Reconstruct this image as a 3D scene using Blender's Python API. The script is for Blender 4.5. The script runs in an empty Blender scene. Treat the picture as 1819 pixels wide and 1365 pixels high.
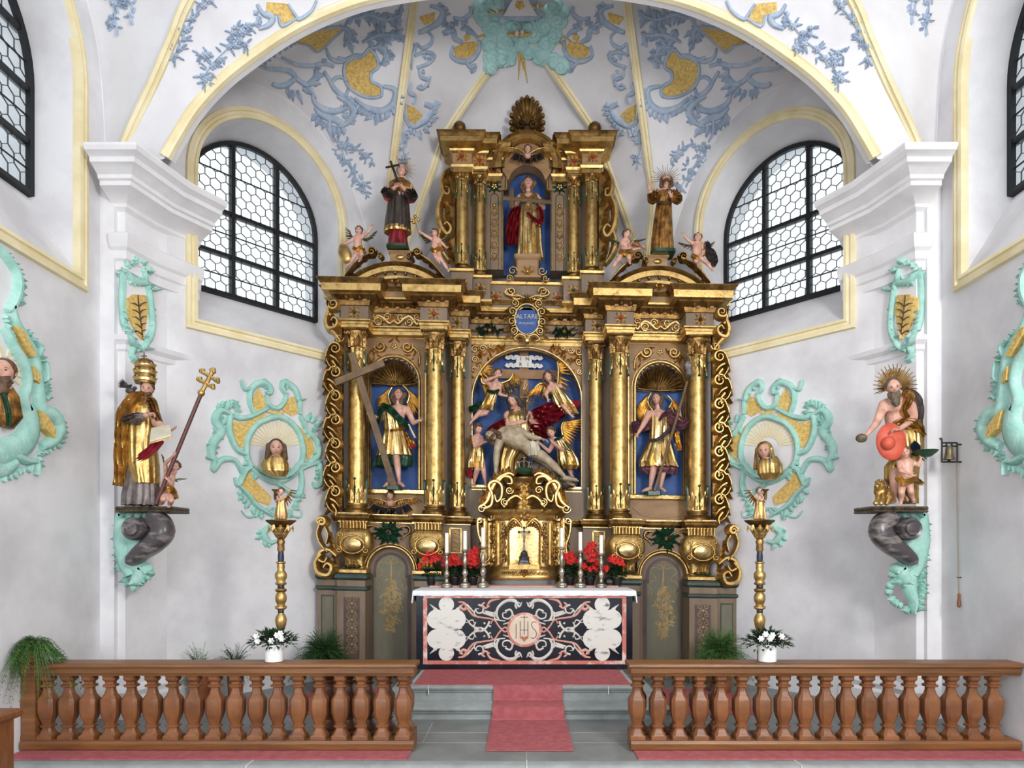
import bpy, bmesh, math, random
from math import sin, cos, pi, radians, sqrt, atan2, hypot
from mathutils import Vector, Matrix, noise
from mathutils.geometry import tessellate_polygon, delaunay_2d_cdt
from mathutils.bvhtree import BVHTree
random.seed(7)
SC = bpy.context.scene
COL = SC.collection
# ------------------------------------------------------------------ camera, world, lights, exposure
F, CX, CY, H = 1213.0, 925.0, 975.0, 1.78      # focal length in px, principal point, eye height
cd = bpy.data.cameras.new('camera'); cam = bpy.data.objects.new('camera', cd); COL.objects.link(cam)
cam.location = (0, 0, H); cam.rotation_euler = (pi / 2, 0, 0)
cd.sensor_width = 36; cd.sensor_fit = 'HORIZONTAL'; cd.lens = 36 * F / 1819
cd.shift_x = (909.5 - CX) / 1819; cd.shift_y = (CY - 682.5) / 1819
cd.clip_start = 0.05; cd.clip_end = 200
SC.camera = cam
w = bpy.data.worlds.new('world'); SC.world = w; w.use_nodes = True
bg = w.node_tree.nodes['Background']; bg.inputs[0].default_value = (0.90, 0.95, 1.0, 1); bg.inputs[1].default_value = 1.35
def area(name, loc, target, sx, sy, power, col=(1, 1, 1)):
    l = bpy.data.lights.new(name, 'AREA'); l.shape = 'RECTANGLE'; l.size = sx; l.size_y = sy; l.energy = power; l.color = col
    o = bpy.data.objects.new(name, l); COL.objects.link(o); o.location = loc
    o.rotation_euler = (Vector(target) - Vector(loc)).to_track_quat('-Z', 'Y').to_euler()
    return o
area('added_key_light', (3.7, -1.0, 4.6), (-0.6, 9, 3.2), 1.3, 2.2, 480, (1.0, 0.97, 0.93))  # added area light behind the camera, from upper right; no window stands there
area('added_vault_fill', (-3.0, -2.0, 2.6), (0.3, 8.2, 7.0), 2.6, 2.0, 230, (0.95, 0.97, 1.0))  # added fill aimed upwards to brighten the vault
SC.view_settings.view_transform = 'Standard'; SC.view_settings.look = 'None'
SC.view_settings.gamma = 1; SC.view_settings.use_curve_mapping = False
SC.view_settings.exposure = 0.0
# ------------------------------------------------------------------ helpers
def P(x, y, Y): return Vector(((x - CX) * Y / F, Y, H + (CY - y) * Y / F))
def lin(h):
    h = h.lstrip('#'); r = []
    for i in (0, 2, 4):
        c = int(h[i:i + 2], 16) / 255
        r.append(c / 12.92 if c <= .04045 else ((c + .055) / 1.055) ** 2.4)
    return (r[0], r[1], r[2], 1)
def mat(name, col, rough=.6, metal=0., col2=None, nscale=6., bump=0., bscale=40., spec=.5, stretch=None, contrast=(.35, .65), detail=6, coat=0):
    m = bpy.data.materials.new(name); m.use_nodes = True
    nt = m.node_tree; N = nt.nodes; L = nt.links; b = N['Principled BSDF']
    b.inputs['Base Color'].default_value = lin(col); b.inputs['Roughness'].default_value = rough
    b.inputs['Metallic'].default_value = metal; b.inputs['Specular IOR Level'].default_value = spec
    if coat: b.inputs['Coat Weight'].default_value = coat; b.inputs['Coat Roughness'].default_value = .15
    tc = N.new('ShaderNodeTexCoord'); mp = N.new('ShaderNodeMapping'); L.new(tc.outputs['Object'], mp.inputs[0])
    if stretch: mp.inputs['Scale'].default_value = stretch
    if col2:
        n = N.new('ShaderNodeTexNoise'); n.inputs['Scale'].default_value = nscale; n.inputs['Detail'].default_value = detail
        n.inputs['Roughness'].default_value = .6
        L.new(mp.outputs[0], n.inputs[0]); r = N.new('ShaderNodeValToRGB')
        r.color_ramp.elements[0].position = contrast[0]; r.color_ramp.elements[1].position = contrast[1]
        r.color_ramp.elements[0].color = lin(col2); r.color_ramp.elements[1].color = lin(col)
        L.new(n.outputs[0], r.inputs[0]); L.new(r.outputs[0], b.inputs['Base Color'])
    if bump:
        n2 = N.new('ShaderNodeTexNoise'); n2.inputs['Scale'].default_value = bscale; n2.inputs['Detail'].default_value = 4
        L.new(mp.outputs[0], n2.inputs[0]); bp = N.new('ShaderNodeBump'); bp.inputs['Strength'].default_value = bump
        bp.inputs['Distance'].default_value = .02
        L.new(n2.outputs[0], bp.inputs['Height']); L.new(bp.outputs[0], b.inputs['Normal'])
    return m
M = {}
M['plaster'] = mat('white lime plaster', 'e0dfe1', .9, 0, 'c9c7ca', 1.1, .12, 9, spec=.2, contrast=(.36, .62))
M['vault'] = mat('vault plaster', 'e2e1e4', .9, 0, 'cfcdd1', .9, .08, 7, spec=.2)
M['molding'] = mat('white moulding plaster', 'e6e5e7', .85, 0, 'd9d7da', 2.5, .05, 20, spec=.2)
M['trim'] = mat('ochre yellow trim', 'eadfbd', .85, 0, 'dccda2', 3, .1, 30, spec=.2)
M['blue'] = mat('pale blue stucco', 'b4c0d0', .85, 0, '9badc4', 9, .35, 30, spec=.2)
M['turq'] = mat('turquoise stucco', 'afd6cc', .85, 0, '94c5b9', 9, .3, 30, spec=.2)
M['cloud'] = mat('mint stucco cloud', 'bfe2df', .85, 0, 'a8d2d2', 6, .3, 25, spec=.2)
M['ochre'] = mat('stippled ochre field', 'e6ca85', .8, 0, 'c7a052', 30, .5, 55, spec=.2)
M['gold'] = mat('gilded wood', 'ccab6c', .36, .92, '93703e', 11, .12, 40, contrast=(.28, .55))
M['gold_bright'] = mat('bright burnished gold', 'dfc286', .28, .94, 'ab8549', 14, .16, 30, contrast=(.28, .5))
M['gold_old'] = mat('aged gold leaf', 'b08d55', .42, .88, '6b4c2c', 9, .2, 30, contrast=(.34, .6))
M['gold_dark'] = mat('dark bronze gold', '96743f', .45, .82, '553c20', 9, .15, 30)
M['brown'] = mat('brown painted wood', '83705c', .55, 0, '6e5b48', 5, .12, 30, stretch=(1, 1, .25))
M['brown_dark'] = mat('dark brown painted wood', '5f4a3c', .55, 0, '4b382d', 5, .1, 30, stretch=(1, 1, .25))
M['ochre_wood'] = mat('ochre brown wood', 'a3815a', .55, 0, '876744', 6, .1, 30, stretch=(.3, 1, 1))
M['greenpaint'] = mat('dark green painted wood', '35463f', .5, 0, '28352f', 6, .1, 30)
M['panel'] = mat('olive grey painted panel', '736f5d', .6, 0, '625e4d', 4, .08, 25, stretch=(1, 1, .3))
M['purple'] = mat('dull purple border paint', '5b4947', .6, 0, '4c3b3a', 6)
M['ornament_paint'] = mat('painted gold ornament', 'a68f62', .6, .1, '8a7347', 14)
M['blue_bg'] = mat('ultramarine painted wood', '315a9e', .6, 0, '234684', 5, .1, 20)
M['skin'] = mat('painted pink flesh', 'd8ab97', .42, 0, 'bd8a78', 14, .06, 30)
M['skin_pale'] = mat('painted pale flesh', 'b9a88c', .45, 0, '8f7f68', 12, .1, 30)
M['hair'] = mat('painted brown hair', '6b4e36', .6, 0, '3f2c1f', 22, .6, 40)
M['hair_grey'] = mat('painted grey brown hair', '6f6350', .6, 0, '41382c', 22, .6, 40)
M['red'] = mat('deep red lacquer', '8e1f2c', .3, .25, '5c1018', 12, .1, 25)
M['crimson'] = mat('crimson lining', 'b23444', .4, .1, '8a2030', 10)
M['green'] = mat('dark green lacquer', '24503a', .35, .1, '15321f', 14, .1, 30)
M['grey_cloth'] = mat('silvered grey cloth', '7c7270', .42, .3, '5b5250', 10, .15, 30)
M['veil'] = mat('dark grey veil', '5d5656', .4, .25, '3f3939', 12, .1, 30)
M['wood_cross'] = mat('brown painted cross wood', '7a6143', .55, 0, '5e4930', 7, .1, 30)
M['cross_tan'] = mat('tan painted cross wood', '9c7650', .6, 0, '86613c', 7)
M['rock'] = mat('dark painted rock', '5c4f4c', .6, 0, '38302f', 9, .7, 14)
M['oak'] = mat('oiled walnut wood', '8f5a34', .42, 0, '633b20', 5, .15, 30, stretch=(.6, 3, .6), contrast=(.3, .7))
M['oak_rail'] = mat('oiled walnut rail', '8a5a30', .4, 0, '5f3c1f', 4, .15, 30, stretch=(.4, 3, 4), contrast=(.3, .7))
M['carpet'] = mat('rose red carpet', 'bf7073', .95, 0, 'ae5f63', 14, .6, 260, spec=.1)
M['stone'] = mat('grey green sandstone', '99a09f', .6, 0, '868c8b', 5, .1, 30)
M['stone_floor'] = mat('grey stone flag', '848786', .5, 0, '727574', 3, .1, 20)
M['black_marble'] = mat('black marble', '11131c', .22, 0, '1d1f2c', 5)
M['red_marble'] = mat('red veined marble', 'c5776a', .3, 0, 'e6cfc4', 9, contrast=(.33, .5))
M['pink_marble'] = mat('pink marble', 'd6a08f', .3, 0, 'c58a7a', 9)
M['white_marble'] = mat('cream marble inlay', 'd9d6cc', .3, 0, 'c2bfb6', 8)
M['veined'] = mat('white veined marble', 'dcdad3', .3, 0, '55555a', 7, contrast=(.30, .44), stretch=(1, 1, 2.4))
M['linen'] = mat('white linen', 'f3f3f6', .85, 0, 'e6e6ec', 8)
M['silver'] = mat('silver', 'd9d3c6', .22, .97, 'a39a8a', 12)
M['silver_dark'] = mat('darkened silver', '77757a', .3, .9, '3c3a3f', 12)
M['wax'] = mat('white wax', 'f4f1e8', .5)
M['redflower'] = mat('red petals', 'e2322b', .55, 0, 'b81c1c', 25)
M['whiteflower'] = mat('white petals', 'f5f5f2', .6)
M['leaf'] = mat('dark green leaf', '2f4a2b', .45, 0, '1b2f1c', 15)
M['fern'] = mat('bright fern green', '5c8440', .6, 0, '37592a', 8)
M['fern_dark'] = mat('deep fern green', '3a6330', .6, 0, '203f1d', 8)
M['terracotta'] = mat('terracotta', 'a9623f', .8, 0, '8b4c2f', 8)
M['black_plastic'] = mat('black plastic', '191a1c', .4)
M['white_ceramic'] = mat('white glazed ceramic', 'f2f2f0', .2, coat=.4)
M['iron'] = mat('black iron', '1c1d20', .5, .3)
M['lead'] = mat('lead came', '4a4d4f', .6, .2)
M['marble_console'] = mat('dark grey marbled paint', '4a4446', .3, 0, '8d8581', 4, contrast=(.36, .50), stretch=(1, 1, 3))
M['blue_pole'] = mat('dark blue lacquer', '24344f', .35, .1, '1a2438', 8)
M['maroon'] = mat('maroon painted rod', '57302d', .4)
M['bronze'] = mat('bell bronze', '8d8069', .4, .7, '6b5d46', 9)
M['rope'] = mat('hemp cord', '8f8272', .9)
M['hat_red'] = mat('vermilion lacquer', 'cc5a42', .5, 0, 'b8472f', 8)
M['paper'] = mat('painted parchment', 'c9c3b0', .7, 0, 'b6ae98', 9)
M['dark'] = mat('dark painted eye', '201611', .3)
M['white_paint'] = mat('white paint', 'd9d6d0', .6)
def glass_mat():
    m = bpy.data.materials.new('clear leaded glass'); m.use_nodes = True; nt = m.node_tree; N = nt.nodes; L = nt.links
    for n in list(N): N.remove(n)
    o = N.new('ShaderNodeOutputMaterial'); t = N.new('ShaderNodeBsdfTransparent'); d = N.new('ShaderNodeBsdfTranslucent'); g = N.new('ShaderNodeBsdfGlossy')
    t.inputs[0].default_value = (.93, .96, .97, 1); d.inputs[0].default_value = (.75, .83, .82, 1); g.inputs[1].default_value = .15
    a = N.new('ShaderNodeMixShader'); b = N.new('ShaderNodeMixShader'); a.inputs[0].default_value = .22; b.inputs[0].default_value = .05
    L.new(t.outputs[0], a.inputs[1]); L.new(d.outputs[0], a.inputs[2]); L.new(a.outputs[0], b.inputs[1]); L.new(g.outputs[0], b.inputs[2]); L.new(b.outputs[0], o.inputs[0])
    return m
M['glass'] = glass_mat()

class MB:
    """collects geometry; build() links it as one mesh object"""
    def __init__(s): s.v = []; s.f = []
    def add(s, vs, fs):
        n = len(s.v); s.v.extend([tuple(v) for v in vs]); s.f.extend([tuple(i + n for i in f) for f in fs]); return s
    def box(s, x0, x1, y0, y1, z0, z1):
        v = [(x, y, z) for z in (z0, z1) for y in (y0, y1) for x in (x0, x1)]
        return s.add(v, [(0, 2, 3, 1), (4, 5, 7, 6), (0, 1, 5, 4), (2, 6, 7, 3), (0, 4, 6, 2), (1, 3, 7, 5)])
    def slab(s, loop, vec):
        """prism from a planar loop (list of Vectors) pushed along vec"""
        n = len(loop); vec = Vector(vec); a = [Vector(p) for p in loop]; b = [p + vec for p in a]
        fs = [(i, (i + 1) % n, n + (i + 1) % n, n + i) for i in range(n)]
        tr = tessellate_polygon([a])
        fs += [tuple(t) for t in tr] + [tuple(n + i for i in reversed(t)) for t in tr]
        return s.add(a + b, fs)
    def loft(s, rings, closed=True, caps=True):
        n = len(rings[0]); vs = [p for r in rings for p in r]; fs = []
        m = n if closed else n - 1
        for i in range(len(rings) - 1):
            for j in range(m):
                k = (j + 1) % n; fs.append((i * n + j, i * n + k, (i + 1) * n + k, (i + 1) * n + j))
        if caps and closed: fs.append(tuple(range(n - 1, -1, -1))); fs.append(tuple((len(rings) - 1) * n + j for j in range(n)))
        return s.add(vs, fs)
    def lathe(s, c, prof, seg=24, sx=1., sy=1.):
        c = Vector(c)
        return s.loft([[c + Vector((r * cos(2 * pi * j / seg) * sx, r * sin(2 * pi * j / seg) * sy, z)) for j in range(seg)] for r, z in prof])
    def tube(s, pts, rad, seg=8, caps=True):
        pts = [Vector(p) for p in pts]; n = len(pts)
        if n < 2: return s
        if not hasattr(rad, '__len__'): rad = [rad] * n
        rings = []; ref = None
        for i in range(n):
            t = (pts[min(i + 1, n - 1)] - pts[max(i - 1, 0)])
            if t.length < 1e-9: t = Vector((0, 0, 1))
            t.normalize()
            if ref is None: ref = Vector((0, 0, 1)) if abs(t.z) < .9 else Vector((1, 0, 0))
            a = t.cross(ref)
            if a.length < 1e-6: a = t.orthogonal()
            a.normalize(); b = t.cross(a); ref = -b if False else ref
            rings.append([pts[i] + (a * cos(2 * pi * j / seg) + b * sin(2 * pi * j / seg)) * rad[i] for j in range(seg)])
        return s.loft(rings, True, caps)
    def ball(s, c, r, seg=12, rot=None):
        c = Vector(c); r = Vector(r) if hasattr(r, '__len__') else Vector((r, r, r)); rings = []
        m = max(5, seg // 2 + 1)
        for i in range(m):
            a = -pi / 2 + pi * i / (m - 1); rr = max(cos(a), .02); ring = []
            for j in range(seg):
                p = Vector((rr * cos(2 * pi * j / seg) * r.x, rr * sin(2 * pi * j / seg) * r.y, sin(a) * r.z))
                ring.append(c + (rot @ p if rot else p))
            rings.append(ring)
        return s.loft(rings)
    def relief(s, pts, nrm, ws, h, round_=True):
        """raised half-round ribbon following pts on a surface"""
        n = len(pts)
        if n < 2: return s
        prof = ((-1, -.15), (-.8, .55), (-.3, .95), (.3, .95), (.8, .55), (1, -.15)) if round_ else ((-1, -.15), (-1, 1), (1, 1), (1, -.15))
        rings = []
        for i in range(n):
            t = (pts[min(i + 1, n - 1)] - pts[max(i - 1, 0)])
            if t.length < 1e-9: t = Vector((1, 0, 0))
            sd = nrm[i].cross(t).normalized(); hh = h if not hasattr(h, '__len__') else h[i]
            rings.append([pts[i] + sd * (a * ws[i] / 2) + nrm[i] * (b * hh) for a, b in prof])
        return s.loft(rings)
    def dome(s, c, nrm, tan, rx, ry, h, seg=10):
        sd = nrm.cross(tan).normalized(); tan = sd.cross(nrm).normalized(); rings = []
        for k, (q, z) in enumerate(((1, -.15), (.92, .45), (.6, .85), (.05, 1))):
            rings.append([c + tan * (rx * q * cos(2 * pi * j / seg)) + sd * (ry * q * sin(2 * pi * j / seg)) + nrm * (h * z) for j in range(seg)])
        return s.loft(rings)
    def leaf(s, base, d, nrm, L, W, h, lobes=3, curl=.5):
        """domed acanthus leaf with a lobed outline; the tip curls off the surface"""
        d = d.normalized(); sd = nrm.cross(d).normalized(); n = lobes * 4; rings = []
        for i in range(n + 1):
            t = i / n; e = sin(pi * min(1, t * .9 + .1)) ** .7 * (1 - .25 * t); ser = 1 - .38 * abs(sin(pi * t * lobes)) ** 3 if 0 < i < n else 1
            wv = max(W * .5 * e * ser, W * .04)
            c = base + d * (L * t) + nrm * (h * (.35 + curl * t * t * 1.2))
            rings.append([c + sd * (a * wv) + nrm * (b * h) for a, b in ((-1, -.5), (-.55, .18), (-.18, .45), (0, .2), (.18, .45), (.55, .18), (1, -.5), (0, -.7))])
        return s.loft(rings)
    def build(s, name, m, parent=None, smooth=40, kind=None, label=None, norm=True):
        me = bpy.data.meshes.new(name); me.from_pydata(s.v, [], s.f)
        if norm:
            bm = bmesh.new(); bm.from_mesh(me); bmesh.ops.recalc_face_normals(bm, faces=bm.faces); bm.to_mesh(me); bm.free()
        if m: me.materials.append(M[m] if isinstance(m, str) else m)
        if smooth:
            for p in me.polygons: p.use_smooth = True
            me.set_sharp_from_angle(angle=radians(smooth))
        o = bpy.data.objects.new(name, me); COL.objects.link(o)
        if parent:
            o.parent = parent
            o.matrix_parent_inverse = Matrix.Translation(-PLOC[parent.name]) if parent.name in PLOC else Matrix()
        if kind: o['kind'] = kind
        if label: o['label'] = label
        return o
PLOC = {}
GROUPS = dict(putto_statue='carved putti', angel_statue='carved angels', saint_statue='carved saints', portrait_bust='gilded busts', stucco_ornament='stucco ornaments', stucco_spray='stucco rose sprays', stucco_cartouche='turquoise stucco cartouches', statue_console='statue consoles on the piers', communion_rail='communion rails', rail_gate='communion rail gates', asparagus_fern='green ferns')
def thing(name, label, cat, loc=(0, 0, 0), group=None):
    """an Empty at the thing's base; children are built in world coordinates"""
    o = bpy.data.objects.new(name, None); COL.objects.link(o); o.location = loc; o.empty_display_size = .1
    PLOC[o.name] = Vector(loc)
    o['label'] = label; o['category'] = cat
    group = group or GROUPS.get(name)
    if group: o['group'] = group
    return o
def tag(o, label, cat, group=None):
    o['label'] = label; o['category'] = cat
    if group: o['group'] = group
    return o
def struct(name, mb, m, **k): return mb.build(name, m, None, kind='structure', **k)
def crs(pts, n=8, closed=False):
    """Catmull-Rom through a list of tuples"""
    pts = [Vector(p) for p in pts]; N = len(pts); out = []
    if N < 3 and not closed: return [pts[0].lerp(pts[-1], i / n) for i in range(n + 1)]
    for i in range(N if closed else N - 1):
        if closed: a, b, c, d = pts[i - 1], pts[i], pts[(i + 1) % N], pts[(i + 2) % N]
        else: a, b, c, d = pts[max(i - 1, 0)], pts[i], pts[i + 1], pts[min(i + 2, N - 1)]
        for k in range(n):
            t = k / n; out.append(.5 * ((2 * b) + (c - a) * t + (2 * a - 5 * b + 4 * c - d) * t * t + (3 * b - a - 3 * c + d) * t ** 3))
    if not closed: out.append(pts[-1].copy())
    return out
def lerps(tbl, t):
    for i in range(len(tbl) - 1):
        if t <= tbl[i + 1][0]:
            a, b = tbl[i], tbl[i + 1]; k = (t - a[0]) / max(b[0] - a[0], 1e-9); return a[1] + (b[1] - a[1]) * max(0, k)
    return tbl[-1][1]
# surfaces: a pixel of the photograph -> a point and normal on a real surface
class Plane:
    def __init__(s, p, n): s.p = Vector(p); s.n = Vector(n).normalized()
    def at(s, x, y):
        d = Vector(((x - CX) / F, 1, (CY - y) / F)); o = Vector((0, 0, H))
        t = (s.p - o).dot(s.n) / d.dot(s.n); return o + d * t, s.n
class Front(Plane):
    def __init__(s, Y): s.p = Vector((0, Y, 0)); s.n = Vector((0, -1, 0))
class Cast:
    def __init__(s, mbs, fallback):
        v = []; f = []
        for m in mbs:
            n = len(v); v += m.v; f += [tuple(i + n for i in q) for q in m.f]
        s.b = BVHTree.FromPolygons(v, f); s.fb = fallback
    def at(s, x, y):
        d = Vector(((x - CX) / F, 1, (CY - y) / F)).normalized(); o = Vector((0, 0, H))
        h = s.b.ray_cast(o, d)
        if h[0] is None: return s.fb.at(x, y)
        n = h[1] if h[1].dot(d) < 0 else -h[1]; return h[0], n
class Retab:
    """front plane of the altarpiece at depth Y; u from its axis, v down; it leans a little"""
    def __init__(s, Y): s.Y = Y; s.n = Vector((0, -1, 0)); s.cx = CX + .085 * F / Y + .5
    def at(s, u, v): return P(s.cx + u, v + tilt(v) * u, s.Y), s.n
def tilt(v): return .021 if v > 540 else .021 - (540 - v) / 300 * .017 if v > 240 else .004
def stroke(S, mb, pts, w, h, n=6, smooth=True, round_=True):
    """pts px; w px (number, or (w0,w1) or list); h metres"""
    q = crs([(p[0], p[1], 0) for p in pts], n) if smooth and len(pts) > 2 else [Vector((p[0], p[1], 0)) for p in pts]
    m = len(q); a = [S.at(p.x, p.y) for p in q]; wm = getattr(S, 'wm', 1)
    ws = []
    for i in range(m):
        t = i / max(m - 1, 1)
        if hasattr(w, '__len__'):
            k = t * (len(w) - 1); j = min(int(k), len(w) - 2); wi = w[j] + (w[j + 1] - w[j]) * (k - j)
        else: wi = w
        ws.append(wm * wi * a[i][0].y / F)
    mb.relief([p for p, _ in a], [nn for _, nn in a], ws, h, round_); return mb
def spi(cx, cy, r, a0, turns, cw=1, r1=.18, n=22):
    """spiral polyline wound inwards (px)"""
    return [(cx + r * (1 - (1 - r1) * i / n) * cos(a0 + cw * 2 * pi * turns * i / n), cy + r * (1 - (1 - r1) * i / n) * sin(a0 + cw * 2 * pi * turns * i / n)) for i in range(n + 1)]
def sdome(S, mb, x, y, rx, ry, h, ang=0):
    p, n = S.at(x, y); q, _ = S.at(x + cos(ang), y + sin(ang)); k = p.y / F
    mb.dome(p, n, (q - p), rx * k, ry * k, h); return mb
def sleaf(S, mb, x, y, ang, L, W, h, lobes=3, curl=.4):
    p, n = S.at(x, y); q, _ = S.at(x + cos(ang) * 2, y + sin(ang) * 2); k = p.y / F
    d = q - p; d = d - n * d.dot(n)
    if d.length < 1e-9: return mb
    mb.leaf(p, d, n, L * k, W * k, h, lobes, curl); return mb
def rosette(S, mb, x, y, r, h, k=5):
    for i in range(k):
        a = 2 * pi * i / k + .4; sdome(S, mb, x + cos(a) * r * .55, y + sin(a) * r * .55, r * .5, r * .42, h * .8, a)
    return sdome(S, mb, x, y, r * .36, r * .36, h * 1.25)
def fill(S, mb, poly, h, res=6, base=-.01):
    """plate with the outline poly (px) lying on the surface"""
    xs = [p[0] for p in poly]; ys = [p[1] for p in poly]; pts = [Vector((p[0], p[1])) for p in poly]; n = len(pts)
    def inside(x, y):
        c = False
        for i in range(n):
            x1, y1 = poly[i][:2]; x2, y2 = poly[(i + 1) % n][:2]
            if (y1 > y) != (y2 > y) and x < (x2 - x1) * (y - y1) / (y2 - y1) + x1: c = not c
        return c
    x = min(xs) + res / 2
    while x < max(xs):
        y = min(ys) + res / 2
        while y < max(ys):
            if inside(x, y): pts.append(Vector((x, y)))
            y += res
        x += res
    r = delaunay_2d_cdt(pts, [], [list(range(n))], 1, 1e-4)
    vs, fs = r[0], r[2]; top = []
    for p in vs:
        q, nn = S.at(p.x, p.y); top.append(q + nn * h)
    mb.add(top, [tuple(f) for f in fs])
    lo = []
    for p in pts[:n]:
        q, nn = S.at(p.x, p.y); lo.append((q + nn * base, q + nn * h))
    mb.loft([[a for a, _ in lo], [b for _, b in lo]], True, False); return mb
def acanth(S, mb, pts, w, h, side=1, lw=1.6, every=5, ll=1.0):
    """scroll stem with acanthus leaves springing off one side"""
    q = crs([(p[0], p[1], 0) for p in pts], 6); stroke(S, mb, [(p.x, p.y) for p in q], [w * .35, w, w * .8, w * .35], h, smooth=False)
    for i in range(2, len(q) - 2, every):
        t = q[i + 1] - q[i - 1]; a = atan2(t.y, t.x) + side * (.7 + .3 * random.random())
        sleaf(S, mb, q[i].x, q[i].y, a, w * lw * ll * (1.1 - .5 * i / len(q)), w * .9, h * .9, 2)
    return mb
def rinceau(S, mb, x0, x1, y, hh, n, w, h, flip=1):
    """frieze of running spirals with leaves"""
    st = (x1 - x0) / n
    for i in range(n):
        c = x0 + st * (i + .5); up = flip * (1 if i % 2 else -1)
        stroke(S, mb, spi(c, y + up * hh * .06, min(hh, st) * .46, pi if x1 > x0 else 0, 1.5, -up if x1 > x0 else up), [w, w, w * .5], h, smooth=False)
        for k in range(3):
            a = (k - 1) * .7 - up * pi / 2
            sleaf(S, mb, c + st * .45, y + up * hh * .05, a, hh * .5, w * 1.6, h, 2)
        sdome(S, mb, c, y, w * .8, w * .8, h * 1.2)
    return mb
def mirror(pts): return [(-p[0],) + tuple(p[1:]) for p in pts]
# ------------------------------------------------------------------ room shell
WX, WK, WY0 = 4.4, .86, 10.654          # side wall x; diagonal wall: x = -(WY0 - WK*y)
BY = 10.2                               # back wall of the apse
A0 = Vector((-WX, (WY0 - WX) / WK, 0)); A1 = Vector((-(WY0 - WK * BY), BY, 0))
DU = (A1 - A0).normalized(); DN = Vector((-DU.y, DU.x, 0)); DL = (A1 - A0).length
class WallF:
    """wall frame: s along the wall, d outwards, z up"""
    def __init__(s, A, u, n, L): s.A = Vector(A); s.u = Vector(u); s.n = Vector(n); s.L = L
    def to(s, a, z, d=0): return s.A + s.u * a + s.n * d + Vector((0, 0, z))
    def mir(s):
        f = lambda v: Vector((-v.x, v.y, v.z)); return WallF(f(s.A), f(s.u), f(s.n), s.L)
    def plane(s): return Plane(s.A, -s.n)
wd_l = WallF(A0, DU, DN, DL); wd_r = wd_l.mir()
ws_l = WallF((-WX, -4, 0), (0, 1, 0), (-1, 0, 0), A0.y + 4); ws_r = ws_l.mir()
def arch(s0, s1, zb, zs, n=28):
    c = (s0 + s1) / 2; r = (s1 - s0) / 2
    return [(s0, zb), (s1, zb)] + [(c + r * cos(pi * i / n), zs + r * sin(pi * i / n)) for i in range(n + 1)]
def offs(loop, d):
    """grow a window loop outwards by d"""
    n = len(loop); out = []
    for i in range(n):
        a, b, c = Vector(loop[i - 1]), Vector(loop[i]), Vector(loop[(i + 1) % n])
        t1 = (b - a).normalized() if (b - a).length > 1e-6 else (c - b).normalized(); t2 = (c - b).normalized() if (c - b).length > 1e-6 else t1
        n1 = Vector((t1.y, -t1.x)); n2 = Vector((t2.y, -t2.x)); m = (n1 + n2)
        out.append(tuple(b + m * (d / max(.4, 1 + n1.dot(n2)))))
    return out
def wall_with_hole(W, loop, ztop, name, holes=None):
    mb = MB(); outer = [(0, 0), (W.L, 0), (W.L, ztop), (0, ztop)]
    hs = holes or [loop]
    pl = [[Vector((a, z, 0)) for a, z in outer]] + [[Vector((a, z, 0)) for a, z in h] for h in hs]
    tr = tessellate_polygon(pl); flat = [p for l in pl for p in l]
    mb.add([W.to(p.x, p.y) for p in flat], tr)
    return mb
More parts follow.
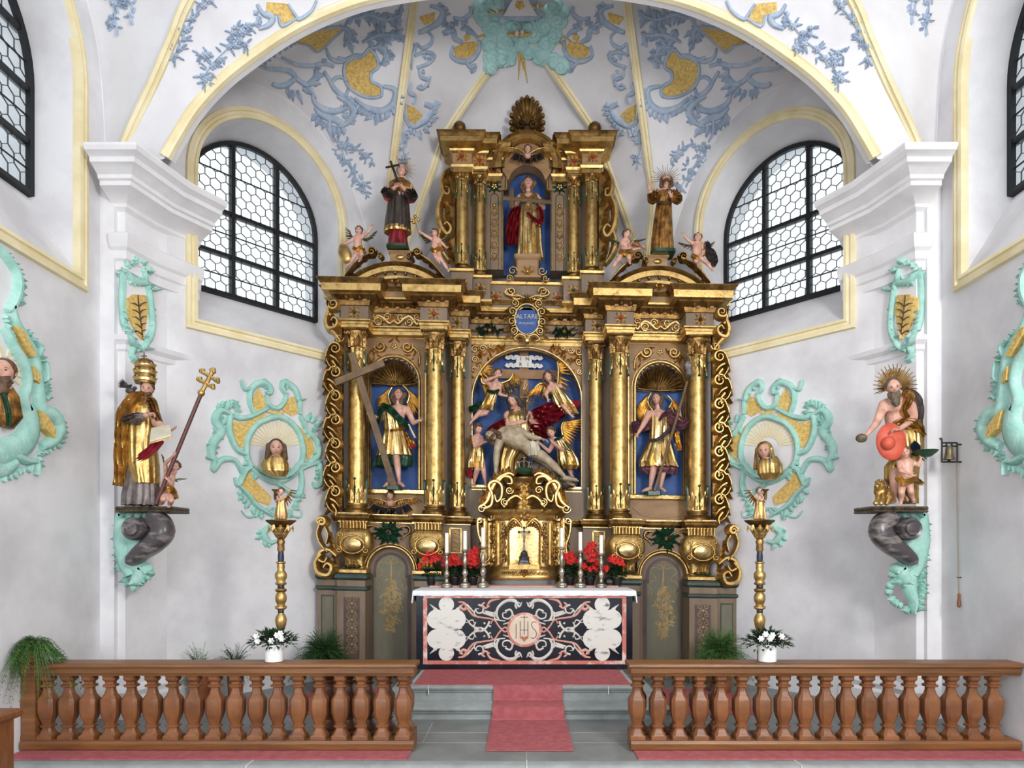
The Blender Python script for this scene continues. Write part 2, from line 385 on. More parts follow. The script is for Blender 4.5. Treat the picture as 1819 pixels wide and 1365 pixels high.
def window(W, s0, s1, zb, zs, g0, g1, gzb, gzs, dep, idx, verts, bars, wallname, hexw=.135, partial=None):
    op = arch(s0, s1, zb, zs); gl = arch(g0, g1, gzb, gzs)
    # splayed reveal in front of and plaster embrasure behind the glass
    rv = MB(); rv.loft([[W.to(a, z, 0) for a, z in op], [W.to(a, z, dep) for a, z in gl]], True, False)
    rv.loft([[W.to(a, z, dep) for a, z in gl], [W.to(a, z, dep + .45) for a, z in offs(gl, .12)]], True, False)
    tr = MB()   # yellow moulded surround
    rings = []
    for o_, d_ in ((0, .04), (0, -.035), (.035, -.045), (.045, -.025), (.075, -.025), (.085, -.045), (.125, -.04), (.135, .01)):
        rings.append([W.to(a, z, d_) for a, z in offs(op, o_)])
    tr.loft(rings, True, False)
    struct('trim_%d' % idx, tr, 'trim', smooth=30)
    fr = MB(); e = .028
    rings = [[W.to(a, z, d_) for a, z in offs(gl, o_)] for o_, d_ in ((-.05, dep - .01), (-.05, dep - .06), (.0, dep - .07), (.01, dep))]
    fr.loft(rings, True, False)
    c = (g0 + g1) / 2; r = (g1 - g0) / 2
    def ztop(a): return gzs + sqrt(max(r * r - (a - c) ** 2, 0))
    def bar(a0, z0, a1, z1, t, d0, d1):
        d = Vector((a1 - a0, z1 - z0)); 
        if d.length < 1e-4: return None
        p = Vector((-d.y, d.x)).normalized() * t
        return [W.to(a, z, d0) for a, z in ((a0 + p.x, z0 + p.y), (a1 + p.x, z1 + p.y), (a1 - p.x, z1 - p.y), (a0 - p.x, z0 - p.y))], W.n * (d1 - d0)
    for k in range(1, verts):
        a = g0 + (g1 - g0) * k / verts; fr.slab(*bar(a, gzb, a, ztop(a), .025, dep - .06, dep + .03))
    for z in bars:
        hw = r if z < gzs else sqrt(max(r * r - (z - gzs) ** 2, 0)); fr.slab(*bar(c - hw, z, c + hw, z, .022, dep - .05, dep + .03))
    f = struct('window_%d' % idx, fr, 'iron')
    g = MB(); lp = [Vector((a, z, 0)) for a, z in gl]; g.add([W.to(a, z, dep) for a, z in gl], tessellate_polygon([lp]))
    g.build('glass_pane', 'glass', f, smooth=0)
    ld = MB(); hw = hexw; hh = hw / 1.732; 
    def inside(a, z): return g0 < a < g1 and gzb < z < ztop(a)
    rows = int((gzs + r - gzb) / (1.5 * hh)) + 2; cols = int((g1 - g0) / hw) + 2
    for i in range(rows):
        for j in range(cols):
            ca = g0 + (j + .5 * (i % 2)) * hw; cz = gzb + i * 1.5 * hh
            v = [(ca + hh * sin(q * pi / 3), cz + hh * cos(q * pi / 3)) for q in range(4)]
            for q in range(3):
                if inside(*v[q]) and inside(*v[q + 1]):
                    b = bar(v[q][0], v[q][1], v[q + 1][0], v[q + 1][1], .0034, dep - .008, dep + .004)
                    ld.slab(*b)
    ld.build('leading', 'lead', f, smooth=0)
    sb = MB(); zz = [gzb] + list(bars) + [gzs + r]
    for z0, z1 in zip(zz[:-1], zz[1:]):
        z = (z0 + z1) / 2; hw = r if z < gzs else sqrt(max(r * r - (z - gzs) ** 2, 0))
        b = bar(c - hw, z, c + hw, z, .006, dep - .025, dep - .012); sb.slab(*b)
    sb.build('saddle_bar', 'iron', f, smooth=0)
    return op, rv
op, rv_l = window(wd_l, .94, 2.87, 4.46, 6.2, .99, 2.83, 5.0, 6.15, .5, 1, 3, (5.53, 6.08), 'left')
_, rv_r = window(wd_r, .94, 2.87, 4.46, 6.2, .99, 2.83, 5.0, 6.15, .5, 2, 3, (5.53, 6.08), 'right')
sh = (8.37, 10.77)
ops, rv_sl = window(ws_l, sh[0], sh[1], 4.50, 6.4, 8.6, 10.79, 5.28, 6.35, .5, 3, 3, (5.8, 6.32, 6.84), 'sl', .16)
_, rv_sr = window(ws_r, sh[0], sh[1], 4.50, 6.4, 8.6, 10.79, 5.28, 6.35, .5, 4, 3, (5.8, 6.32, 6.84), 'sr', .16)
for W, nm, o_, rv in ((wd_l, 'wall_apse_left', op, rv_l), (wd_r, 'wall_apse_right', op, rv_r), (ws_l, 'wall_left', ops, rv_sl), (ws_r, 'wall_right', ops, rv_sr)):
    m = wall_with_hole(W, o_, 9.2, nm); m.add(rv.v, rv.f); struct(nm, m, 'plaster', smooth=30)
mb = MB(); mb.add([(A1.x, BY, 0), (-A1.x, BY, 0), (-A1.x, BY, 9.5), (A1.x, BY, 9.5)], [(0, 1, 2, 3)]); struct('wall_back', mb, 'plaster')
# chancel floor, flag joints, front step
mb = MB(); mb.add([(-4.4, 5.72, 0), (4.4, 5.72, 0), (4.4, A0.y, 0), (-A1.x, BY, 0), (A1.x, BY, 0), (-4.4, A0.y, 0)], [(0, 1, 2, 3, 4, 5)]); struct('floor', mb, 'stone_floor')
mb = MB()
for x, y0, y1 in ((-.9, 6.25, 6.98), (1.33, 6.25, 6.98), (.05, 5.74, 6.25), (-2.4, 5.74, 6.6), (2.4, 5.74, 6.6), (-1.9, 6.6, 7.4), (1.9, 6.6, 7.4), (-2.9, 6.6, 8), (2.9, 6.6, 8), (-3.6, 6.6, 8), (3.6, 6.6, 8)): mb.box(x - .004, x + .004, y0, y1, -.01, .002)
for y in (6.25, 6.6, 7.4): mb.box(-4.3, 4.3, y - .004, y + .004, -.01, .002)
struct('trim_10', mb, mat('pale mortar', 'a3a5a2', .9))
mb = MB()
mb.loft([[Vector((x, y, z)) for y, z in ((5.72, .0), (5.63, .0), (5.60, -.012), (5.59, -.03), (5.60, -.05), (5.63, -.065), (5.65, -.19), (5.72, -.19))] for x in (-4.5, 4.5)]); struct('trim_11', mb, 'stone', smooth=50)
mb = MB(); mb.box(-4.4, 4.4, -4, 5.68, -.25, -.17); struct('floor_nave', mb, 'stone_floor')
mb = MB()
for x in (-2.25, .05, 2.3): mb.box(x - .004, x + .004, 5.585, 5.74, -.15, .0025)
struct('trim_12', mb, 'white_paint')

# ---- vaults
def mix(a, b, t): return a + (b - a) * t
def surf(ca, cb, n=24, m=12, bulge=0., ctr=Vector((0, 7, 3))):
    """loft between two curves (lists of Vectors) with an outward bulge"""
    ra = resample(ca, n); rb = resample(cb, n); mb = MB(); rings = []
    for j in range(m + 1):
        t = j / m; r = []
        for i in range(n + 1):
            p = mix(ra[i], rb[i], t); d = (p - ctr).normalized(); r.append(p + d * bulge * 4 * t * (1 - t) * (ra[i] - rb[i]).length)
        rings.append(r)
    return mb.loft(rings, False, False)
def resample(c, n):
    L = [0]
    for a, b in zip(c[:-1], c[1:]): L.append(L[-1] + (b - a).length)
    out = []
    for i in range(n + 1):
        d = L[-1] * i / n; k = 0
        while k < len(c) - 2 and L[k + 1] < d: k += 1
        q = (d - L[k]) / max(L[k + 1] - L[k], 1e-9); out.append(mix(c[k], c[k + 1], min(q, 1)))
    return out
mx = lambda c: [Vector((-p.x, p.y, p.z)) for p in c]
TY = 7.0
tp = [(283, 298), (288, 289), (317, 238.6), (347.6, 191), (392, 143), (443, 102), (511, 56), (579, 22), (650, -3), (740, -20), (830, -28), (928, -31)]
T = crs([P(x, y, TY) for x, y in tp], 4)
Tl = [T[0] + (T[0] - T[1]).normalized() * 1.2] + T if False else crs([P(x, y, TY) for x, y in [(291, 283)] + tp[2:]], 4)
Tb = [p + Vector((0, .12, 0)) for p in Tl]
Tb_i = [p + Vector((.0, .12, 0)) for p in Tl]
# arch band: yellow moulding with white soffit
def sweep_trim(curve, prof, inner):
    """curve of Vectors; prof (a: away from 'inner' direction, b: towards the viewer)"""
    n = len(curve); rings = []
    for i in range(n):
        t = (curve[min(i + 1, n - 1)] - curve[max(i - 1, 0)]).normalized(); fwd = inner(curve[i]); sd = t.cross(fwd).normalized(); f2 = sd.cross(t).normalized()
        rings.append([curve[i] + sd * a + f2 * b for a, b in prof])
    return MB().loft(rings, True, True)
TPROF = ((-.055, -.02), (-.055, .025), (-.03, .035), (-.02, .02), (.012, .02), (.022, .038), (.05, .03), (.055, -.02))
Tt = crs([P(x, y, TY) for x, y in [(294, 279)] + tp[2:]], 4); arc_full = Tt + list(reversed(mx(Tt)))[1:]
struct('trim_20', sweep_trim(arc_full, TPROF, lambda p: Vector((0, -1, 0))), 'trim', smooth=30)
sm = MB(); sof = []
for p in arc_full: sof.append(p + (Vector((0, TY, 4.4)) - p).normalized() * .05)
sm.loft([arc_full, sof, [q + Vector((0, .1, 0)) for q in sof], [p + Vector((0, .1, .0)) for p in arc_full]], False, False)
struct('trim_21', sm, 'molding', smooth=50)
# chancel bay: wall arch W, groin G
Wc = [Vector((-WX, y, z)) for y, z in ((7.25, 5.72), (7.23, 6.08), (7.135, 6.86), (6.93, 7.33), (6.5, 7.8), (5.6, 8.15))]
Wc = crs(Wc, 6)
G = crs([Vector(q) for q in ((-4.1, 7.05, 5.75), (-4.07, 7.03, 5.96), (-3.67, 6.82, 6.44), (-3.41, 6.69, 6.79), (-3.18, 6.56, 7.08), (-2.5, 6.25, 7.75), (-1.4, 5.75, 8.35), (0, 5.2, 8.6))], 6)
cell1 = surf(Wc, G, 30, 8, .0); cell2 = surf(G, Tl, 30, 10, .02, Vector((0, 5, 4)))
cellm = MB()
for c in (cell1, cell2):
    cellm.add(c.v, c.f); cellm.add([(-x, y, z) for x, y, z in c.v], c.f)
struct('ceiling_chancel', cellm, 'vault', smooth=40)
for k, c in enumerate((G, mx(G))):
    struct('trim_%d' % (22 + k), sweep_trim(c, ((-.05, -.01), (-.05, .02), (-.02, .035), (-.01, .02), (.015, .02), (.025, .035), (.05, .02), (.05, -.01)), lambda p: (Vector((0, 4.5, 4.5)) - p).normalized()), 'trim', smooth=30)
# thin plaster line where the vault meets the side wall
for k, c in enumerate((Wc, mx(Wc))):
    struct('trim_%d' % (24 + k), sweep_trim(c, ((-.012, -.01), (0, .014), (.012, -.01)), lambda p: (Vector((0, p.y, p.z)) - p).normalized()), 'molding', smooth=30)
# apse vault
Dl = crs([wd_l.to(s, z) for s, z in ((3.84, 5.5), (3.62, 5.85), (3.42, 6.2), (3.24, 6.6), (2.986, 7.05), (2.53, 7.46), (1.97, 7.62), (1.34, 7.485), (.9, 7.1), (.5, 6.4), (.25, 5.6))], 5)
C0 = Vector((A1.x + .02, BY - .02, 5.5))
RA = crs([C0, Vector((-1.83, 10.16, 5.95)), Vector((-1.63, 10.03, 6.32 + .08)), Vector((-1.25, 9.76, 7.22)), Vector((-1.065, 9.64, 7.63)), Vector((-.425, 9.19, 8.235)), Vector((0, 8.9, 8.57))], 6)
RB = crs([C0, P(703, 480, 10.1), P(694, 400, 9.9), P(692, 340, 9.65), P(699, 280, 9.3), P(712, 180, 8.85), P(724, 90, 8.5), P(736, 0, 8.2), P(742, -60, 7.95), P(752, -110, 7.7)], 5)
K = RB + [RB[-1] * .5 + Vector((-.9, TY + .12, 7.9)) * .5] + [p for p in reversed(Tb[:-8])]
cell3 = surf(Dl, K, 48, 12, .045)
cell4 = surf(RA, RB, 30, 8, .05)
arcb = [Vector((A1.x * (1 - 2 * i / 24), BY - .02, 5.6 + 2.2 * sin(pi * i / 24) ** .8)) for i in range(25)]
top = Vector((0, 8.9, 8.57)); cell5 = MB(); rings = []
for j in range(17):
    t = j / 16; l = resample(RA, 16)[j]; r = Vector((-l.x, l.y, l.z)); ring = []
    for i in range(17):
        v = i / 16; p = mix(l, r, v); p = p + Vector((0, .0, 1)) * (1.75 * (1 - t) ** 1.3 * 4 * v * (1 - v) * .9); ring.append(p)
    rings.append(ring)
cell5.loft(rings, False, False)
crown = MB(); ra, rb = RA[-1], RB[-1]
row = [rb, ra, Vector((-rb.x, rb.y, rb.z))]
cr2 = MB(); bl = resample([RB[-1], Vector((-.5, 7.9, 8.75)), Vector((.5, 7.9, 8.75)), mx(RB)[-1]], 12)
cr3 = resample([Tb[-8], Tb[-1], mx(Tb)[-1], mx(Tb)[-8]], 12)
cr2.loft([bl, cr3], False, False); cr1 = MB(); n = len(bl)
cr1.add([top] + bl, [(0, i + 1, i + 2) for i in range(n - 1)])
apm = MB()
for c in (cell3, cell4):
    apm.add(c.v, c.f); apm.add([(-x, y, z) for x, y, z in c.v], c.f)
for c in (cell5, cr1, cr2): apm.add(c.v, c.f)
struct('ceiling_apse', apm, 'vault', smooth=40)
VAULT = Cast([cellm, apm], Front(8.5))
rp = ((-.05, -.015), (-.05, .02), (-.02, .035), (-.01, .02), (.012, .02), (.022, .035), (.05, .02), (.05, -.015))
k = 26
for c in (RA, mx(RA), RB, mx(RB)):
    struct('trim_%d' % k, sweep_trim(c[2:], rp, lambda p: (Vector((0, 6, 4)) - p).normalized()), 'trim', smooth=30); k += 1
for c in (Dl, mx(Dl)):
    struct('trim_%d' % k, sweep_trim(c, ((-.01, -.01), (0, .012), (.01, -.01)), lambda p: (Vector((0, 8, p.z)) - p).normalized()), 'molding', smooth=30); k += 1
# ---- corner piers with entablature
PP = [Vector((-4.28, 7.2)), Vector((-4.17, 7.2)), Vector((-4.075, 7.6)), Vector((-3.82, 8.08))]
PROF = [(.10, 0), (.10, .18), (.06, .21), (.085, .27), (.045, .34), (.045, .43), (0, .46), (0, 3.86), (.02, 3.88), (.02, 3.93), (.06, 3.97), (.07, 4.02), (.0, 4.04), (0, 4.70), (.03, 4.71), (.03, 4.80), (.055, 4.82), (.06, 4.90), (.09, 4.93), (.11, 4.99), (.12, 5.06), (.10, 5.075), (.01, 5.10), (0, 5.14), (0, 5.33), (.03, 5.35), (.05, 5.36), (.06, 5.39), (.10, 5.42), (.19, 5.455), (.24, 5.47), (.26, 5.475), (.26, 5.52), (.29, 5.53), (.30, 5.565), (.31, 5.57), (.36, 5.60), (.40, 5.62), (.42, 5.625), (.43, 5.67), (.47, 5.69), (.50, 5.70), (.52, 5.735), (.52, 5.76)]
def sweep_plan(path, prof, mirr=False):
    n = len(path); rings = []
    for o_, z in prof:
        r = []
        for i in range(n):
            t1 = (path[i] - path[i - 1]).normalized() if i else (path[1] - path[0]).normalized(); t2 = (path[i + 1] - path[i]).normalized() if i < n - 1 else t1
            n1 = Vector((t1.y, -t1.x)); n2 = Vector((t2.y, -t2.x)); p = path[i] + (n1 + n2) * (o_ / max(1 + n1.dot(n2), .3))
            r.append(Vector((-p.x if mirr else p.x, p.y, z)))
        e = path[-1] + Vector((-.35, .35)); r.append(Vector((-e.x if mirr else e.x, e.y, z)))
        e = Vector((-4.30 + .0, 7.4)); r.insert(0, Vector((-e.x if mirr else e.x, e.y, z)))
        rings.append(r)
    m = MB().loft(rings, False, False)
    c = rings[-1]; m.add(c, [tuple(range(len(c)))]); return m
PIERS = []
for nm, mi in (('trim_pier_left', False), ('trim_pier_right', True)):
    m = sweep_plan(PP, PROF, mi); PIERS.append(m); struct(nm, m, 'molding', smooth=25)
# plain pilaster strip in front of the pier shaft, beside the side wall
for nm, s in (('trim_strip_left', 1), ('trim_strip_right', -1)):
    m = MB(); xs = sorted((s * -4.42, s * -4.25)); m.box(xs[0], xs[1], 7.14, 7.3, 0, 5.74); struct(nm, m, 'molding')
# ------------------------------------------------------------------ steps, carpets, communion rail
mb = MB()
def step(mb, x0, x1, y0, y1, z0, z1):
    pr = ((y1, z0), (y0 + .03, z0), (y0 + .03, z1 - .075), (y0 + .005, z1 - .06), (y0 + .018, z1 - .05), (y0 - .01, z1 - .035), (y0 - .015, z1 - .015), (y0, z1), (y1, z1))
    mb.loft([[Vector((x, y, z)) for y, z in pr] for x in (x0, x1)])
step(mb, -1.52, 1.55, 7.08, 9.0, 0, .128); struct('trim_40', mb, 'stone', smooth=50)
mb = MB(); step(mb, -1.22, 1.25, 7.40, 9.3, .128, .286); struct('trim_41', mb, 'stone', smooth=50)
mb = MB()
for x, y0, z0, z1 in ((-1.0, 7.385, .20, .2875), (.95, 7.385, .20, .2875)): mb.box(x - .004, x + .004, y0 - .004, 7.44, z0, z1)
struct('trim_42', mb, 'white_paint')
mb = MB(); path = [(5.985, .004), (5.985, .012), (7.05, .012), (7.058, .02), (7.055, .135), (7.07, .142), (7.37, .142), (7.378, .15), (7.375, .29), (7.39, .298), (7.46, .298)]
x0, x1 = -.295, .452
mb.loft([[Vector((x0 - (.012 if z < .02 else 0), y, z)), Vector((x1 + (.015 if z < .02 else 0), y, z))] for y, z in path], False, False)
mb.loft([[Vector((x, y, z)) for y, z in path] + [Vector((x, 7.46, .0)), Vector((x, 5.985, 0))] for x in (x0, x0 + .001)])
tag(mb.build('stair_carpet', 'carpet', smooth=30), 'long red carpet runner coming down the grey altar steps', 'carpet')
mb = MB(); mb.box(-1.17, 1.2, 7.46, 8.385, .286, .297); tag(mb.build('altar_carpet', 'carpet', smooth=0), 'wide red carpet on the top step at the foot of the altar', 'carpet')
for x0, x1, y0, y1, lb in ((-4.36, -.955, 5.745, 6.0, 'red kneeling carpet along the foot of the left balustrade'), (.99, 4.38, 5.745, 6.0, 'red kneeling carpet along the foot of the right balustrade'),
        (-2.6, -1.56, 7.3, 8.6, 'red floor carpet behind the left balustrade beside the steps'), (1.6, 2.6, 7.3, 8.6, 'red floor carpet behind the right balustrade beside the steps')):
    mb = MB(); mb.box(x0, x1, y0, y1, .0, .012); tag(mb.build('floor_carpet', 'carpet', smooth=0), lb, 'carpet')
def sq(c, hw, z, cf=.3):
    a = hw; b = hw * (1 - cf * .8); return [Vector((c[0] + x, c[1] + y, z)) for x, y in ((b, -a), (a, -b), (a, b), (b, a), (-b, a), (-a, b), (-a, -b), (-b, -a))]
BPROF = [(.000, .078), (.030, .078), (.040, .072), (.062, .058), (.085, .046), (.100, .044), (.106, .060), (.122, .062), (.128, .046), (.150, .050), (.185, .066), (.235, .080), (.345, .081), (.362, .074), (.395, .050), (.430, .040), (.455, .038), (.462, .060), (.478, .062), (.486, .042), (.505, .043), (.515, .056), (.530, .064), (.536, .060), (.568, .061)]
def baluster(parent, x, y, z0, sc=1.):
    return MB().loft([sq((x, y), hw * .88 * sc, z0 + z * sc, .12 if z < .035 or z > .55 else .45) for z, hw in BPROF]).build('baluster', 'oak', parent, smooth=30)
def rail(name, label, cat, x0, x1, yc, xs, capo, z0=.02, sc=1., posts=()):
    t = thing(name, label, cat, ((x0 + x1) / 2, yc, z0))
    h = .568 * sc
    def bar(a, b, pr, nm): MB().loft([[Vector((x, yc + y, z)) for y, z in pr] for x in (a, b)]).build(nm, 'oak_rail', t, smooth=25)
    bar(x0, x1, ((-.10, z0), (-.105, z0 + .05), (-.095, z0 + .075), (.095, z0 + .075), (.105, z0 + .05), (.10, z0)), 'bottom_rail')
    zt = z0 + .075 + h
    bar(x0, x1, ((-.085, zt), (-.09, zt + .015), (-.10, zt + .025), (-.10, zt + .075), (.10, zt + .075), (.10, zt + .025), (.085, zt)), 'top_rail')
    bar(x0 - capo, x1 + capo, ((-.125, zt + .078), (-.13, zt + .088), (-.125, zt + .105), (-.11, zt + .112), (.11, zt + .112), (.13, zt + .10), (.125, zt + .075)), 'cap_board')
    for x in xs: baluster(t, x, yc, z0 + .075, sc)
    for p in posts: MB().box(p - .06, p + .06, yc - .08, yc + .08, z0, zt + .075).build('end_post', 'oak_rail', t, smooth=0)
    return t
RY = 6.07
kx = RY / F
rail('communion_rail', 'walnut communion rail to the left of the altar steps', 'railing', -4.38, -.935, RY, [(48.7 + 37.1 * i - CX) * kx for i in range(19)], .02, posts=(-4.32,))
rail('communion_rail', 'walnut communion rail to the right of the altar steps', 'railing', .965, 4.38, RY, [(1131 + 37.2 * i - CX) * kx for i in range(18)], .02)
GY = 6.36; kg = GY / F
rail('rail_gate', 'wooden gate leaf folded open behind the left communion rail', 'gate', -1.86, -.98, GY, [-1.78 + .18 * i for i in range(5)], 0, .03, .90)
rail('rail_gate', 'wooden gate leaf folded open behind the right communion rail', 'gate', 1.01, 1.90, GY, [1.10 + .18 * i for i in range(5)], 0, .03, .90)
t = thing('pew_end', 'pale wooden pew end at the lower left edge of the picture', 'pew', (-3.9, 5.1, -.17))
MB().box(-4.0, -3.83, 4.98, 5.16, -.17, .50).build('post', 'oak', t, smooth=0)
MB().loft([[Vector((x, y, z)) for x, y in ((-4.02 - o, 4.96 - o), (-3.81 + o, 4.96 - o), (-3.81 + o, 5.18 + o), (-4.02 - o, 5.18 + o))] for o, z in ((0, .50), (.02, .52), (.02, .55), (0, .57))]).build('cap', 'oak', t, smooth=0)
# ------------------------------------------------------------------ altar
AY = 8.40; ka = AY / F
AX0, AX1, AZ0, AZ1 = -1.285, 1.375, .297, 1.245
t = thing('altar', 'black marble altar block with inlaid scrollwork front and a round IHS medallion', 'altar', ((AX0 + AX1) / 2, AY + .35, AZ0))
mb = MB(); mb.box(AX0, AX1, AY, AY + .66, AZ0, AZ1); mb.build('body', 'black_marble', t, smooth=0)
AF = Front(AY)
def Z6(p): return (600 + p[0] * .3408, 900 + p[1] * .3408) + tuple(p[2:])
mb = MB()
for a, b in (((448, 460), (1503, 478)), ((445, 804), (1503, 823)), ((446, 479), (467, 803)), ((1482, 479), (1503, 803))):
    q = [Z6(p) for p in (a, (b[0], a[1]), b, (a[0], b[1]))]; mb.slab([AF.at(*p)[0] for p in q], (0, -.012, 0))
mb.build('border', 'red_marble', t, smooth=0)
MXZ = 972.5; MYZ = 643
def quad(p, sx, sy): return Z6((MXZ + sx * p[0], MYZ + sy * p[1]))
wm = MB(); pm = MB()
white = [([(12, -145), (28, -120), (50, -150), (95, -150), (135, -118), (145, -80), (132, -48)], (3, 16, 12, 9)), ([(40, -110), (48, -130), (30, -142), (16, -125)], (8, 4)),
         ([(145, -80), (205, -95), (160, -70), (215, -88)], (9, 9)), ([(152, -95), (152, -55), (100, -45)], (9, 5)),
         ([(182, -44), (195, -15), (225, 8), (255, 0)], (9, 10)), ([(100, -95), (75, -105), (62, -80), (80, -58), (108, -62), (112, -85), (92, -88)], (9, 8, 4)),
         ([(62, -80), (50, -60), (70, -42), (110, -28)], (8, 5)), ([(225, -8), (260, -12), (290, -40), (270, -50), (262, -35)], (9, 7, 4)), ([(290, -40), (306, -60)], (5, 3)), ([(290, -40), (310, -36)], (5, 3)),
         ([(240, -130), (215, -118), (220, -90), (245, -88), (252, -108), (236, -108)], (9, 7, 3)), ([(252, -108), (262, -85), (240, -62)], (8, 4)),
         ([(300, -130), (278, -108), (258, -82)], (10, 4)), ([(255, -2), (262, -22), (252, -40)], (10, 5)), ([(325, -10), (345, -2)], (8, 2)), ([(205, -30), (212, -38)], (9, 6)), ([(175, -15), (185, -22)], (9, 6))]
pink = [([(345, -145), (318, -140), (300, -118), (318, -105), (335, -122), (320, -128)], (5, 15, 12, 6)), ([(300, -118), (285, -95), (262, -72), (215, -62), (160, -52), (135, -20), (118, 0)], (12, 9, 7, 8)),
        ([(118, 0), (100, -12), (85, 0)], (7, 7)), ([(180, -125), (205, -112), (220, -130), (205, -142)], (5, 12, 6)), ([(125, -160), (175, -150), (195, -120)], (3, 12, 6)), ([(165, -52), (175, -30)], (7, 5))]
for sx in (1, -1):
    for sy in (1, -1):
        for sts, mm in ((white, wm), (pink, pm)):
            for p, ww in sts: stroke(AF, mm, [quad(q, sx, sy) for q in p], [w_ * .42 for w_ in ww], .006, 5)
wm.build('scroll_inlay', 'white_marble', t); pm.build('scroll_inlay', 'pink_marble', t, label='pink marble scroll inlay')
def circ(x, y, r, n=28): return [(x + r * cos(2 * pi * i / n), y + r * sin(2 * pi * i / n)) for i in range(n)]
for sx in (1, -1):
    lm = MB(); cx = 406 * sx
    for k, (dx, dy, r) in enumerate(((0, -131, 40), (-50, -55, 51), (50, -55, 51), (-50, 48, 51), (50, 48, 51), (0, 122, 40), (0, -5, 52), (0, -90, 30), (0, 85, 30))):
        lm.slab([AF.at(*Z6(p))[0] for p in circ(MXZ + cx + dx, MYZ + dy, r)], (0, -.006 - .0004 * k, 0))
    lm.build('lobed_inlay', 'veined', t, smooth=0)
    for dx, dy, a in ((-75, -118, 1), (75, -118, 1), (-75, 112, -1), (75, 112, -1)):
        sm_ = MB(); stroke(AF, sm_, [Z6((MXZ + cx + dx * .8, MYZ + dy * .93)), Z6((MXZ + cx + dx * 1.15, MYZ + dy * 1.12))], (5, 1), .005); sdome(AF, sm_, *Z6((MXZ + cx + dx * .78, MYZ + dy * .9)), 4, 3, .006); sm_.build('bud_inlay', 'white_marble', t)
mb = MB(); mb.slab([AF.at(*Z6(p))[0] for p in circ(MXZ, MYZ, 90, 48)], (0, -.010, 0)); mb.build('medallion_rim', 'red_marble', t, smooth=0)
mb = MB(); mb.slab([AF.at(*Z6(p))[0] for p in circ(MXZ, MYZ, 78, 48)], (0, -.014, 0)); md = mb.build('medallion', mat('cream medallion marble', 'e3d4c0', .3, 0, 'd3c2ac', 6), t, smooth=0)
AF2 = Front(AY - .013); mb = MB()
for p in ([(930, 612), (930, 690)], [(951, 600), (951, 690)], [(991, 600), (991, 690)], [(951, 645), (991, 645)], [(972, 568), (972, 668)], [(952, 578), (992, 578)],
          [(1036, 608), (1026, 602), (1014, 605), (1010, 620), (1018, 635), (1030, 648), (1036, 665), (1030, 682), (1016, 688), (1006, 682)]):
    stroke(AF2, mb, [Z6(q) for q in p], 1.35, .003, 6)
mb.build('lettering', 'dark', t)
mb = MB(); hp = [(972, 706), (956, 690), (955, 680), (963, 676), (972, 682), (981, 676), (989, 680), (988, 690)]
mb.slab([AF2.at(*Z6(p))[0] for p in hp], (0, -.003, 0)); mb.build('heart', mat('terracotta heart', 'b06a4c', .4), t, smooth=0)
# cloth on the mensa
mb = MB(); rings = []
prs = [(AY - .035, AZ1 - .045), (AY - .042, AZ1 + .0), (AY - .03, AZ1 + .018), (AY + .0, AZ1 + .022), (AY + .66, AZ1 + .022), (AY + .66, AZ1 + .002), (AY, AZ1 + .002), (AY - .015, AZ1 - .01), (AY - .02, AZ1 - .045)]
for i in range(61):
    x = AX0 - .035 + (AX1 - AX0 + .07) * i / 60; wv = .004 * sin(i * 1.7) + .003 * sin(i * .6)
    rings.append([Vector((x, y - (wv if z < AZ1 else 0), z + (wv if z < AZ1 - .02 else 0))) for y, z in prs])
mb.loft(rings)
for sx, xe in ((-1, AX0), (1, AX1)):
    rings = []
    for j in range(13):
        y = AY - .035 + .69 * j / 12; d = .02 * sin(j * 1.3)
        rings.append([Vector((xe + sx * (.012), y, AZ1 + .02)), Vector((xe + sx * .04, y, AZ1 + .012)), Vector((xe + sx * (.055 + d * .4), y, AZ1 - .13 - d)), Vector((xe + sx * (.043 + d * .4), y, AZ1 - .13 - d)), Vector((xe + sx * .028, y, AZ1)), Vector((xe + sx * .012, y, AZ1 + .004))])
    mb.loft(rings)
tag(mb.build('altar_cloth', 'linen', smooth=60), 'white linen cloth lying over the black altar top', 'altar cloth')
CZ = AZ1 + .022
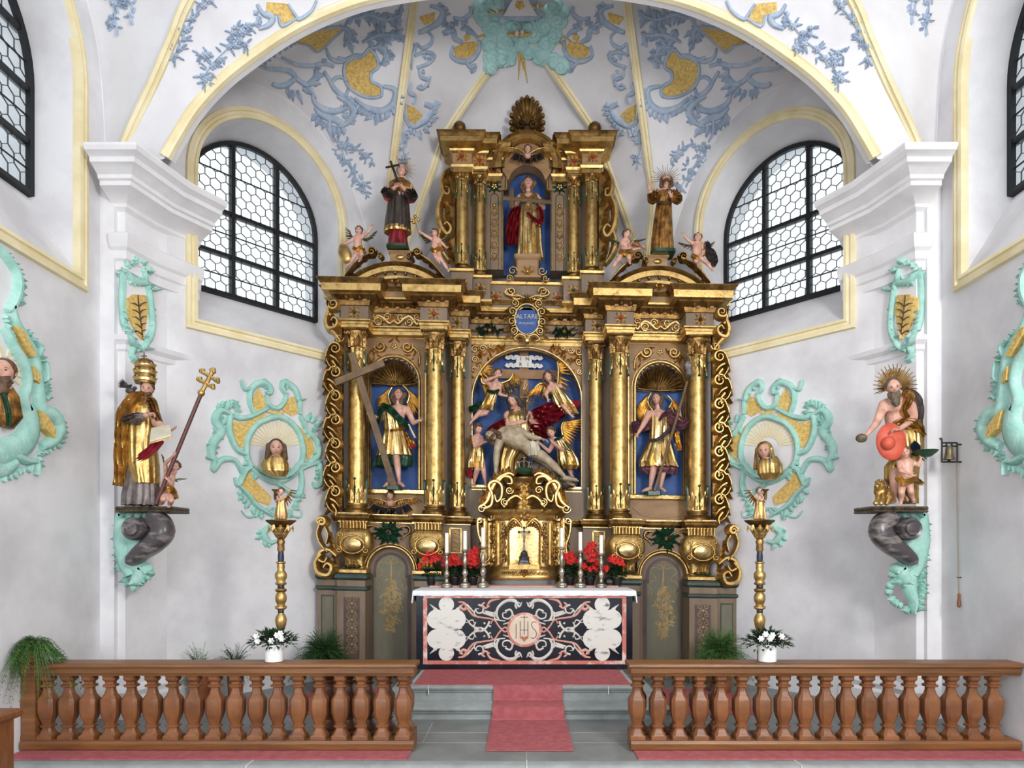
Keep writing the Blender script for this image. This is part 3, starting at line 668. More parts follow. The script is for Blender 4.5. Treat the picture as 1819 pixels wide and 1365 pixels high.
# candlesticks
CP = [(.078, 0), (.080, .010), (.070, .022), (.076, .030), (.072, .045), (.045, .060), (.030, .075), (.026, .10), (.040, .112), (.026, .124), (.034, .14), (.046, .165), (.036, .195), (.020, .215), (.032, .225), (.020, .235), (.024, .26), (.034, .31), (.028, .345), (.016, .37), (.028, .378), (.018, .39), (.020, .405), (.058, .425), (.062, .432), (.05, .434), (.014, .436), (.012, .445)]
for i, (x, zt, zc, lb) in enumerate(((793.6, 983, 947, 'first from the left, nearest the left table edge'), (826, 977, 943.5, 'second from the left, between red begonias'), (858, 971, 937.5, 'third from the left, beside the left flank of the tabernacle'),
        (998, 972, 938, 'fourth from the left, beside the right flank of the tabernacle'), (1031, 979, 945, 'fifth from the left, in front of red begonias'), (1068, 984, 951, 'sixth from the left, nearest the right table edge'))):
    Y = 8.93; k = Y / F; X = (x - CX) * k; top = H + (CY - zt) * k; h = top - CZ; s = h / .445
    t = thing('candlestick', 'silver candlestick on the altar, ' + lb, 'candlestick', (X, Y, CZ), 'silver candlesticks on the altar')
    rs = .95
    MB().lathe((X, Y, CZ + .006), [(r * rs, z * s) for r, z in CP if .06 <= z < .42], 20).build('stem', 'silver', t, smooth=50)
    MB().lathe((X, Y, CZ + .006), [(r * rs, z * s) for r, z in CP if z < .065], 20).build('base', 'silver', t, smooth=50)
    MB().lathe((X, Y, CZ + .006), [(r * rs * .9, z * s) for r, z in CP if z > .40], 20).build('drip_pan', 'silver', t, smooth=50)
    for q in range(3): MB().ball((X + .062 * cos(q * 2.1 + .5), Y + .062 * sin(q * 2.1 + .5), CZ + .012), .014, 8).build('foot', 'silver', t)
    zc_ = H + (CY - zc) * k
    c = thing('candle', 'white candle burning low flame-less in the silver stick, ' + lb.split(',')[0] if False else 'white candle in the candlestick ' + lb, 'candle', (X, Y, top), 'white altar candles')
    MB().lathe((X, Y, top + .004), [(.026, 0), (.0265, .01), (.0255, zc_ - top - .02), (.022, zc_ - top - .006), (.008, zc_ - top - .008)], 16).build('wax_shaft', 'wax', c)
    MB().tube([(X, Y, zc_ - .008), (X + .001, Y, zc_ + .008)], .0025, 6).build('wick', 'dark', c)
# gradine shelf behind the mensa
mb = MB(); mb.box(-1.21, 1.30, AY + .665, AY + .98, .9, CZ + .02); t = tag(mb.build('gradine', 'pink_marble', smooth=0), 'pink marble shelf behind the altar carrying the flower pots', 'shelf')
GZ = CZ + .02
# ------------------------------------------------------------------ plants
def leafblade(mb, b, d, up, L, W, fold=.25):
    d = d.normalized(); sd = d.cross(up)
    if sd.length < 1e-4: sd = d.orthogonal()
    sd.normalize(); n = sd.cross(d)
    c = b + d * L * .5 + n * (L * .06); e = b + d * L - n * (L * .1)
    l = c + sd * W * .5 + n * W * fold; r = c - sd * W * .5 + n * W * fold
    mb.add([b, l, e, r, c], [(0, 4, 1), (1, 4, 2), (2, 4, 3), (3, 4, 0)])
def rdir(zmin=-.3):
    while 1:
        v = Vector((random.uniform(-1, 1), random.uniform(-1, 1), random.uniform(zmin, 1)))
        if .1 < v.length < 1: return v.normalized()
def pot(t, x, y, z, r, h, m, rim=True):
    MB().lathe((x, y, z), [(r * .72, 0), (r * .74, .004), (r * .95, h * .82), (r, h * .84), (r, h), (r * .9, h), (r * .88, h * .88), (.01, h * .86)], 20).build('pot', m, t, smooth=40)
def begonia(px, pyb, r, flowers, lb, hgt, Y=9.17):
    k = Y / F; x = (px - CX) * k; h = .115; pr = .072
    t = thing('potted_begonia', lb, 'potted plant', (x, Y, GZ), 'red begonias on the altar shelf')
    pot(t, x, Y, GZ, pr, h, 'black_plastic')
    c = Vector((x, Y, GZ + h + hgt * .38)); mb = MB()
    for i in range(190):
        d = rdir(-.5); p = c + Vector((d.x * r, d.y * r * .75, d.z * hgt * .5)) * random.uniform(.35, 1); leafblade(mb, p, (d + Vector((0, -.2, .2))), Vector((0, 0, 1)), random.uniform(.05, .08), random.uniform(.045, .06))
    for i in range(8):
        d = rdir(.1); mb.tube([Vector((x, Y, GZ + h * .8)), c + d * r * .5], .005, 5)
    mb.build('foliage', 'leaf', t, smooth=0)
    fb = MB()
    for dx, dy, fr, n in flowers:
        fc = Vector((x + dx * k, Y - r * .62, H + (CY - pyb - dy) * k))
        for i in range(n):
            d = rdir(-.4); p = fc + d * fr * k * random.uniform(.4, 1)
            for q in range(4):
                a = q * pi / 2 + i; e = Vector((cos(a), -.45, sin(a))); leafblade(fb, p, e, Vector((0, -1, 0)), .030, .032)
    fb.build('blossoms', 'redflower', t, smooth=0)
begonia(766.3, 1036, .10, ((-2, -51, 11, 30), (10, -46, 10, 26), (-9, -38, 9, 18), (-19, -28, 6, 10), (4, -40, 8, 16)), 'red flowering begonia in a black pot, leftmost on the altar shelf', .20)
begonia(808, 1036, .09, ((-12, -42, 8, 18), (0, -44, 9, 20), (9, -38, 8, 14), (-2, -34, 6, 10), (-18, -32, 5, 8)), 'red flowering begonia in a black pot, between the two left outer candlesticks', .22)
begonia(840, 1036, .09, ((4, -54, 9, 26), (-2, -44, 10, 28), (6, -38, 9, 20), (-8, -36, 7, 14), (2, -30, 6, 10)), 'red flowering begonia in a black pot, close to the left side of the tabernacle', .2)
begonia(1012, 1038, .085, ((-8, -48, 8, 22), (2, -50, 7, 18), (6, -42, 8, 18), (-2, -38, 5, 9)), 'red flowering begonia in a black pot, close to the right side of the tabernacle', .2)
begonia(1048, 1038, .10, ((2, -66, 9, 28), (-4, -56, 9, 26), (8, -52, 9, 24), (0, -42, 8, 18), (12, -34, 8, 16), (-10, -30, 8, 16), (26, -28, 7, 14), (4, -26, 8, 14)), 'tallest red begonia on the altar, behind the two right outer candlesticks', .25)
begonia(1096, 1040, .10, ((-10, -46, 7, 14), (6, -40, 8, 18), (-2, -42, 6, 10)), 'red begonia with few blossoms, rightmost on the altar shelf', .2, 9.12)
def whiteplant(px, lb):
    Y = RY; k = Y / F; x = (px - CX) * k; z = .02 + .075 + .568 + .112
    t = thing('white_flower_pot', lb, 'potted plant', (x, Y, z), 'white pots on the communion rail')
    MB().lathe((x, Y, z), [(.07, 0), (.078, .006), (.083, .14), (.083, .155), (.077, .155), (.074, .12), (.01, .118)], 28).build('pot', 'white_ceramic', t, smooth=40)
    c = Vector((x, Y, z + .19)); mb = MB()
    for i in range(460):
        d = rdir(-.25); p = c + Vector((d.x * .20, d.y * .14, d.z * .10 - .02)) * random.uniform(.35, 1); leafblade(mb, p, d + Vector((0, -.2, .15)), Vector((0, 0, 1)), random.uniform(.04, .07), random.uniform(.018, .028))
    for i in range(14):
        d = rdir(.1); mb.tube([Vector((x, Y, z + .1)), c + Vector((d.x * .14, d.y * .1, d.z * .06))], .004, 5)
    mb.build('foliage', 'leaf', t, smooth=0)
    fb = MB()
    for dx, dz in FL[px]:
        fc = c + Vector((dx, -.115, dz))
        for ring, n, rr in ((0, 6, .034), (1, 5, .024)):
            for q in range(n):
                a = q * 2 * pi / n + ring * .5; leafblade(fb, fc - Vector((0, .008 * ring, 0)), Vector((cos(a), -.5 - .4 * ring, sin(a))), Vector((0, -1, 0)), rr, .034)
    fb.build('blossoms', 'whiteflower', t, smooth=0)
FL = {487: ((-.11, .05), (.07, .06), (.11, .03), (.02, .01), (-.1, .01), (.1, .075)), 1363: ((-.06, .07), (-.02, .03), (-.1, .03), (.0, .06), (.08, .05))}
whiteplant(487, 'white flowering plant in a white pot on the left communion rail'); whiteplant(1363, 'white flowering plant in a white pot on the right communion rail')
def fern(name, x, y, z, pr, ph, R, hgt, n, droop, m, lb, potm='terracotta', rag=1., bias=None):
    t = thing(name, lb, 'potted plant', (x, y, z)); pot(t, x, y, z, pr, ph, potm)
    mb = MB(); b0 = Vector((x, y, z + ph * .9))
    for i in range(n):
        a = random.uniform(0, 2 * pi); e = random.uniform(.15, 1.25); L = R * random.uniform(.6, 1.1) * rag
        d = Vector((cos(a) * cos(e), sin(a) * cos(e) * .8, sin(e) * hgt / R))
        if bias: d += Vector(bias) * random.random()
        pts = []
        for q in range(8):
            s_ = q / 7; q_ = b0 + d * L * s_ + Vector((0, 0, -droop * L * s_ * s_ * cos(e) ** .5)); q_.x = max(q_.x, -4.36); pts.append(q_)
        mb.tube(pts, [.003 - .0022 * q / 7 for q in range(8)], 3, False)
        for q in range(14):
            s_ = .15 + .85 * q / 13; f = s_ * 7; j = min(int(f), 6); p = pts[j].lerp(pts[j + 1], f - j); tg = (pts[j + 1] - pts[j]).normalized()
            for sgn in (-1, 1):
                o = (tg.cross(Vector((0, 0, 1))).normalized() * sgn + tg * .7 + rdir(-1) * .5); leafblade(mb, p, o, Vector((0, 0, 1)), random.uniform(.025, .05) * (1.2 - .6 * s_), .008, .1)
    mb.build('foliage', m, t, smooth=0); return t
RTZ = .02 + .075 + .568 + .112
fern('asparagus_fern', (60 - CX) * RY / F, RY - .0, RTZ, .072, .15, .46, .34, 260, 1.1, 'fern', 'trailing green asparagus fern on the left end of the communion rail', bias=(0, -.25, 0))
fern('asparagus_fern', -2.42, 8.42, 0, .16, .42, .44, .66, 800, .85, 'fern_dark', 'bushy dark green fern on the floor left of the altarpiece')
fern('asparagus_fern', 2.46, 8.42, 0, .16, .44, .44, .66, 800, .85, 'fern', 'bushy green fern in a terracotta pot right of the altarpiece')
fern('fern', -3.62, 7.72, 0, .12, .40, .34, .52, 80, .75, 'fern', 'potted fern on the floor behind the left communion rail, beside the wall')
fern('fern', -3.3, 7.9, 0, .10, .42, .32, .48, 100, .8, 'fern_dark', 'low leafy plant on the floor behind the left communion rail, nearer the candle pole')
# ------------------------------------------------------------------ the high altar retable
RX = .085
def uX(u, Y): return RX + u * Y / F
def tz(X, z): return z - (X - RX) * tilt(CY - (z - H) * F / 9.2)
def V3(X, Y, z): return Vector((X, Y, tz(X, z)))
def vz(v, Y=9.2): return H + (CY - v) * Y / F
RT = thing('altarpiece', 'tall gilded baroque altarpiece with columns, niches and segmental pediments behind the altar', 'altarpiece', (RX, 9.6, 0))
RP = {}
def part(nm, mb, m, sm=30, parent=None, label=None):
    return mb.build(nm, m, parent or RT, smooth=sm, label=label)
def rbox(mb, u0, u1, z0, z1, Y, d):
    a = [V3(uX(u, Y), Y, z) for u, z in ((u0, z0), (u1, z0), (u1, z1), (u0, z1))]; return mb.slab(a, (0, d, 0))
def mould(mb, u0, u1, Y, d, prof, ends=(1, 1)):
    """prof (out, z): moulding round the front and both ends of a block"""
    x0, x1 = uX(u0, Y), uX(u1, Y); rings = []
    for o, z in prof:
        a, b = x0 - o * ends[0], x1 + o * ends[1]; rings.append([V3(a, Y - o, z), V3(b, Y - o, z), V3(b, Y + d, z), V3(a, Y + d, z)])
    return mb.loft(rings)
ZB = dict(ct=5.276, cf=5.208, cb=5.117, ft=4.98, fb=4.806, ab=4.692, cap=4.442, sl=4.177, ls=2.652, bt=2.334, bb=2.197, lb=2.121, gm=1.393)
gold = MB(); brown = MB(); green = MB()
# --- plain body walls (brown)
back = MB()
for s in (-1, 1):
    u = sorted((s * 372, s * 338)); rbox(back, u[0], u[1], 0, 1.40, 9.06, .10)
    u = sorted((s * 338, s * 288)); rbox(back, u[0], u[1], 0, 1.40, 8.98, .5)
    u = sorted((s * 345, s * 152)); rbox(back, u[0], u[1], ZB['gm'], ZB['lb'], 9.43, .25)
    u = sorted((s * 200, s * 145)); rbox(back, u[0], u[1], 0, 1.40, 9.05 + .1, .4)
    u = sorted((s * 150, s * 100)); rbox(back, u[0], u[1], .3, 2.17, 9.55, .3)
rbox(back, -110, 110, .3, 2.6, 9.72, .2)
for s in (-1, 1):
    u = sorted((s * 200, s * 98)); rbox(back, u[0], u[1], 2.1, 4.75, 9.74, .06)
part('body_wall', back, 'brown', 0)
# plinth panels, green mouldings, painted ornament
PF = Retab(8.98)
for s in (-1, 1):
    g = MB()
    for u0, u1, Y in ((338, 288, 8.98), (372, 338, 9.06), (200, 145, 9.15)):
        u = sorted((s * u0, s * u1))
        mould(g, u[0], u[1], Y, .3, [(.005, 1.40), (.02, 1.385), (.028, 1.37), (.028, 1.345), (.012, 1.325), (.004, 1.315)])
        part('plinth_moulding', g, 'greenpaint'); g = MB(); mould(g, u[0], u[1], Y, .3, [(.004, 1.235), (.022, 1.225), (.022, 1.195), (.008, 1.18), (.002, 1.175)]); part('plinth_moulding', g, 'greenpaint'); g = MB()
    m = MB(); u = sorted((s * 326, s * 298)); rbox(m, u[0], u[1], .2, 1.09, 8.975, .02); part('plinth_panel', m, 'purple', 0)
    m = MB(); u = sorted((s * 364, s * 345)); rbox(m, u[0], u[1], .2, 1.09, 9.052, .02); part('plinth_panel', m, 'panel', 0)
    m = MB(); u = sorted((s * 366, s * 343)); rbox(m, u[0], u[1], .18, 1.11, 9.056, .02); part('plinth_panel_border', m, 'greenpaint', 0)
    pf = Retab(8.973); o = MB(); c = s * 312
    for k in range(7):
        v = 1072 + k * 14.5
        for q in (-1, 1):
            stroke(pf, o, spi(c + q * 5, v, 5, -pi / 2, 1.25, q, .2, 14), 1.3, .004); stroke(pf, o, [(c, v + 6), (c + q * 7, v + 8), (c + q * 4, v + 11)], (1.6, .8), .004)
        sdome(pf, o, c, v + 7, 2, 3, .005)
    part('painted_scrollwork', o, 'ornament_paint')
# door bays
for s in (-1, 1):
    c = s * 242; Y = 9.30
    def U(du, v, Y_): return V3(uX(c + du, Y_), Y_, vz(v, Y_))
    outer = [U(-46, 1180, Y), U(46, 1180, Y), U(46, 935, Y), U(-46, 935, Y)]
    hole = [U(-40, 1180, Y), U(-40, 1018, Y)] + [U(-40 * cos(pi * i / 20), 1018 - 40 * sin(pi * i / 20), Y) for i in range(1, 20)] + [U(40, 1018, Y), U(40, 1180, Y)]
    m = MB(); lp = [outer[0]] + hole + [outer[1], outer[2], outer[3]]; m.slab(lp, (0, .14, 0)); part('door_surround', m, 'brown', 0)
    m = MB(); S = Retab(Y); stroke(S, m, [(c - 42, 1030), (c - 42, 1018)] + [(c - 42 * cos(pi * i / 20), 1018 - 42 * sin(pi * i / 20)) for i in range(1, 20)] + [(c + 42, 1018), (c + 42, 1030)], 5.5, .035, smooth=False)
    stroke(S, m, [(c - 46, 1018)] + [(c - 46.5 * cos(pi * i / 20), 1018 - 46.5 * sin(pi * i / 20)) for i in range(1, 20)] + [(c + 46, 1018)], 2.5, .05, smooth=False)
    part('door_arch_moulding', m, 'gold')
    Yd = 9.40; D = Retab(Yd); d = MB(); rbox(d, c - 42, c + 42, 0, vz(975, Yd), Yd, .05); dr = part('door', d, 'brown', 0)
    m = MB(); pb = [(c - 36, 1185), (c - 36, 1026), (c - 31, 1026)] + [(c - 31 * cos(pi * i / 18), 1018 - 31 * sin(pi * i / 18)) for i in range(19)] + [(c + 31, 1026), (c + 36, 1026), (c + 36, 1185)]
    m.slab([D.at(*p)[0] for p in pb], (0, -.008, 0)); m.build('door_border', 'purple', dr, smooth=0)
    m = MB(); pb = [(c - 30, 1185), (c - 30, 1032), (c - 26, 1032)] + [(c - 26 * cos(pi * i / 18), 1018 - 26 * sin(pi * i / 18)) for i in range(19)] + [(c + 26, 1032), (c + 30, 1032), (c + 30, 1185)]
    m.slab([D.at(*p)[0] for p in pb], (0, -.014, 0)); m.build('door_panel', 'panel', dr, smooth=0)
    DF = Retab(Yd - .013); o = MB()
    for q in (-1, 1):
        stroke(DF, o, [(c, 1006), (c + q * 7, 997), (c + q * 10, 1004), (c, 1006), (c + q * 4, 994), (c, 993)], 1.4, .003)
        stroke(DF, o, [(c + q * 6, 1006), (c + q * 18, 1004), (c + q * 24, 1012), (c + q * 16, 1019), (c + q * 14, 1026), (c + q * 22, 1030), (c + q * 26, 1038), (c + q * 20, 1045), (c + q * 22, 1052), (c + q * 27, 1050), (c + q * 25, 1046)], 1.6, .003)
    stroke(DF, o, [(c, 1006), (c, 1020), (c - 1, 1036)], (2, 4, 5), .004)
    o.build('painted_ribbon', 'ornament_paint', dr)
    o = MB()
    for k in range(95):
        t_ = random.random(); wv = lerps(((0, 4), (.25, 15), (.55, 19), (.8, 13), (1, 3)), t_)
        sleaf(DF, o, c + random.uniform(-wv, wv), 1034 + 92 * t_, pi / 2 + random.uniform(-1.3, 1.3), random.uniform(7, 11), random.uniform(4, 6), .004, 2, .2)
    for k in range(26):
        t_ = random.random(); wv = lerps(((0, 3), (.3, 12), (.6, 15), (1, 3)), t_); rosette(DF, o, c + random.uniform(-wv, wv), 1040 + 78 * t_, 4.2, .006)
    o.build('painted_leaf_festoon', 'ornament_paint', dr)
# --- pedestal zone
def urn(s, u, Y):
    m = MB(); X = uX(u, Y); k = Y / F; rings = []
    for v, hw in ((927, 26), (930, 26), (931, 23), (945, 23), (947, 26), (949, 27), (953, 31), (962, 34), (975, 34), (984, 30), (992, 24), (997, 18), (1003, 17), (1012, 17.5), (1015, 21), (1018, 22)):
        z = vz(v, Y); r = []
        for j in range(28):
            a = 2 * pi * j / 28; ca, sa = cos(a), sin(a); e = .45
            x = hw * k * (abs(ca) ** e) * (1 if ca > 0 else -1); y = hw * k * .72 * (abs(sa) ** e) * (1 if sa > 0 else -1)
            if 930.5 < v < 946 : x *= 1 - .05 * (j % 2); y *= 1 - .1 * (j % 2)
            r.append(V3(X + x, Y + .18 + y, z))
        rings.append(r)
    m.loft(rings); o = part('column_pedestal', m, 'gold', 35)
    S = Retab(Y - .07); m = MB()
    sdome(S, m, u, 974, 17, 12, .035)
    m.build('oval_boss', 'gold_bright', o)
    m = MB()
    stroke(S, m, [(u + 21 * cos(a * pi / 12), 974 + 16 * sin(a * pi / 12)) for a in range(25)], 3, .018, smooth=False)
    for q in (-1, 1):
        stroke(S, m, spi(u + q * 22, 957, 6, pi / 2, 1.3, q), 2.2, .015); stroke(S, m, spi(u + q * 24, 984, 6, -pi / 2, 1.3, -q), 2.2, .015)
        for k in range(5): sleaf(S, m, u + q * 22, 962 + k * 5.5, pi / 2 + q * .5, 8, 4, .012, 2)
        for k in range(4): stroke(Retab(Y - .01), m, [(u + q * (3.5 + 6 * k) - q * .8, 932), (u + q * (3.5 + 6 * k) - q * .8, 945)], 4, .022)
        sleaf(S, m, u + q * 8, 1004, pi / 2, 12, 8, .03, 2)
    sleaf(Retab(Y - .04), m, u, 996, pi / 2, 20, 10, .03, 3)
    m.build('carved_strapwork', 'gold', o)
    m = MB(); sdome(Retab(Y), m, u - 7, 1013, 9, 4, .04); sdome(Retab(Y), m, u + 7, 1013, 9, 4, .04); m.build('foot_roll', 'green', o)
    m = MB(); mould(m, u - 24, u + 24, Y + .02, .3, [(0, 1.40), (.012, 1.41), (.012, 1.45), (0, 1.455), (-.02, 1.47)]); m.build('base_plate', 'gold', o)
for s in (-1, 1):
    urn(s, s * 311, 9.08); urn(s, s * 178, 9.12)
    # green leaf cluster with gilded tendrils
    S = Retab(9.30); c = s * 246; m = MB()
    for k in range(16):
        a = 2 * pi * k / 16 + random.uniform(-.2, .2); sleaf(S, m, c + 5 * cos(a), 951 + 4 * sin(a), a, random.uniform(15, 24), 11, .05, 2, .8)
    part('leaf_cluster', m, 'green')
    m = MB()
    for q in (-1, 1):
        acanth(S, m, [(c + q * 14, 946), (c + q * 26, 940), (c + q * 36, 941), (c + q * 38, 950), (c + q * 30, 957), (c + q * 24, 966)], 5.5, .04, q)
    for k in range(7): sdome(S, m, c + random.uniform(-10, 10), 946 + random.uniform(-4, 16), 2.2, 2.2, .07)
    part('gilded_tendril', m, 'gold_old')
    # small framed ornament beside the tabernacle
    S = Retab(9.55); c = s * 127; m = MB()
    stroke(S, m, [(c - 10, 942), (c + 10, 942), (c + 10, 985), (c - 10, 985), (c - 10, 942)], 3, .02, smooth=False, round_=False)
    for k in range(5):
        for q in (-1, 1): stroke(S, m, spi(c + q * 3, 948 + 8 * k, 3.5, 0, 1.2, q), 1.6, .015)
    part('framed_ornament', m, 'gold')
# ledge moulding
m = MB()
LP = [(0, ZB['lb'] - .02), (.012, ZB['lb']), (.03, ZB['lb'] + .02), (.035, ZB['lb'] + .05), (.05, ZB['lb'] + .06), (.05, ZB['lb'] + .075), (0, ZB['lb'] + .08)]
for s in (-1, 1):
    for u0, u1, Y in ((336, 284, 9.10), (204, 152, 9.12), (345, 150, 9.40), (152, 100, 9.52)):
        u = sorted((s * u0, s * u1)); mould(m, u[0], u[1], Y, .35, LP)
mould(m, -105, 105, 9.70, .1, LP); part('ledge_moulding', m, 'gold_dark')
m = MB()
for s in (-1, 1):
    for u0, u1, Y in ((336, 284, 9.10), (204, 152, 9.12), (345, 150, 9.40), (152, 100, 9.52)):
        u = sorted((s * u0, s * u1)); rbox(m, u[0], u[1], ZB['lb'] + .078, ZB['lb'] + .085, Y - .05, .3); rbox(m, u[0], u[1], ZB['lb'] - .03, ZB['lb'] - .02, Y - .012, .3)
part('ledge_fillet', m, 'gold_bright', 0)
# --- columns
def column(u, Y, hw, z0, z1, zc, zs, zl, zb, name='column', seg=28):
    k = Y / F; X = uX(u, Y); r = hw * k; yc = Y + r; dz = tz(X, 0)
    def ring_leaf(mb, z, n, L, W, h, up=1, r0=1., off=0.):
        for i in range(n):
            a = 2 * pi * (i + off) / n
            if sin(a) > .35: continue
            nn = Vector((cos(a), sin(a), 0)); b = Vector((X + r * r0 * cos(a), yc + r * r0 * sin(a), z + dz)); mb.leaf(b, Vector((0, 0, up)), nn, L, W, h, 3, .12)
    sh = MB().lathe((X, yc, dz), [(r * .98, zb)] + [(r * (1 - .12 * max(0, (t - .33) / .67) ** 1.5), zb + (zc - zb) * t) for t in [i / 12 for i in range(13)]], seg)
    o = part(name, sh, 'gold', 60)
    b = MB().lathe((X, yc, dz), [(r * 1.42, z0), (r * 1.42, z0 + (zb - z0) * .28), (r * 1.36, z0 + (zb - z0) * .3), (r * 1.40, z0 + (zb - z0) * .42), (r * 1.3, z0 + (zb - z0) * .55), (r * 1.08, z0 + (zb - z0) * .6), (r * 1.06, z0 + (zb - z0) * .74), (r * 1.2, z0 + (zb - z0) * .8), (r * 1.2, z0 + (zb - z0) * .92), (r, zb)], seg)
    b.build('column_base', 'gold_dark', o, smooth=40)
    lv = MB(); hl = zl - zb
    ring_leaf(lv, zb + .01, 8, hl * .8, r * .85, r * .08); ring_leaf(lv, zb + .01, 8, hl * .62, r * .8, r * .12, 1, 1.01, .5)
    lv.build('acanthus_sleeve', 'gold', o); lv = MB()
    ring_leaf(lv, zc - .005, 8, (zc - zs) * .75, r * .75, r * .1, -1, .92, .5); ring_leaf(lv, zc - .005, 6, (zc - zs) * .62, r * .8, r * .12, -1, .92, .25)
    lv.build('acanthus_sleeve', 'gold', o)
    for q_ in (2, 3):
        a = 2 * pi * (q_ + .0) / 4 + .0
    for a in (-pi / 2, -pi * .93, -pi * .07):
        nn = Vector((cos(a), sin(a), 0))
        for z_, up, L_, r0 in ((zb + .02, 1, hl, 1.05), (zc - .02, -1, zc - zs, .96)):
            gm = MB(); gm.leaf(Vector((X + r * r0 * cos(a), yc + r * r0 * sin(a), z_ + dz)), Vector((0, 0, up)), nn, L_, r * .3, r * .2, 2, .12); gm.ball(Vector((X, yc, z_ + dz + up * L_)) + nn * r * (r0 + .06), r * .15, 8); gm.build('green_stalk', 'green', o)
    cp = MB(); hc = z1 - zc
    cp.lathe((X, yc, dz), [(r * .92, zc - .02), (r * .98, zc - .012), (r * .98, zc), (r * .88, zc + .005), (r * .9, zc + hc * .4), (r * 1.0, zc + hc * .65), (r * 1.2, zc + hc * .82), (r * 1.2, zc + hc * .86)], seg)
    for n_, L, z_, r0 in ((8, hc * .45, zc + .005, .9), (8, hc * .68, zc + .01, .95)): ring_leaf(cp, z_, n_, L, r * .72, r * .24, 1, r0, .5 if r0 > .92 else 0)
    for a in (-.75 * pi, -.25 * pi, -.5 * pi):
        q = .98 if abs(a + pi / 2) < .1 else 1.22
        c = Vector((X + r * q * cos(a), yc + r * q * sin(a), zc + hc * .78 + dz))
        for e in (-1, 1): cp.tube([c + Vector((e * (r * .16 + r * .2 * (1 - i / 14) * cos(i * .62)), -.01, r * .22 * (1 - i / 16) * sin(i * .62))) for i in range(13)], [r * .075] * 13, 6)
    cp.build('capital', 'gold_old', o, smooth=50)
    ab = MB(); a_ = r * 1.35
    ab.loft([sq((X, yc), a_ * f, z + dz, .25) for f, z in ((.95, z1 - hc * .13), (1.02, z1 - hc * .08), (1.05, z1))]); ab.build('abacus', 'gold_dark', o)
    return o
for s in (-1, 1):
    for u in (306, 166): column(s * u, 9.16, 16.3, ZB['bb'] + .01, ZB['ab'], ZB['cap'], ZB['sl'], ZB['ls'], ZB['bt'])
    column(s * 123.5, 9.50, 12.8, ZB['bb'] + .02, ZB['ab'] - .02, ZB['cap'], ZB['sl'], ZB['ls'], ZB['bt'])
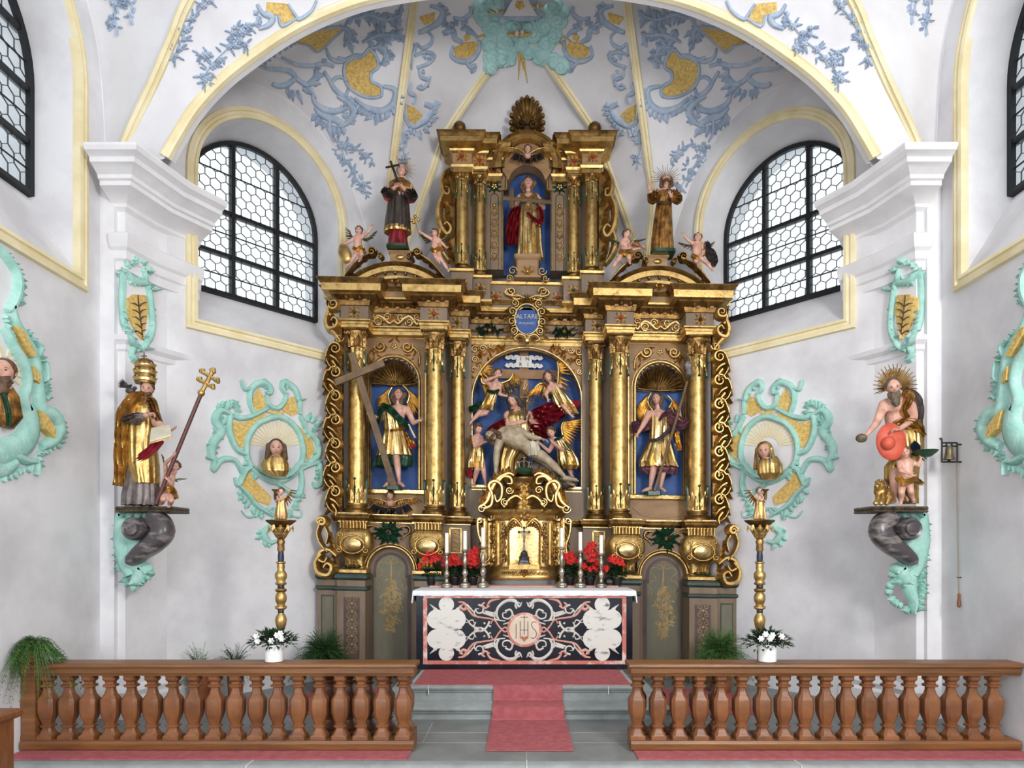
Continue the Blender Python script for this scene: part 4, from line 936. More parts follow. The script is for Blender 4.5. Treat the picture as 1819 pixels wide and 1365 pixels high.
# --- niches with blue backs
def arch_uv(c, hw, vb, vs, n=20): return [(c - hw, vb), (c - hw, vs)] + [(c - hw * cos(pi * i / n), vs - hw * sin(pi * i / n)) for i in range(1, n)] + [(c + hw, vs), (c + hw, vb)]
for s in (-1, 1):
    c = s * 236; Y = 9.58; S = Retab(Y)
    w_ = MB(); ar = arch_uv(c, 42, 874, 684); lp = [(c - 60, 874)] + ar + [(c + 60, 874), (c + 60, 600), (c - 60, 600)]
    w_.slab([S.at(*p)[0] for p in lp], (0, .10, 0)); rbox(w_, c - 60, c + 60, vz(925, Y), vz(874, Y), Y, .12); part('niche_wall', w_, 'ochre_wood', 0)
    b = MB(); B = Retab(9.69); b.slab([B.at(*p)[0] for p in ((c - 80, 885), (c + 80, 885), (c + 80, 610), (c - 80, 610))], (0, .03, 0)); nb = part('niche_back', b, 'blue_bg', 0)
    b = MB()
    for q in (-1, 1): rbox(b, c + q * 46 - 1, c + q * 46 + 1, vz(890, Y), vz(640, Y), Y + .03, .08)
    part('niche_jamb', b, 'blue_bg', 0)
    fr = MB(); stroke(S, fr, arch_uv(c, 45, 874, 684), 5.5, .04, smooth=False); stroke(S, fr, arch_uv(c, 50, 874, 684), 2, .025, smooth=False); part('niche_frame', fr, 'gold')
    si = MB(); mould(si, c - 50, c + 50, Y - .03, .1, [(0, vz(884, Y)), (.03, vz(882, Y)), (.035, vz(876, Y)), (0, vz(874, Y))]); part('niche_sill', si, 'gold_bright')
    # scallop shell in the niche head
    shl = MB(); h0 = (c, 686); n = 15; SB = Retab(9.57)
    for i in range(n):
        a = pi + pi * (i + .5) / n; L = 39
        q = [SB.at(h0[0] + 5 * cos(a), h0[1] + 5 * sin(a) * .9), SB.at(h0[0] + L * .6 * cos(a), h0[1] + L * .6 * sin(a)), SB.at(h0[0] + L * cos(a), h0[1] + L * sin(a))]
        pts = [q[0][0] + Vector((0, .10, 0)), q[1][0] + Vector((0, .06, 0)), q[2][0] + Vector((0, -.06, 0))]
        shl.tube(crs(pts, 4), [.010 + .018 * j / 8 for j in range(9)], 8)
    shl.slab([SB.at(c - 40 * cos(pi * i / 20), 688 - 40 * sin(pi * i / 20))[0] + Vector((0, .1, 0)) for i in range(21)], (0, .03, 0))
    stroke(SB, shl, [(c - 40, 687), (c, 690), (c + 40, 687)], 3, .03); rosette(SB, shl, c, 686, 6, .04)
    part('niche_shell', shl, 'gold_dark')
    wv = MB(); stroke(S, wv, [(c - (40 + 1.6 * cos(i * pi)) * cos(pi * i / 26), 684 - (40 + 1.6 * cos(i * pi)) * sin(pi * i / 26)) for i in range(27)], 1.1, .012); part('niche_lace_edge', wv, 'white_paint')
    o = MB()
    for q in (-1, 1):
        stroke(S, o, spi(c + q * 24, 622, 10, -q * .3 if q > 0 else pi, 1.5, q), (5.5, 3), .045); stroke(S, o, [(c + q * 34, 622), (c + q * 44, 634), (c + q * 46, 652)], (6, 2), .04)
        for k in range(6): sleaf(S, o, c + q * (10 + 5 * k), 614 + 5.5 * k, random.uniform(0, 6.3), 12, 6, .03, 2)
        sleaf(S, o, c + q * 12, 622, pi / 2 - q * 1.2, 14, 7, .03, 3); sleaf(S, o, c + q * 44, 640, pi / 2, 16, 7, .03, 3); sleaf(S, o, c + q * 38, 628, .3 * q + pi / 2, 12, 6, .03, 2)
    rosette(S, o, c, 621, 6, .035); part('spandrel_carving', o, 'gold')
    st = MB()
    for q in (-1, 1): stroke(S, st, [(c + q * 56, 606), (c + q * 56, 912)], 1.6, .012, smooth=False, round_=False)
    stroke(S, st, [(c - 56, 606), (c + 56, 606)], 1.6, .012, smooth=False, round_=False); part('gilded_edge', st, 'gold')
# cartouche under the right niche
S = Retab(9.58); c = 236; m = MB(); fill(S, m, [(c + 46 * cos(a * pi / 16) * (1 + .06 * cos(4 * a * pi / 8)), 899 + 17 * sin(a * pi / 16)) for a in range(32)], .012, 8)
part('oval_cartouche', m, 'ochre_wood', 30)
# --- entablature
def entab(u0, u1, Y, d, proj, ends=(1, 1), cs=1.):
    z = ZB; ent = MB(); gold_ = MB(); fas = MB()
    rbox(ent, u0, u1, z['fb'], z['ft'], Y, d)
    mould(gold_, u0, u1, Y, d, [(.0, z['ab']), (.0, z['ab'] + .045), (.012, z['ab'] + .05), (.012, z['fb'] - .035), (.03, z['fb'] - .02), (.03, z['fb'] - .005), (0, z['fb'])], ends)
    mould(fas, u0, u1, Y, d, [(0, z['ft']), (.015, z['ft'] + .01), (.02, z['ft'] + .03), (.03, z['ft'] + .07), (proj * .45, z['cb'] - .02), (proj * .5, z['cb'])], ends)
    mould(gold_, u0, u1, Y, d, [(proj * .5, z['cb']), (proj * .78, z['cb'] + .004), (proj * .8, z['cf']), (proj * .8, z['cf'] + .004)], ends)
    mould(fas, u0, u1, Y, d, [(proj * .82, z['cf'] + .004), (proj * .86, z['cf'] + .02), (proj * .95, z['cf'] + .045), (proj, z['ct'] - .008), (proj, z['ct'])], ends)
    part('frieze', ent, 'brown', 0); part('architrave', gold_, 'gold', 25); part('cornice', fas, 'gold_dark', 25)
for s in (-1, 1):
    def so(a, b): return sorted((s * a, s * b))
    u = so(330, 140); entab(u[0], u[1], 9.42, .4, .24)
    u = so(331, 282); entab(u[0], u[1], 9.14, .4, .26)
    u = so(190, 142); entab(u[0], u[1], 9.14, .4, .26)
    u = so(144, 104); entab(u[0], u[1], 9.48, .4, .22)
entab(-110, 110, 9.78, .2, .20)
# brackets and red-gold blocks under the cornice
bk = MB(); bl = MB()
for s in (-1, 1):
    for u0, u1, Y in ((330, 283, 9.14), (283, 190, 9.42), (190, 142, 9.14), (142, 104, 9.48)):
        n = max(2, int((u0 - u1) / 16))
        for i in range(n):
            u = s * (u1 + (u0 - u1) * (i + .5) / n); X = uX(u, Y); z = ZB['ft'] + .09
            bk.ball((X, Y - .07, tz(X, z)), (.024, .06, .035), 8); bl.box(X + .035, X + .085, Y - .05, Y, tz(X, z - .035), tz(X, z + .03))
for i in range(12):
    X = uX(-95 + 17.3 * i, 9.78); z = ZB['ft'] + .09; bk.ball((X, 9.71, tz(X, z)), (.024, .06, .035), 8); bl.box(X + .03, X + .08, 9.73, 9.78, tz(X, z - .035), tz(X, z + .03))
part('cornice_bracket_row', bk, 'gold_old'); part('dentil_row', bl, 'ochre_wood', 0)
# frieze carving
for s in (-1, 1):
    def flower_block(u, v, Y, col, hw=9):
        S = Retab(Y); m = MB()
        for q in range(4):
            a = pi / 4 + q * pi / 2; sleaf(S, m, u + 3 * cos(a), v + 3 * sin(a), a, 9, 6, .03, 2); sleaf(S, m, u + 2 * cos(a + .8), v + 2 * sin(a + .8), a + .785, 8, 4, .025, 2)
            stroke(S, m, spi(u + 7 * cos(a), v + 7 * sin(a), 3, a, 1.2, 1), 1.3, .02)
        o = part('frieze_flower', m, 'gold_bright'); m = MB(); sdome(S, m, u, v, 3, 3, .04); m.build('jewel', col, o)
    vf = lambda Y: CY - (4.893 - H) * F / Y
    flower_block(s * 307, vf(9.14), 9.14, 'green'); flower_block(s * 166, vf(9.14), 9.14, 'crimson'); flower_block(s * 124, vf(9.48), 9.48, 'green')
    S = Retab(9.42); m = MB(); v = vf(9.42); c = s * 236
    for q in (-1, 1):
        stroke(S, m, [(c, v + 2), (c + q * 8, v + 7), (c + q * 18, v - 2), (c + q * 28, v - 6), (c + q * 36, v + 2), (c + q * 41, v + 8), (c + q * 45, v + 2)], (4, 9, 9, 4), .045)
        stroke(S, m, spi(c + q * 12, v - 4, 7, 0, 1.4, q), 3.5, .04); stroke(S, m, spi(c + q * 41, v - 6, 6, 0, 1.4, q), 3.2, .04)
        for k in range(4): sleaf(S, m, c + q * (10 + 9 * k), v + 2 - k, -pi / 2 + q * (.8 if k % 2 else -.6), 11, 6, .035, 2)
        stroke(S, m, spi(c + q * 27, v + 4, 7, pi, 1.4, -q), (4, 2), .045); stroke(S, m, [(c + q * 20, v + 8), (c + q * 30, v + 10), (c + q * 38, v - 4)], (3, 6, 2), .045)
        for k in range(6): sleaf(S, m, c + q * (6 + 7 * k), v + 3 * sin(k * 2), k * 1.3 + q, 11, 7, .045, 2)
    sleaf(S, m, c, v + 8, -pi / 2, 17, 9, .05, 3); part('frieze_scroll', m, 'gold_bright')
    # green garlands left and right of the plaque
    S = Retab(9.77); m = MB(); g = MB(); c = s * 66; v = vf(9.78) + 1
    for k in range(26): sleaf(S, m, c + random.uniform(-18, 18), v + random.uniform(-6, 6), random.uniform(0, 6.3), random.uniform(8, 13), 5, .06, 2, .8)
    for k in range(9): sleaf(S, g, c + random.uniform(-16, 16), v + random.uniform(-6, 7), random.uniform(0, 6.3), 9, 2.5, .075, 2)
    sdome(S, g, c, v, 5, 5, .09); sleaf(S, g, c - 22, v, pi, 12, 7, .04, 3); sleaf(S, g, c + 22, v, 0, 12, 7, .04, 3)
    part('frieze_garland', m, 'green'); part('garland_gilding', g, 'gold')
# inscribed plaque
S = Retab(9.60); m = MB(); m.slab([S.at(20 * cos(i * pi / 18), 569 + (25 if sin(i * pi / 18) > 0 else 23) * sin(i * pi / 18) * (1 + .12 * (sin(i * pi / 18) > .9)))[0] for i in range(36)], (0, .03, 0))
pq = part('inscription_plaque', m, 'blue_bg', 0)
def text(body, c, size, m, parent, name='lettering', ext=.004, rz=0):
    cu = bpy.data.curves.new(name, 'FONT'); cu.body = body; cu.size = size; cu.align_x = 'CENTER'; cu.align_y = 'CENTER'; cu.extrude = ext
    o = bpy.data.objects.new('tmp', cu); COL.objects.link(o); o.rotation_euler = (pi / 2, 0, rz); o.location = c
    bpy.context.view_layer.update(); dg = bpy.context.evaluated_depsgraph_get(); me = bpy.data.meshes.new_from_object(o.evaluated_get(dg)); me.transform(o.matrix_world)
    bpy.data.objects.remove(o); me.materials.clear(); me.materials.append(M[m]); r = bpy.data.objects.new(name, me); COL.objects.link(r); r.parent = parent
    if parent.name in PLOC: r.matrix_parent_inverse = Matrix.Translation(-PLOC[parent.name])
    return r
p = S.at(0, 563)[0]; text('ALTARE', p + Vector((0, -.005, 0)), .088, 'paper', pq)
p = S.at(0, 575)[0]; text('PRIVILEGIAT.', p + Vector((0, -.005, 0)), .042, 'paper', pq)
m = MB(); stroke(S, m, [(22 * cos(i * pi / 20), 569 + 27 * sin(i * pi / 20)) for i in range(41)], 4.5, .05, smooth=False)
for q in (-1, 1):
    for v0, r in ((541, 7), (556, 8), (574, 8), (590, 7)):
        stroke(S, m, spi(q * (27 + (v0 - 568) ** 2 * -.008), v0, r, pi / 2, 1.5, q), (4, 2), .06); sleaf(S, m, q * 28, v0 + 6, pi / 2 - q * .9, 16, 8, .06, 3)
    stroke(S, m, spi(q * 28, 520, 8, pi, 1.4, q), (4.5, 2), .06); stroke(S, m, [(q * 4, 532), (q * 16, 527), (q * 28, 528), (q * 38, 524), (q * 36, 516)], (3, 6, 3), .05)
    stroke(S, m, [(q * 3, 600), (q * 14, 596), (q * 22, 604), (q * 16, 608)], (5, 3), .06)
for i in range(9):
    a = -pi / 2 + (i - 4) * .3; sleaf(S, m, 2 * cos(a), 541 + 2 * sin(a), a, 16, 4.5, .05, 1)
sdome(S, m, 0, 606, 6, 7, .08); rosette(S, m, 0, 600, 7, .07)
part('plaque_frame', m, 'gold_bright')
# --- central niche
Y = 9.80; S = Retab(Y)
def ell(c, hw, vb, vs, vt, n=26): return [(c - hw, vb), (c - hw, vs)] + [(c - hw * cos(pi * i / n), vs - (vs - vt) * sin(pi * i / n) ** 1.0) for i in range(1, n)] + [(c + hw, vs), (c + hw, vb)]
w_ = MB(); ar = ell(0, 97, 866, 712, 618); lp = [(-104, 866)] + ar + [(104, 866), (104, 596), (-104, 596)]; w_.slab([S.at(*p)[0] for p in lp], (0, .28, 0)); rbox(w_, -106, 106, vz(940, Y), vz(866, Y), Y - .02, .3); part('central_niche_wall', w_, 'ochre_wood', 0)
b = MB(); B = Retab(10.06); b.slab([B.at(*p)[0] for p in ((-108, 880), (108, 880), (108, 600), (-108, 600))], (0, .03, 0)); cnb = part('central_niche_back', b, 'blue_bg', 0)
fr = MB(); stroke(S, fr, ell(0, 97, 866, 712, 619), 5.5, .05, smooth=False); 
for q in (-1, 1): stroke(S, fr, [(q * 103, 604), (q * 103, 905)], 3.5, .03, smooth=False, round_=False)
stroke(S, fr, [(-103, 866), (103, 866)], 4, .04, smooth=False, round_=False)
for q in (-1, 1):
    stroke(Retab(9.775), fr, [(q * 50, 873), (q * 98, 873), (q * 98, 904), (q * 50, 904), (q * 50, 873)], 3, .03, smooth=False, round_=False)
part('central_niche_frame', fr, 'gold_bright')
m = MB()
for q in (-1, 1):
    for k in range(30):
        t_ = random.random(); x = 98 - 58 * t_; y0 = 618 + 4 * t_; y1 = 712 - 93 * sqrt(max(0, 1 - (x / 97) ** 2)) - 8
        if y1 < y0: y1 = y0 + 1
        y = random.uniform(y0 - 2, y1); sleaf(S, m, q * x, y, random.uniform(0, 6.3), 10, 7, .05, 2)
    for x, y, r in ((92, 624, 7), (92, 642, 6), (93, 660, 5), (78, 622, 6), (64, 618, 4)): stroke(S, m, spi(q * x, y, r, 0, 1.5, q), (3.6, 2), .045)
part('spandrel_carving', m, 'gold_bright')
# painted cross behind the group with its title scroll
m = MB(); CB = Retab(10.02)
m.slab([CB.at(*p)[0] for p in ((-13, 880), (3, 880), (3, 612), (-13, 612))], (0, .04, 0)); m.slab([CB.at(*p)[0] for p in ((-70, 674), (62, 674), (62, 658), (-70, 658))], (0, -.02, 0)); part('painted_cross', m, 'cross_tan', 0)
m = MB()
for q in (-1, 1):
    for dv in (-7, 7):
        pts = [(-5 + q * 10, 643 + dv)] + [(-5 + q * (14 + 4.6 * i), 643 + dv + 1.5 * (1 if i % 2 else -1)) for i in range(5)]; stroke(Retab(9.99), m, pts, 6, .012, round_=False)
m.slab([Retab(9.98).at(*p)[0] for p in ((-19, 653), (9, 653), (9, 633), (-19, 633))], (0, .02, 0)); sc_ = part('title_scroll', m, 'white_paint', 0)
for ch, du, v in (('I', -11, 638), ('N', 1, 638), ('R', -11, 648), ('I', 2, 648)): text(ch, Retab(9.974).at(du, v)[0], .075, 'dark', sc_, 'letter', .003)
# --- segmental pediments
for s in (-1, 1):
    cu, Yp = s * 234, 9.10; S = Retab(Yp); ap = 468; ch = 96; bs = 513; R = (ch * ch + (bs - ap) ** 2) / (2 * (bs - ap)); cv = ap + R; am = math.asin(ch / R)
    def arcp(r, n=24): return [(cu + r * sin(-am + 2 * am * i / n), cv - r * cos(-am + 2 * am * i / n)) for i in range(n + 1)]
    for (r0, r1, off, dep, mt, nm) in ((R, R - 6, -.10, .5, 'gold_dark', 'pediment_edge'), (R - 6, R - 17, -.06, .45, 'gold', 'pediment_band'), (R - 17, R - 26, .02, .35, 'brown', 'pediment_soffit'), (R - 26, R - 31, -.03, .35, 'gold', 'pediment_inner_band')):
        SS = Retab(Yp + off); a = [SS.at(*p)[0] for p in arcp(r0)]; b = [SS.at(*p)[0] for p in arcp(r1)]; m = MB()
        if mt == 'gold_dark': b = [q + Vector((0, .04, 0)) for q in b]
        m.loft([a, b, [q + Vector((0, dep, 0)) for q in b], [q + Vector((0, dep, 0)) for q in a], a], False, False); part(nm, m, mt, 50)
    m = MB()
    for p in arcp(R - 21, 10)[1:-1]: sdome(Retab(Yp + .01), m, p[0], p[1], 2.5, 4, .05)
    part('pediment_bracket_row', m, 'gold_old')
    m = MB(); SS = Retab(Yp + .12); m.slab([SS.at(*p)[0] for p in arcp(R - 30)], (0, .2, 0)); part('pediment_panel', m, 'ochre_wood', 0)
    m = MB(); SS = Retab(Yp + .10)
    for q in (-1, 1):
        stroke(SS, m, [(cu + q * 4, 507), (cu + q * 18, 502), (cu + q * 30, 507), (cu + q * 40, 510)], (4, 6, 2), .05); stroke(SS, m, spi(cu + q * 14, 501, 6, 0, 1.4, q), 3, .05)
        for k in range(4): sleaf(SS, m, cu + q * (4 + 9 * k), 508, -pi / 2 + q * (.2 + .2 * k), 12, 7, .06, 3)
    sleaf(SS, m, cu, 512, -pi / 2, 18, 10, .08, 3); part('pediment_carving', m, 'gold_bright')
    # scrolls and statue pedestal riding the pediment
    m = MB(); SS = Retab(9.05)
    for q in (-1, 1):
        acanth(SS, m, [(cu + q * 88, 500), (cu + q * 70, 478), (cu + q * 52, 464), (cu + q * 38, 458)], 8, .10, -q, 1.3, 4); stroke(SS, m, spi(cu + q * 40, 457, 8, pi if q > 0 else 0, 1.5, q), (6, 3), .12)
        stroke(SS, m, spi(cu + q * 26, 462, 5, pi / 2, 1.5, q), (4, 2), .1)
    part('pediment_scroll', m, 'gold_old')
    m = MB(); Yq = 9.02; du = s * 4
    u0 = cu - du * 0 + (8 if s < 0 else -3); mould(m, u0 - 18, u0 + 18, Yq, .3, [(0, vz(469, Yq)), (0, vz(455, Yq)), (.02, vz(453, Yq)), (.02, vz(449.5, Yq)), (0, vz(449, Yq))]); pd = part('statue_pedestal', m, 'ochre_wood')
    m = MB(); sdome(Retab(Yq), m, u0, 461, 8, 5, .03); stroke(Retab(Yq), m, [(u0 - 18, 451.5), (u0 + 18, 451.5)], 2.5, .03); m.build('pedestal_boss', 'gold', pd)
# --- upper storey
Y2 = 9.70
S = Retab(Y2); w_ = MB(); ar = arch_uv(0, 42, 480, 336)
niche = [(-42, 480), (-42, 338), (-33, 338), (-33, 326)] + [(-33 * cos(pi * i / 18), 326 - 32 * sin(pi * i / 18)) for i in range(1, 18)] + [(33, 326), (33, 338), (42, 338), (42, 480)]
lp = [(-128, 480)] + niche + [(128, 480), (128, 262), (-128, 262)]; w_.slab([S.at(*p)[0] for p in lp], (0, .26, 0)); part('upper_wall', w_, 'brown', 0)
b = MB(); B = Retab(9.95); b.slab([B.at(*p)[0] for p in ((-48, 490), (48, 490), (48, 285), (-48, 285))], (0, .03, 0)); part('upper_niche_back', b, 'blue_bg', 0)
m = MB(); stroke(S, m, [(-36, 340), (-36, 326)] + [(-36 * cos(pi * i / 18), 326 - 35 * sin(pi * i / 18)) for i in range(1, 18)] + [(36, 326), (36, 340)], 7, .05, smooth=False)
for q in (-1, 1):
    stroke(S, m, [(q * 36, 340), (q * 48, 340)], 4, .05, smooth=False); stroke(S, m, [(q * 44, 342), (q * 44, 478)], 2, .03, smooth=False)
part('upper_niche_frame', m, 'gold')
for q in (-1, 1):
    m = MB(); stroke(S, m, [(q * 51, 480), (q * 51, 352)] + [(q * 58 - q * 7 * cos(pi * i / 8), 352 - 7 * sin(pi * i / 8)) for i in range(1, 8)] + [(q * 65, 352), (q * 65, 480)], 1.2, .012, smooth=False); part('strip_border', m, 'gold_dark')
    m = MB()
    for k in range(5):
        v = 376 + 20 * k
        for e in (-1, 1): stroke(S, m, [(q * 58, v + 8), (q * 58 + e * 6, v + 2), (q * 58 + e * 4, v - 6), (q * 58, v - 4)], (1.5, 3.5, 1.5), .02); sleaf(S, m, q * 58, v + 8, -pi / 2 + e * .6, 11, 5, .025, 2)
    sdome(S, m, q * 58, 366, 3, 4, .03); part('strip_carving', m, 'gold')
    m = MB(); g = MB(); 
    for k in range(8): a = k * pi / 4; sleaf(S, m, q * 58, 333, a, 13, 6, .03, 2)
    rosette(S, g, q * 58, 333, 6, .05); part('leaf_rosette', m, 'green'); part('gold_rosette', g, 'gold')
def vcol(u, Y, hw, v0, v1): 
    k = lambda v: vz(v, Y); column(u, Y, hw, k(v0), k(v1), k(v1 + 21), k(v1 + 50), k(v0 - 40), k(v0 - 9), 'upper_column', 22)
for q in (-1, 1): vcol(q * 116, 9.40, 11, 479, 297); vcol(q * 84, 9.52, 10.5, 490, 306)
# upper pedestals
ped = MB(); pg = MB()
for q in (-1, 1):
    for u0, u1, Y, v0, v1 in ((135, 97, 9.34, 480, 531), (99, 65, 9.46, 491, 538), (66, 0, 9.62, 502, 552)):
        u = sorted((q * u0, q * u1)); rbox(ped, u[0], u[1], vz(v1, Y), vz(v0, Y), Y, .3)
        mould(pg, u[0], u[1], Y, .3, [(0, vz(v0 + 6, Y)), (.02, vz(v0 + 4, Y)), (.025, vz(v0, Y)), (0, vz(v0 - 1, Y))]); mould(pg, u[0], u[1], Y, .3, [(.02, vz(v1, Y)), (.02, vz(v1 - 4, Y)), (0, vz(v1 - 5, Y))])
        if u1 > 0: flower_block(q * (u0 + u1) / 2, (v0 + v1) / 2 + 1, Y, 'crimson' if u0 > 100 else 'green')
    flower_block(q * 55, 529, 9.62, 'crimson')
    m = MB(); stroke(Retab(9.61), m, spi(q * 30, 522, 9, 0, 1.4, q), (4, 2), .03); stroke(Retab(9.61), m, [(q * 5, 530), (q * 18, 533), (q * 30, 529), (q * 40, 522), (q * 36, 516)], (5, 3), .03); part('pedestal_scroll', m, 'gold_bright')
part('upper_pedestal', ped, 'brown', 0); part('upper_pedestal_moulding', pg, 'gold')
# upper entablature with the arch
def uent(u0, u1, Y, d, vt, proj):
    k = lambda v: vz(v, Y); ue = MB(); ug = MB(); uc = MB()
    rbox(ue, u0, u1, k(vt + 48), k(vt + 26), Y, d)
    mould(ug, u0, u1, Y, d, [(0, k(vt + 60)), (.0, k(vt + 54)), (.015, k(vt + 52)), (.025, k(vt + 48)), (0, k(vt + 47))])
    mould(ug, u0, u1, Y, d, [(0, k(vt + 27)), (.03, k(vt + 24)), (.04, k(vt + 21)), (proj * .45, k(vt + 18)), (proj * .75, k(vt + 16)), (proj * .78, k(vt + 8))])
    mould(uc, u0, u1, Y, d, [(proj * .78, k(vt + 8)), (proj * .85, k(vt + 6)), (proj * .95, k(vt + 2)), (proj, k(vt + 1)), (proj, k(vt))])
    part('upper_frieze', ue, 'ochre_wood', 0); part('upper_architrave', ug, 'gold', 25); part('upper_cornice', uc, 'gold_dark', 25)
for q in (-1, 1):
    u = sorted((q * 130, q * 70)); uent(u[0], u[1], 9.64, .25, 254, .2)
    u = sorted((q * 132, q * 98)); uent(u[0], u[1], 9.38, .4, 246, .2)
    u = sorted((q * 98, q * 72)); uent(u[0], u[1], 9.50, .4, 250, .2)
    u = sorted((q * 74, q * 46)); uent(u[0], u[1], 9.62, .3, 262, .16)
    m = MB()
    flower_block(q * 116, 279, 9.38, 'crimson', 7); flower_block(q * 84, 287, 9.50, 'crimson', 7); flower_block(q * 58, 302, 9.62, 'crimson', 6)
    m = MB(); stroke(Retab(9.69), m, [(q * 43 + 6 * cos(a), 291 + 6 * sin(a)) for a in [i * pi / 8 for i in range(17)]], 2, .03, smooth=False); rosette(Retab(9.69), m, q * 43, 291, 5, .04); part('spandrel_rosette', m, 'gold_bright')
cvx, cvy = 0, 292
for r0, r1, off, dep, mt, nm in ((62, 57, -.16, .4, 'gold_dark', 'arch_edge'), (57, 46, -.12, .35, 'gold', 'arch_band'), (46, 41, -.05, .3, 'gold_dark', 'arch_soffit')):
    SS = Retab(9.64 + off); an = [radians(-96 + 192 * i / 32) for i in range(33)]
    a = [SS.at(r0 * sin(t), cvy - r0 * cos(t))[0] for t in an]; b = [SS.at(r1 * sin(t), cvy - r1 * cos(t))[0] for t in an]; m = MB()
    m.loft([a, b, [p + Vector((0, dep, 0)) for p in b], [p + Vector((0, dep, 0)) for p in a], a], False, False); part(nm, m, mt, 50)
m = MB(); SS = Retab(9.64); m.slab([SS.at(44 * sin(t), 296 - 46 * cos(t))[0] for t in [radians(-100 + 200 * i / 24) for i in range(25)]] + [SS.at(-33 * sin(t), 326 - 33 * cos(t) * 1.0)[0] for t in [radians(-80 + 160 * i / 16) for i in range(17)]], (0, .2, 0)); part('arch_tympanum', m, 'ochre_wood', 0)
for q in (-1, 1):
    m = MB(); p = Retab(9.45).at(q * 120, 229)[0]; m.lathe(p + Vector((0, 0, -.13)), [(.045, 0), (.05, .015), (.028, .03), (.03, .05), (.055, .07), (.08, .10), (.088, .14), (.08, .18), (.05, .21), (.01, .222)], 20); part('ball_finial', m, 'gold_dark', 50)
# crowning shell
S = Retab(9.55); m = MB(); n = 13
for i in range(n):
    a = -pi / 2 + (i - (n - 1) / 2) * .30; L = 33 * (1 - .12 * abs(i - 6) / 6)
    tip = (L * cos(a) * .98, 222 + L * 1.42 * sin(a) * (1 if abs(i - 6) < 5 else .9)); pts = [S.at(4 * cos(a), 226 + 4 * sin(a))[0], S.at(tip[0] * .55, 222 + (tip[1] - 222) * .6)[0] + Vector((0, .07, 0)), S.at(*tip)[0] + Vector((0, -.02, 0))]
    m.tube(crs(pts, 5), [.012 + .026 * j / 10 for j in range(11)], 8); m.ball(S.at(*tip)[0] + Vector((0, -.02, 0)), .032, 8)
for q in (-1, 1): stroke(S, m, spi(q * 10, 223, 8, pi if q > 0 else 0, 1.5, q), 4, .05)
part('crowning_shell', m, 'gold_dark')
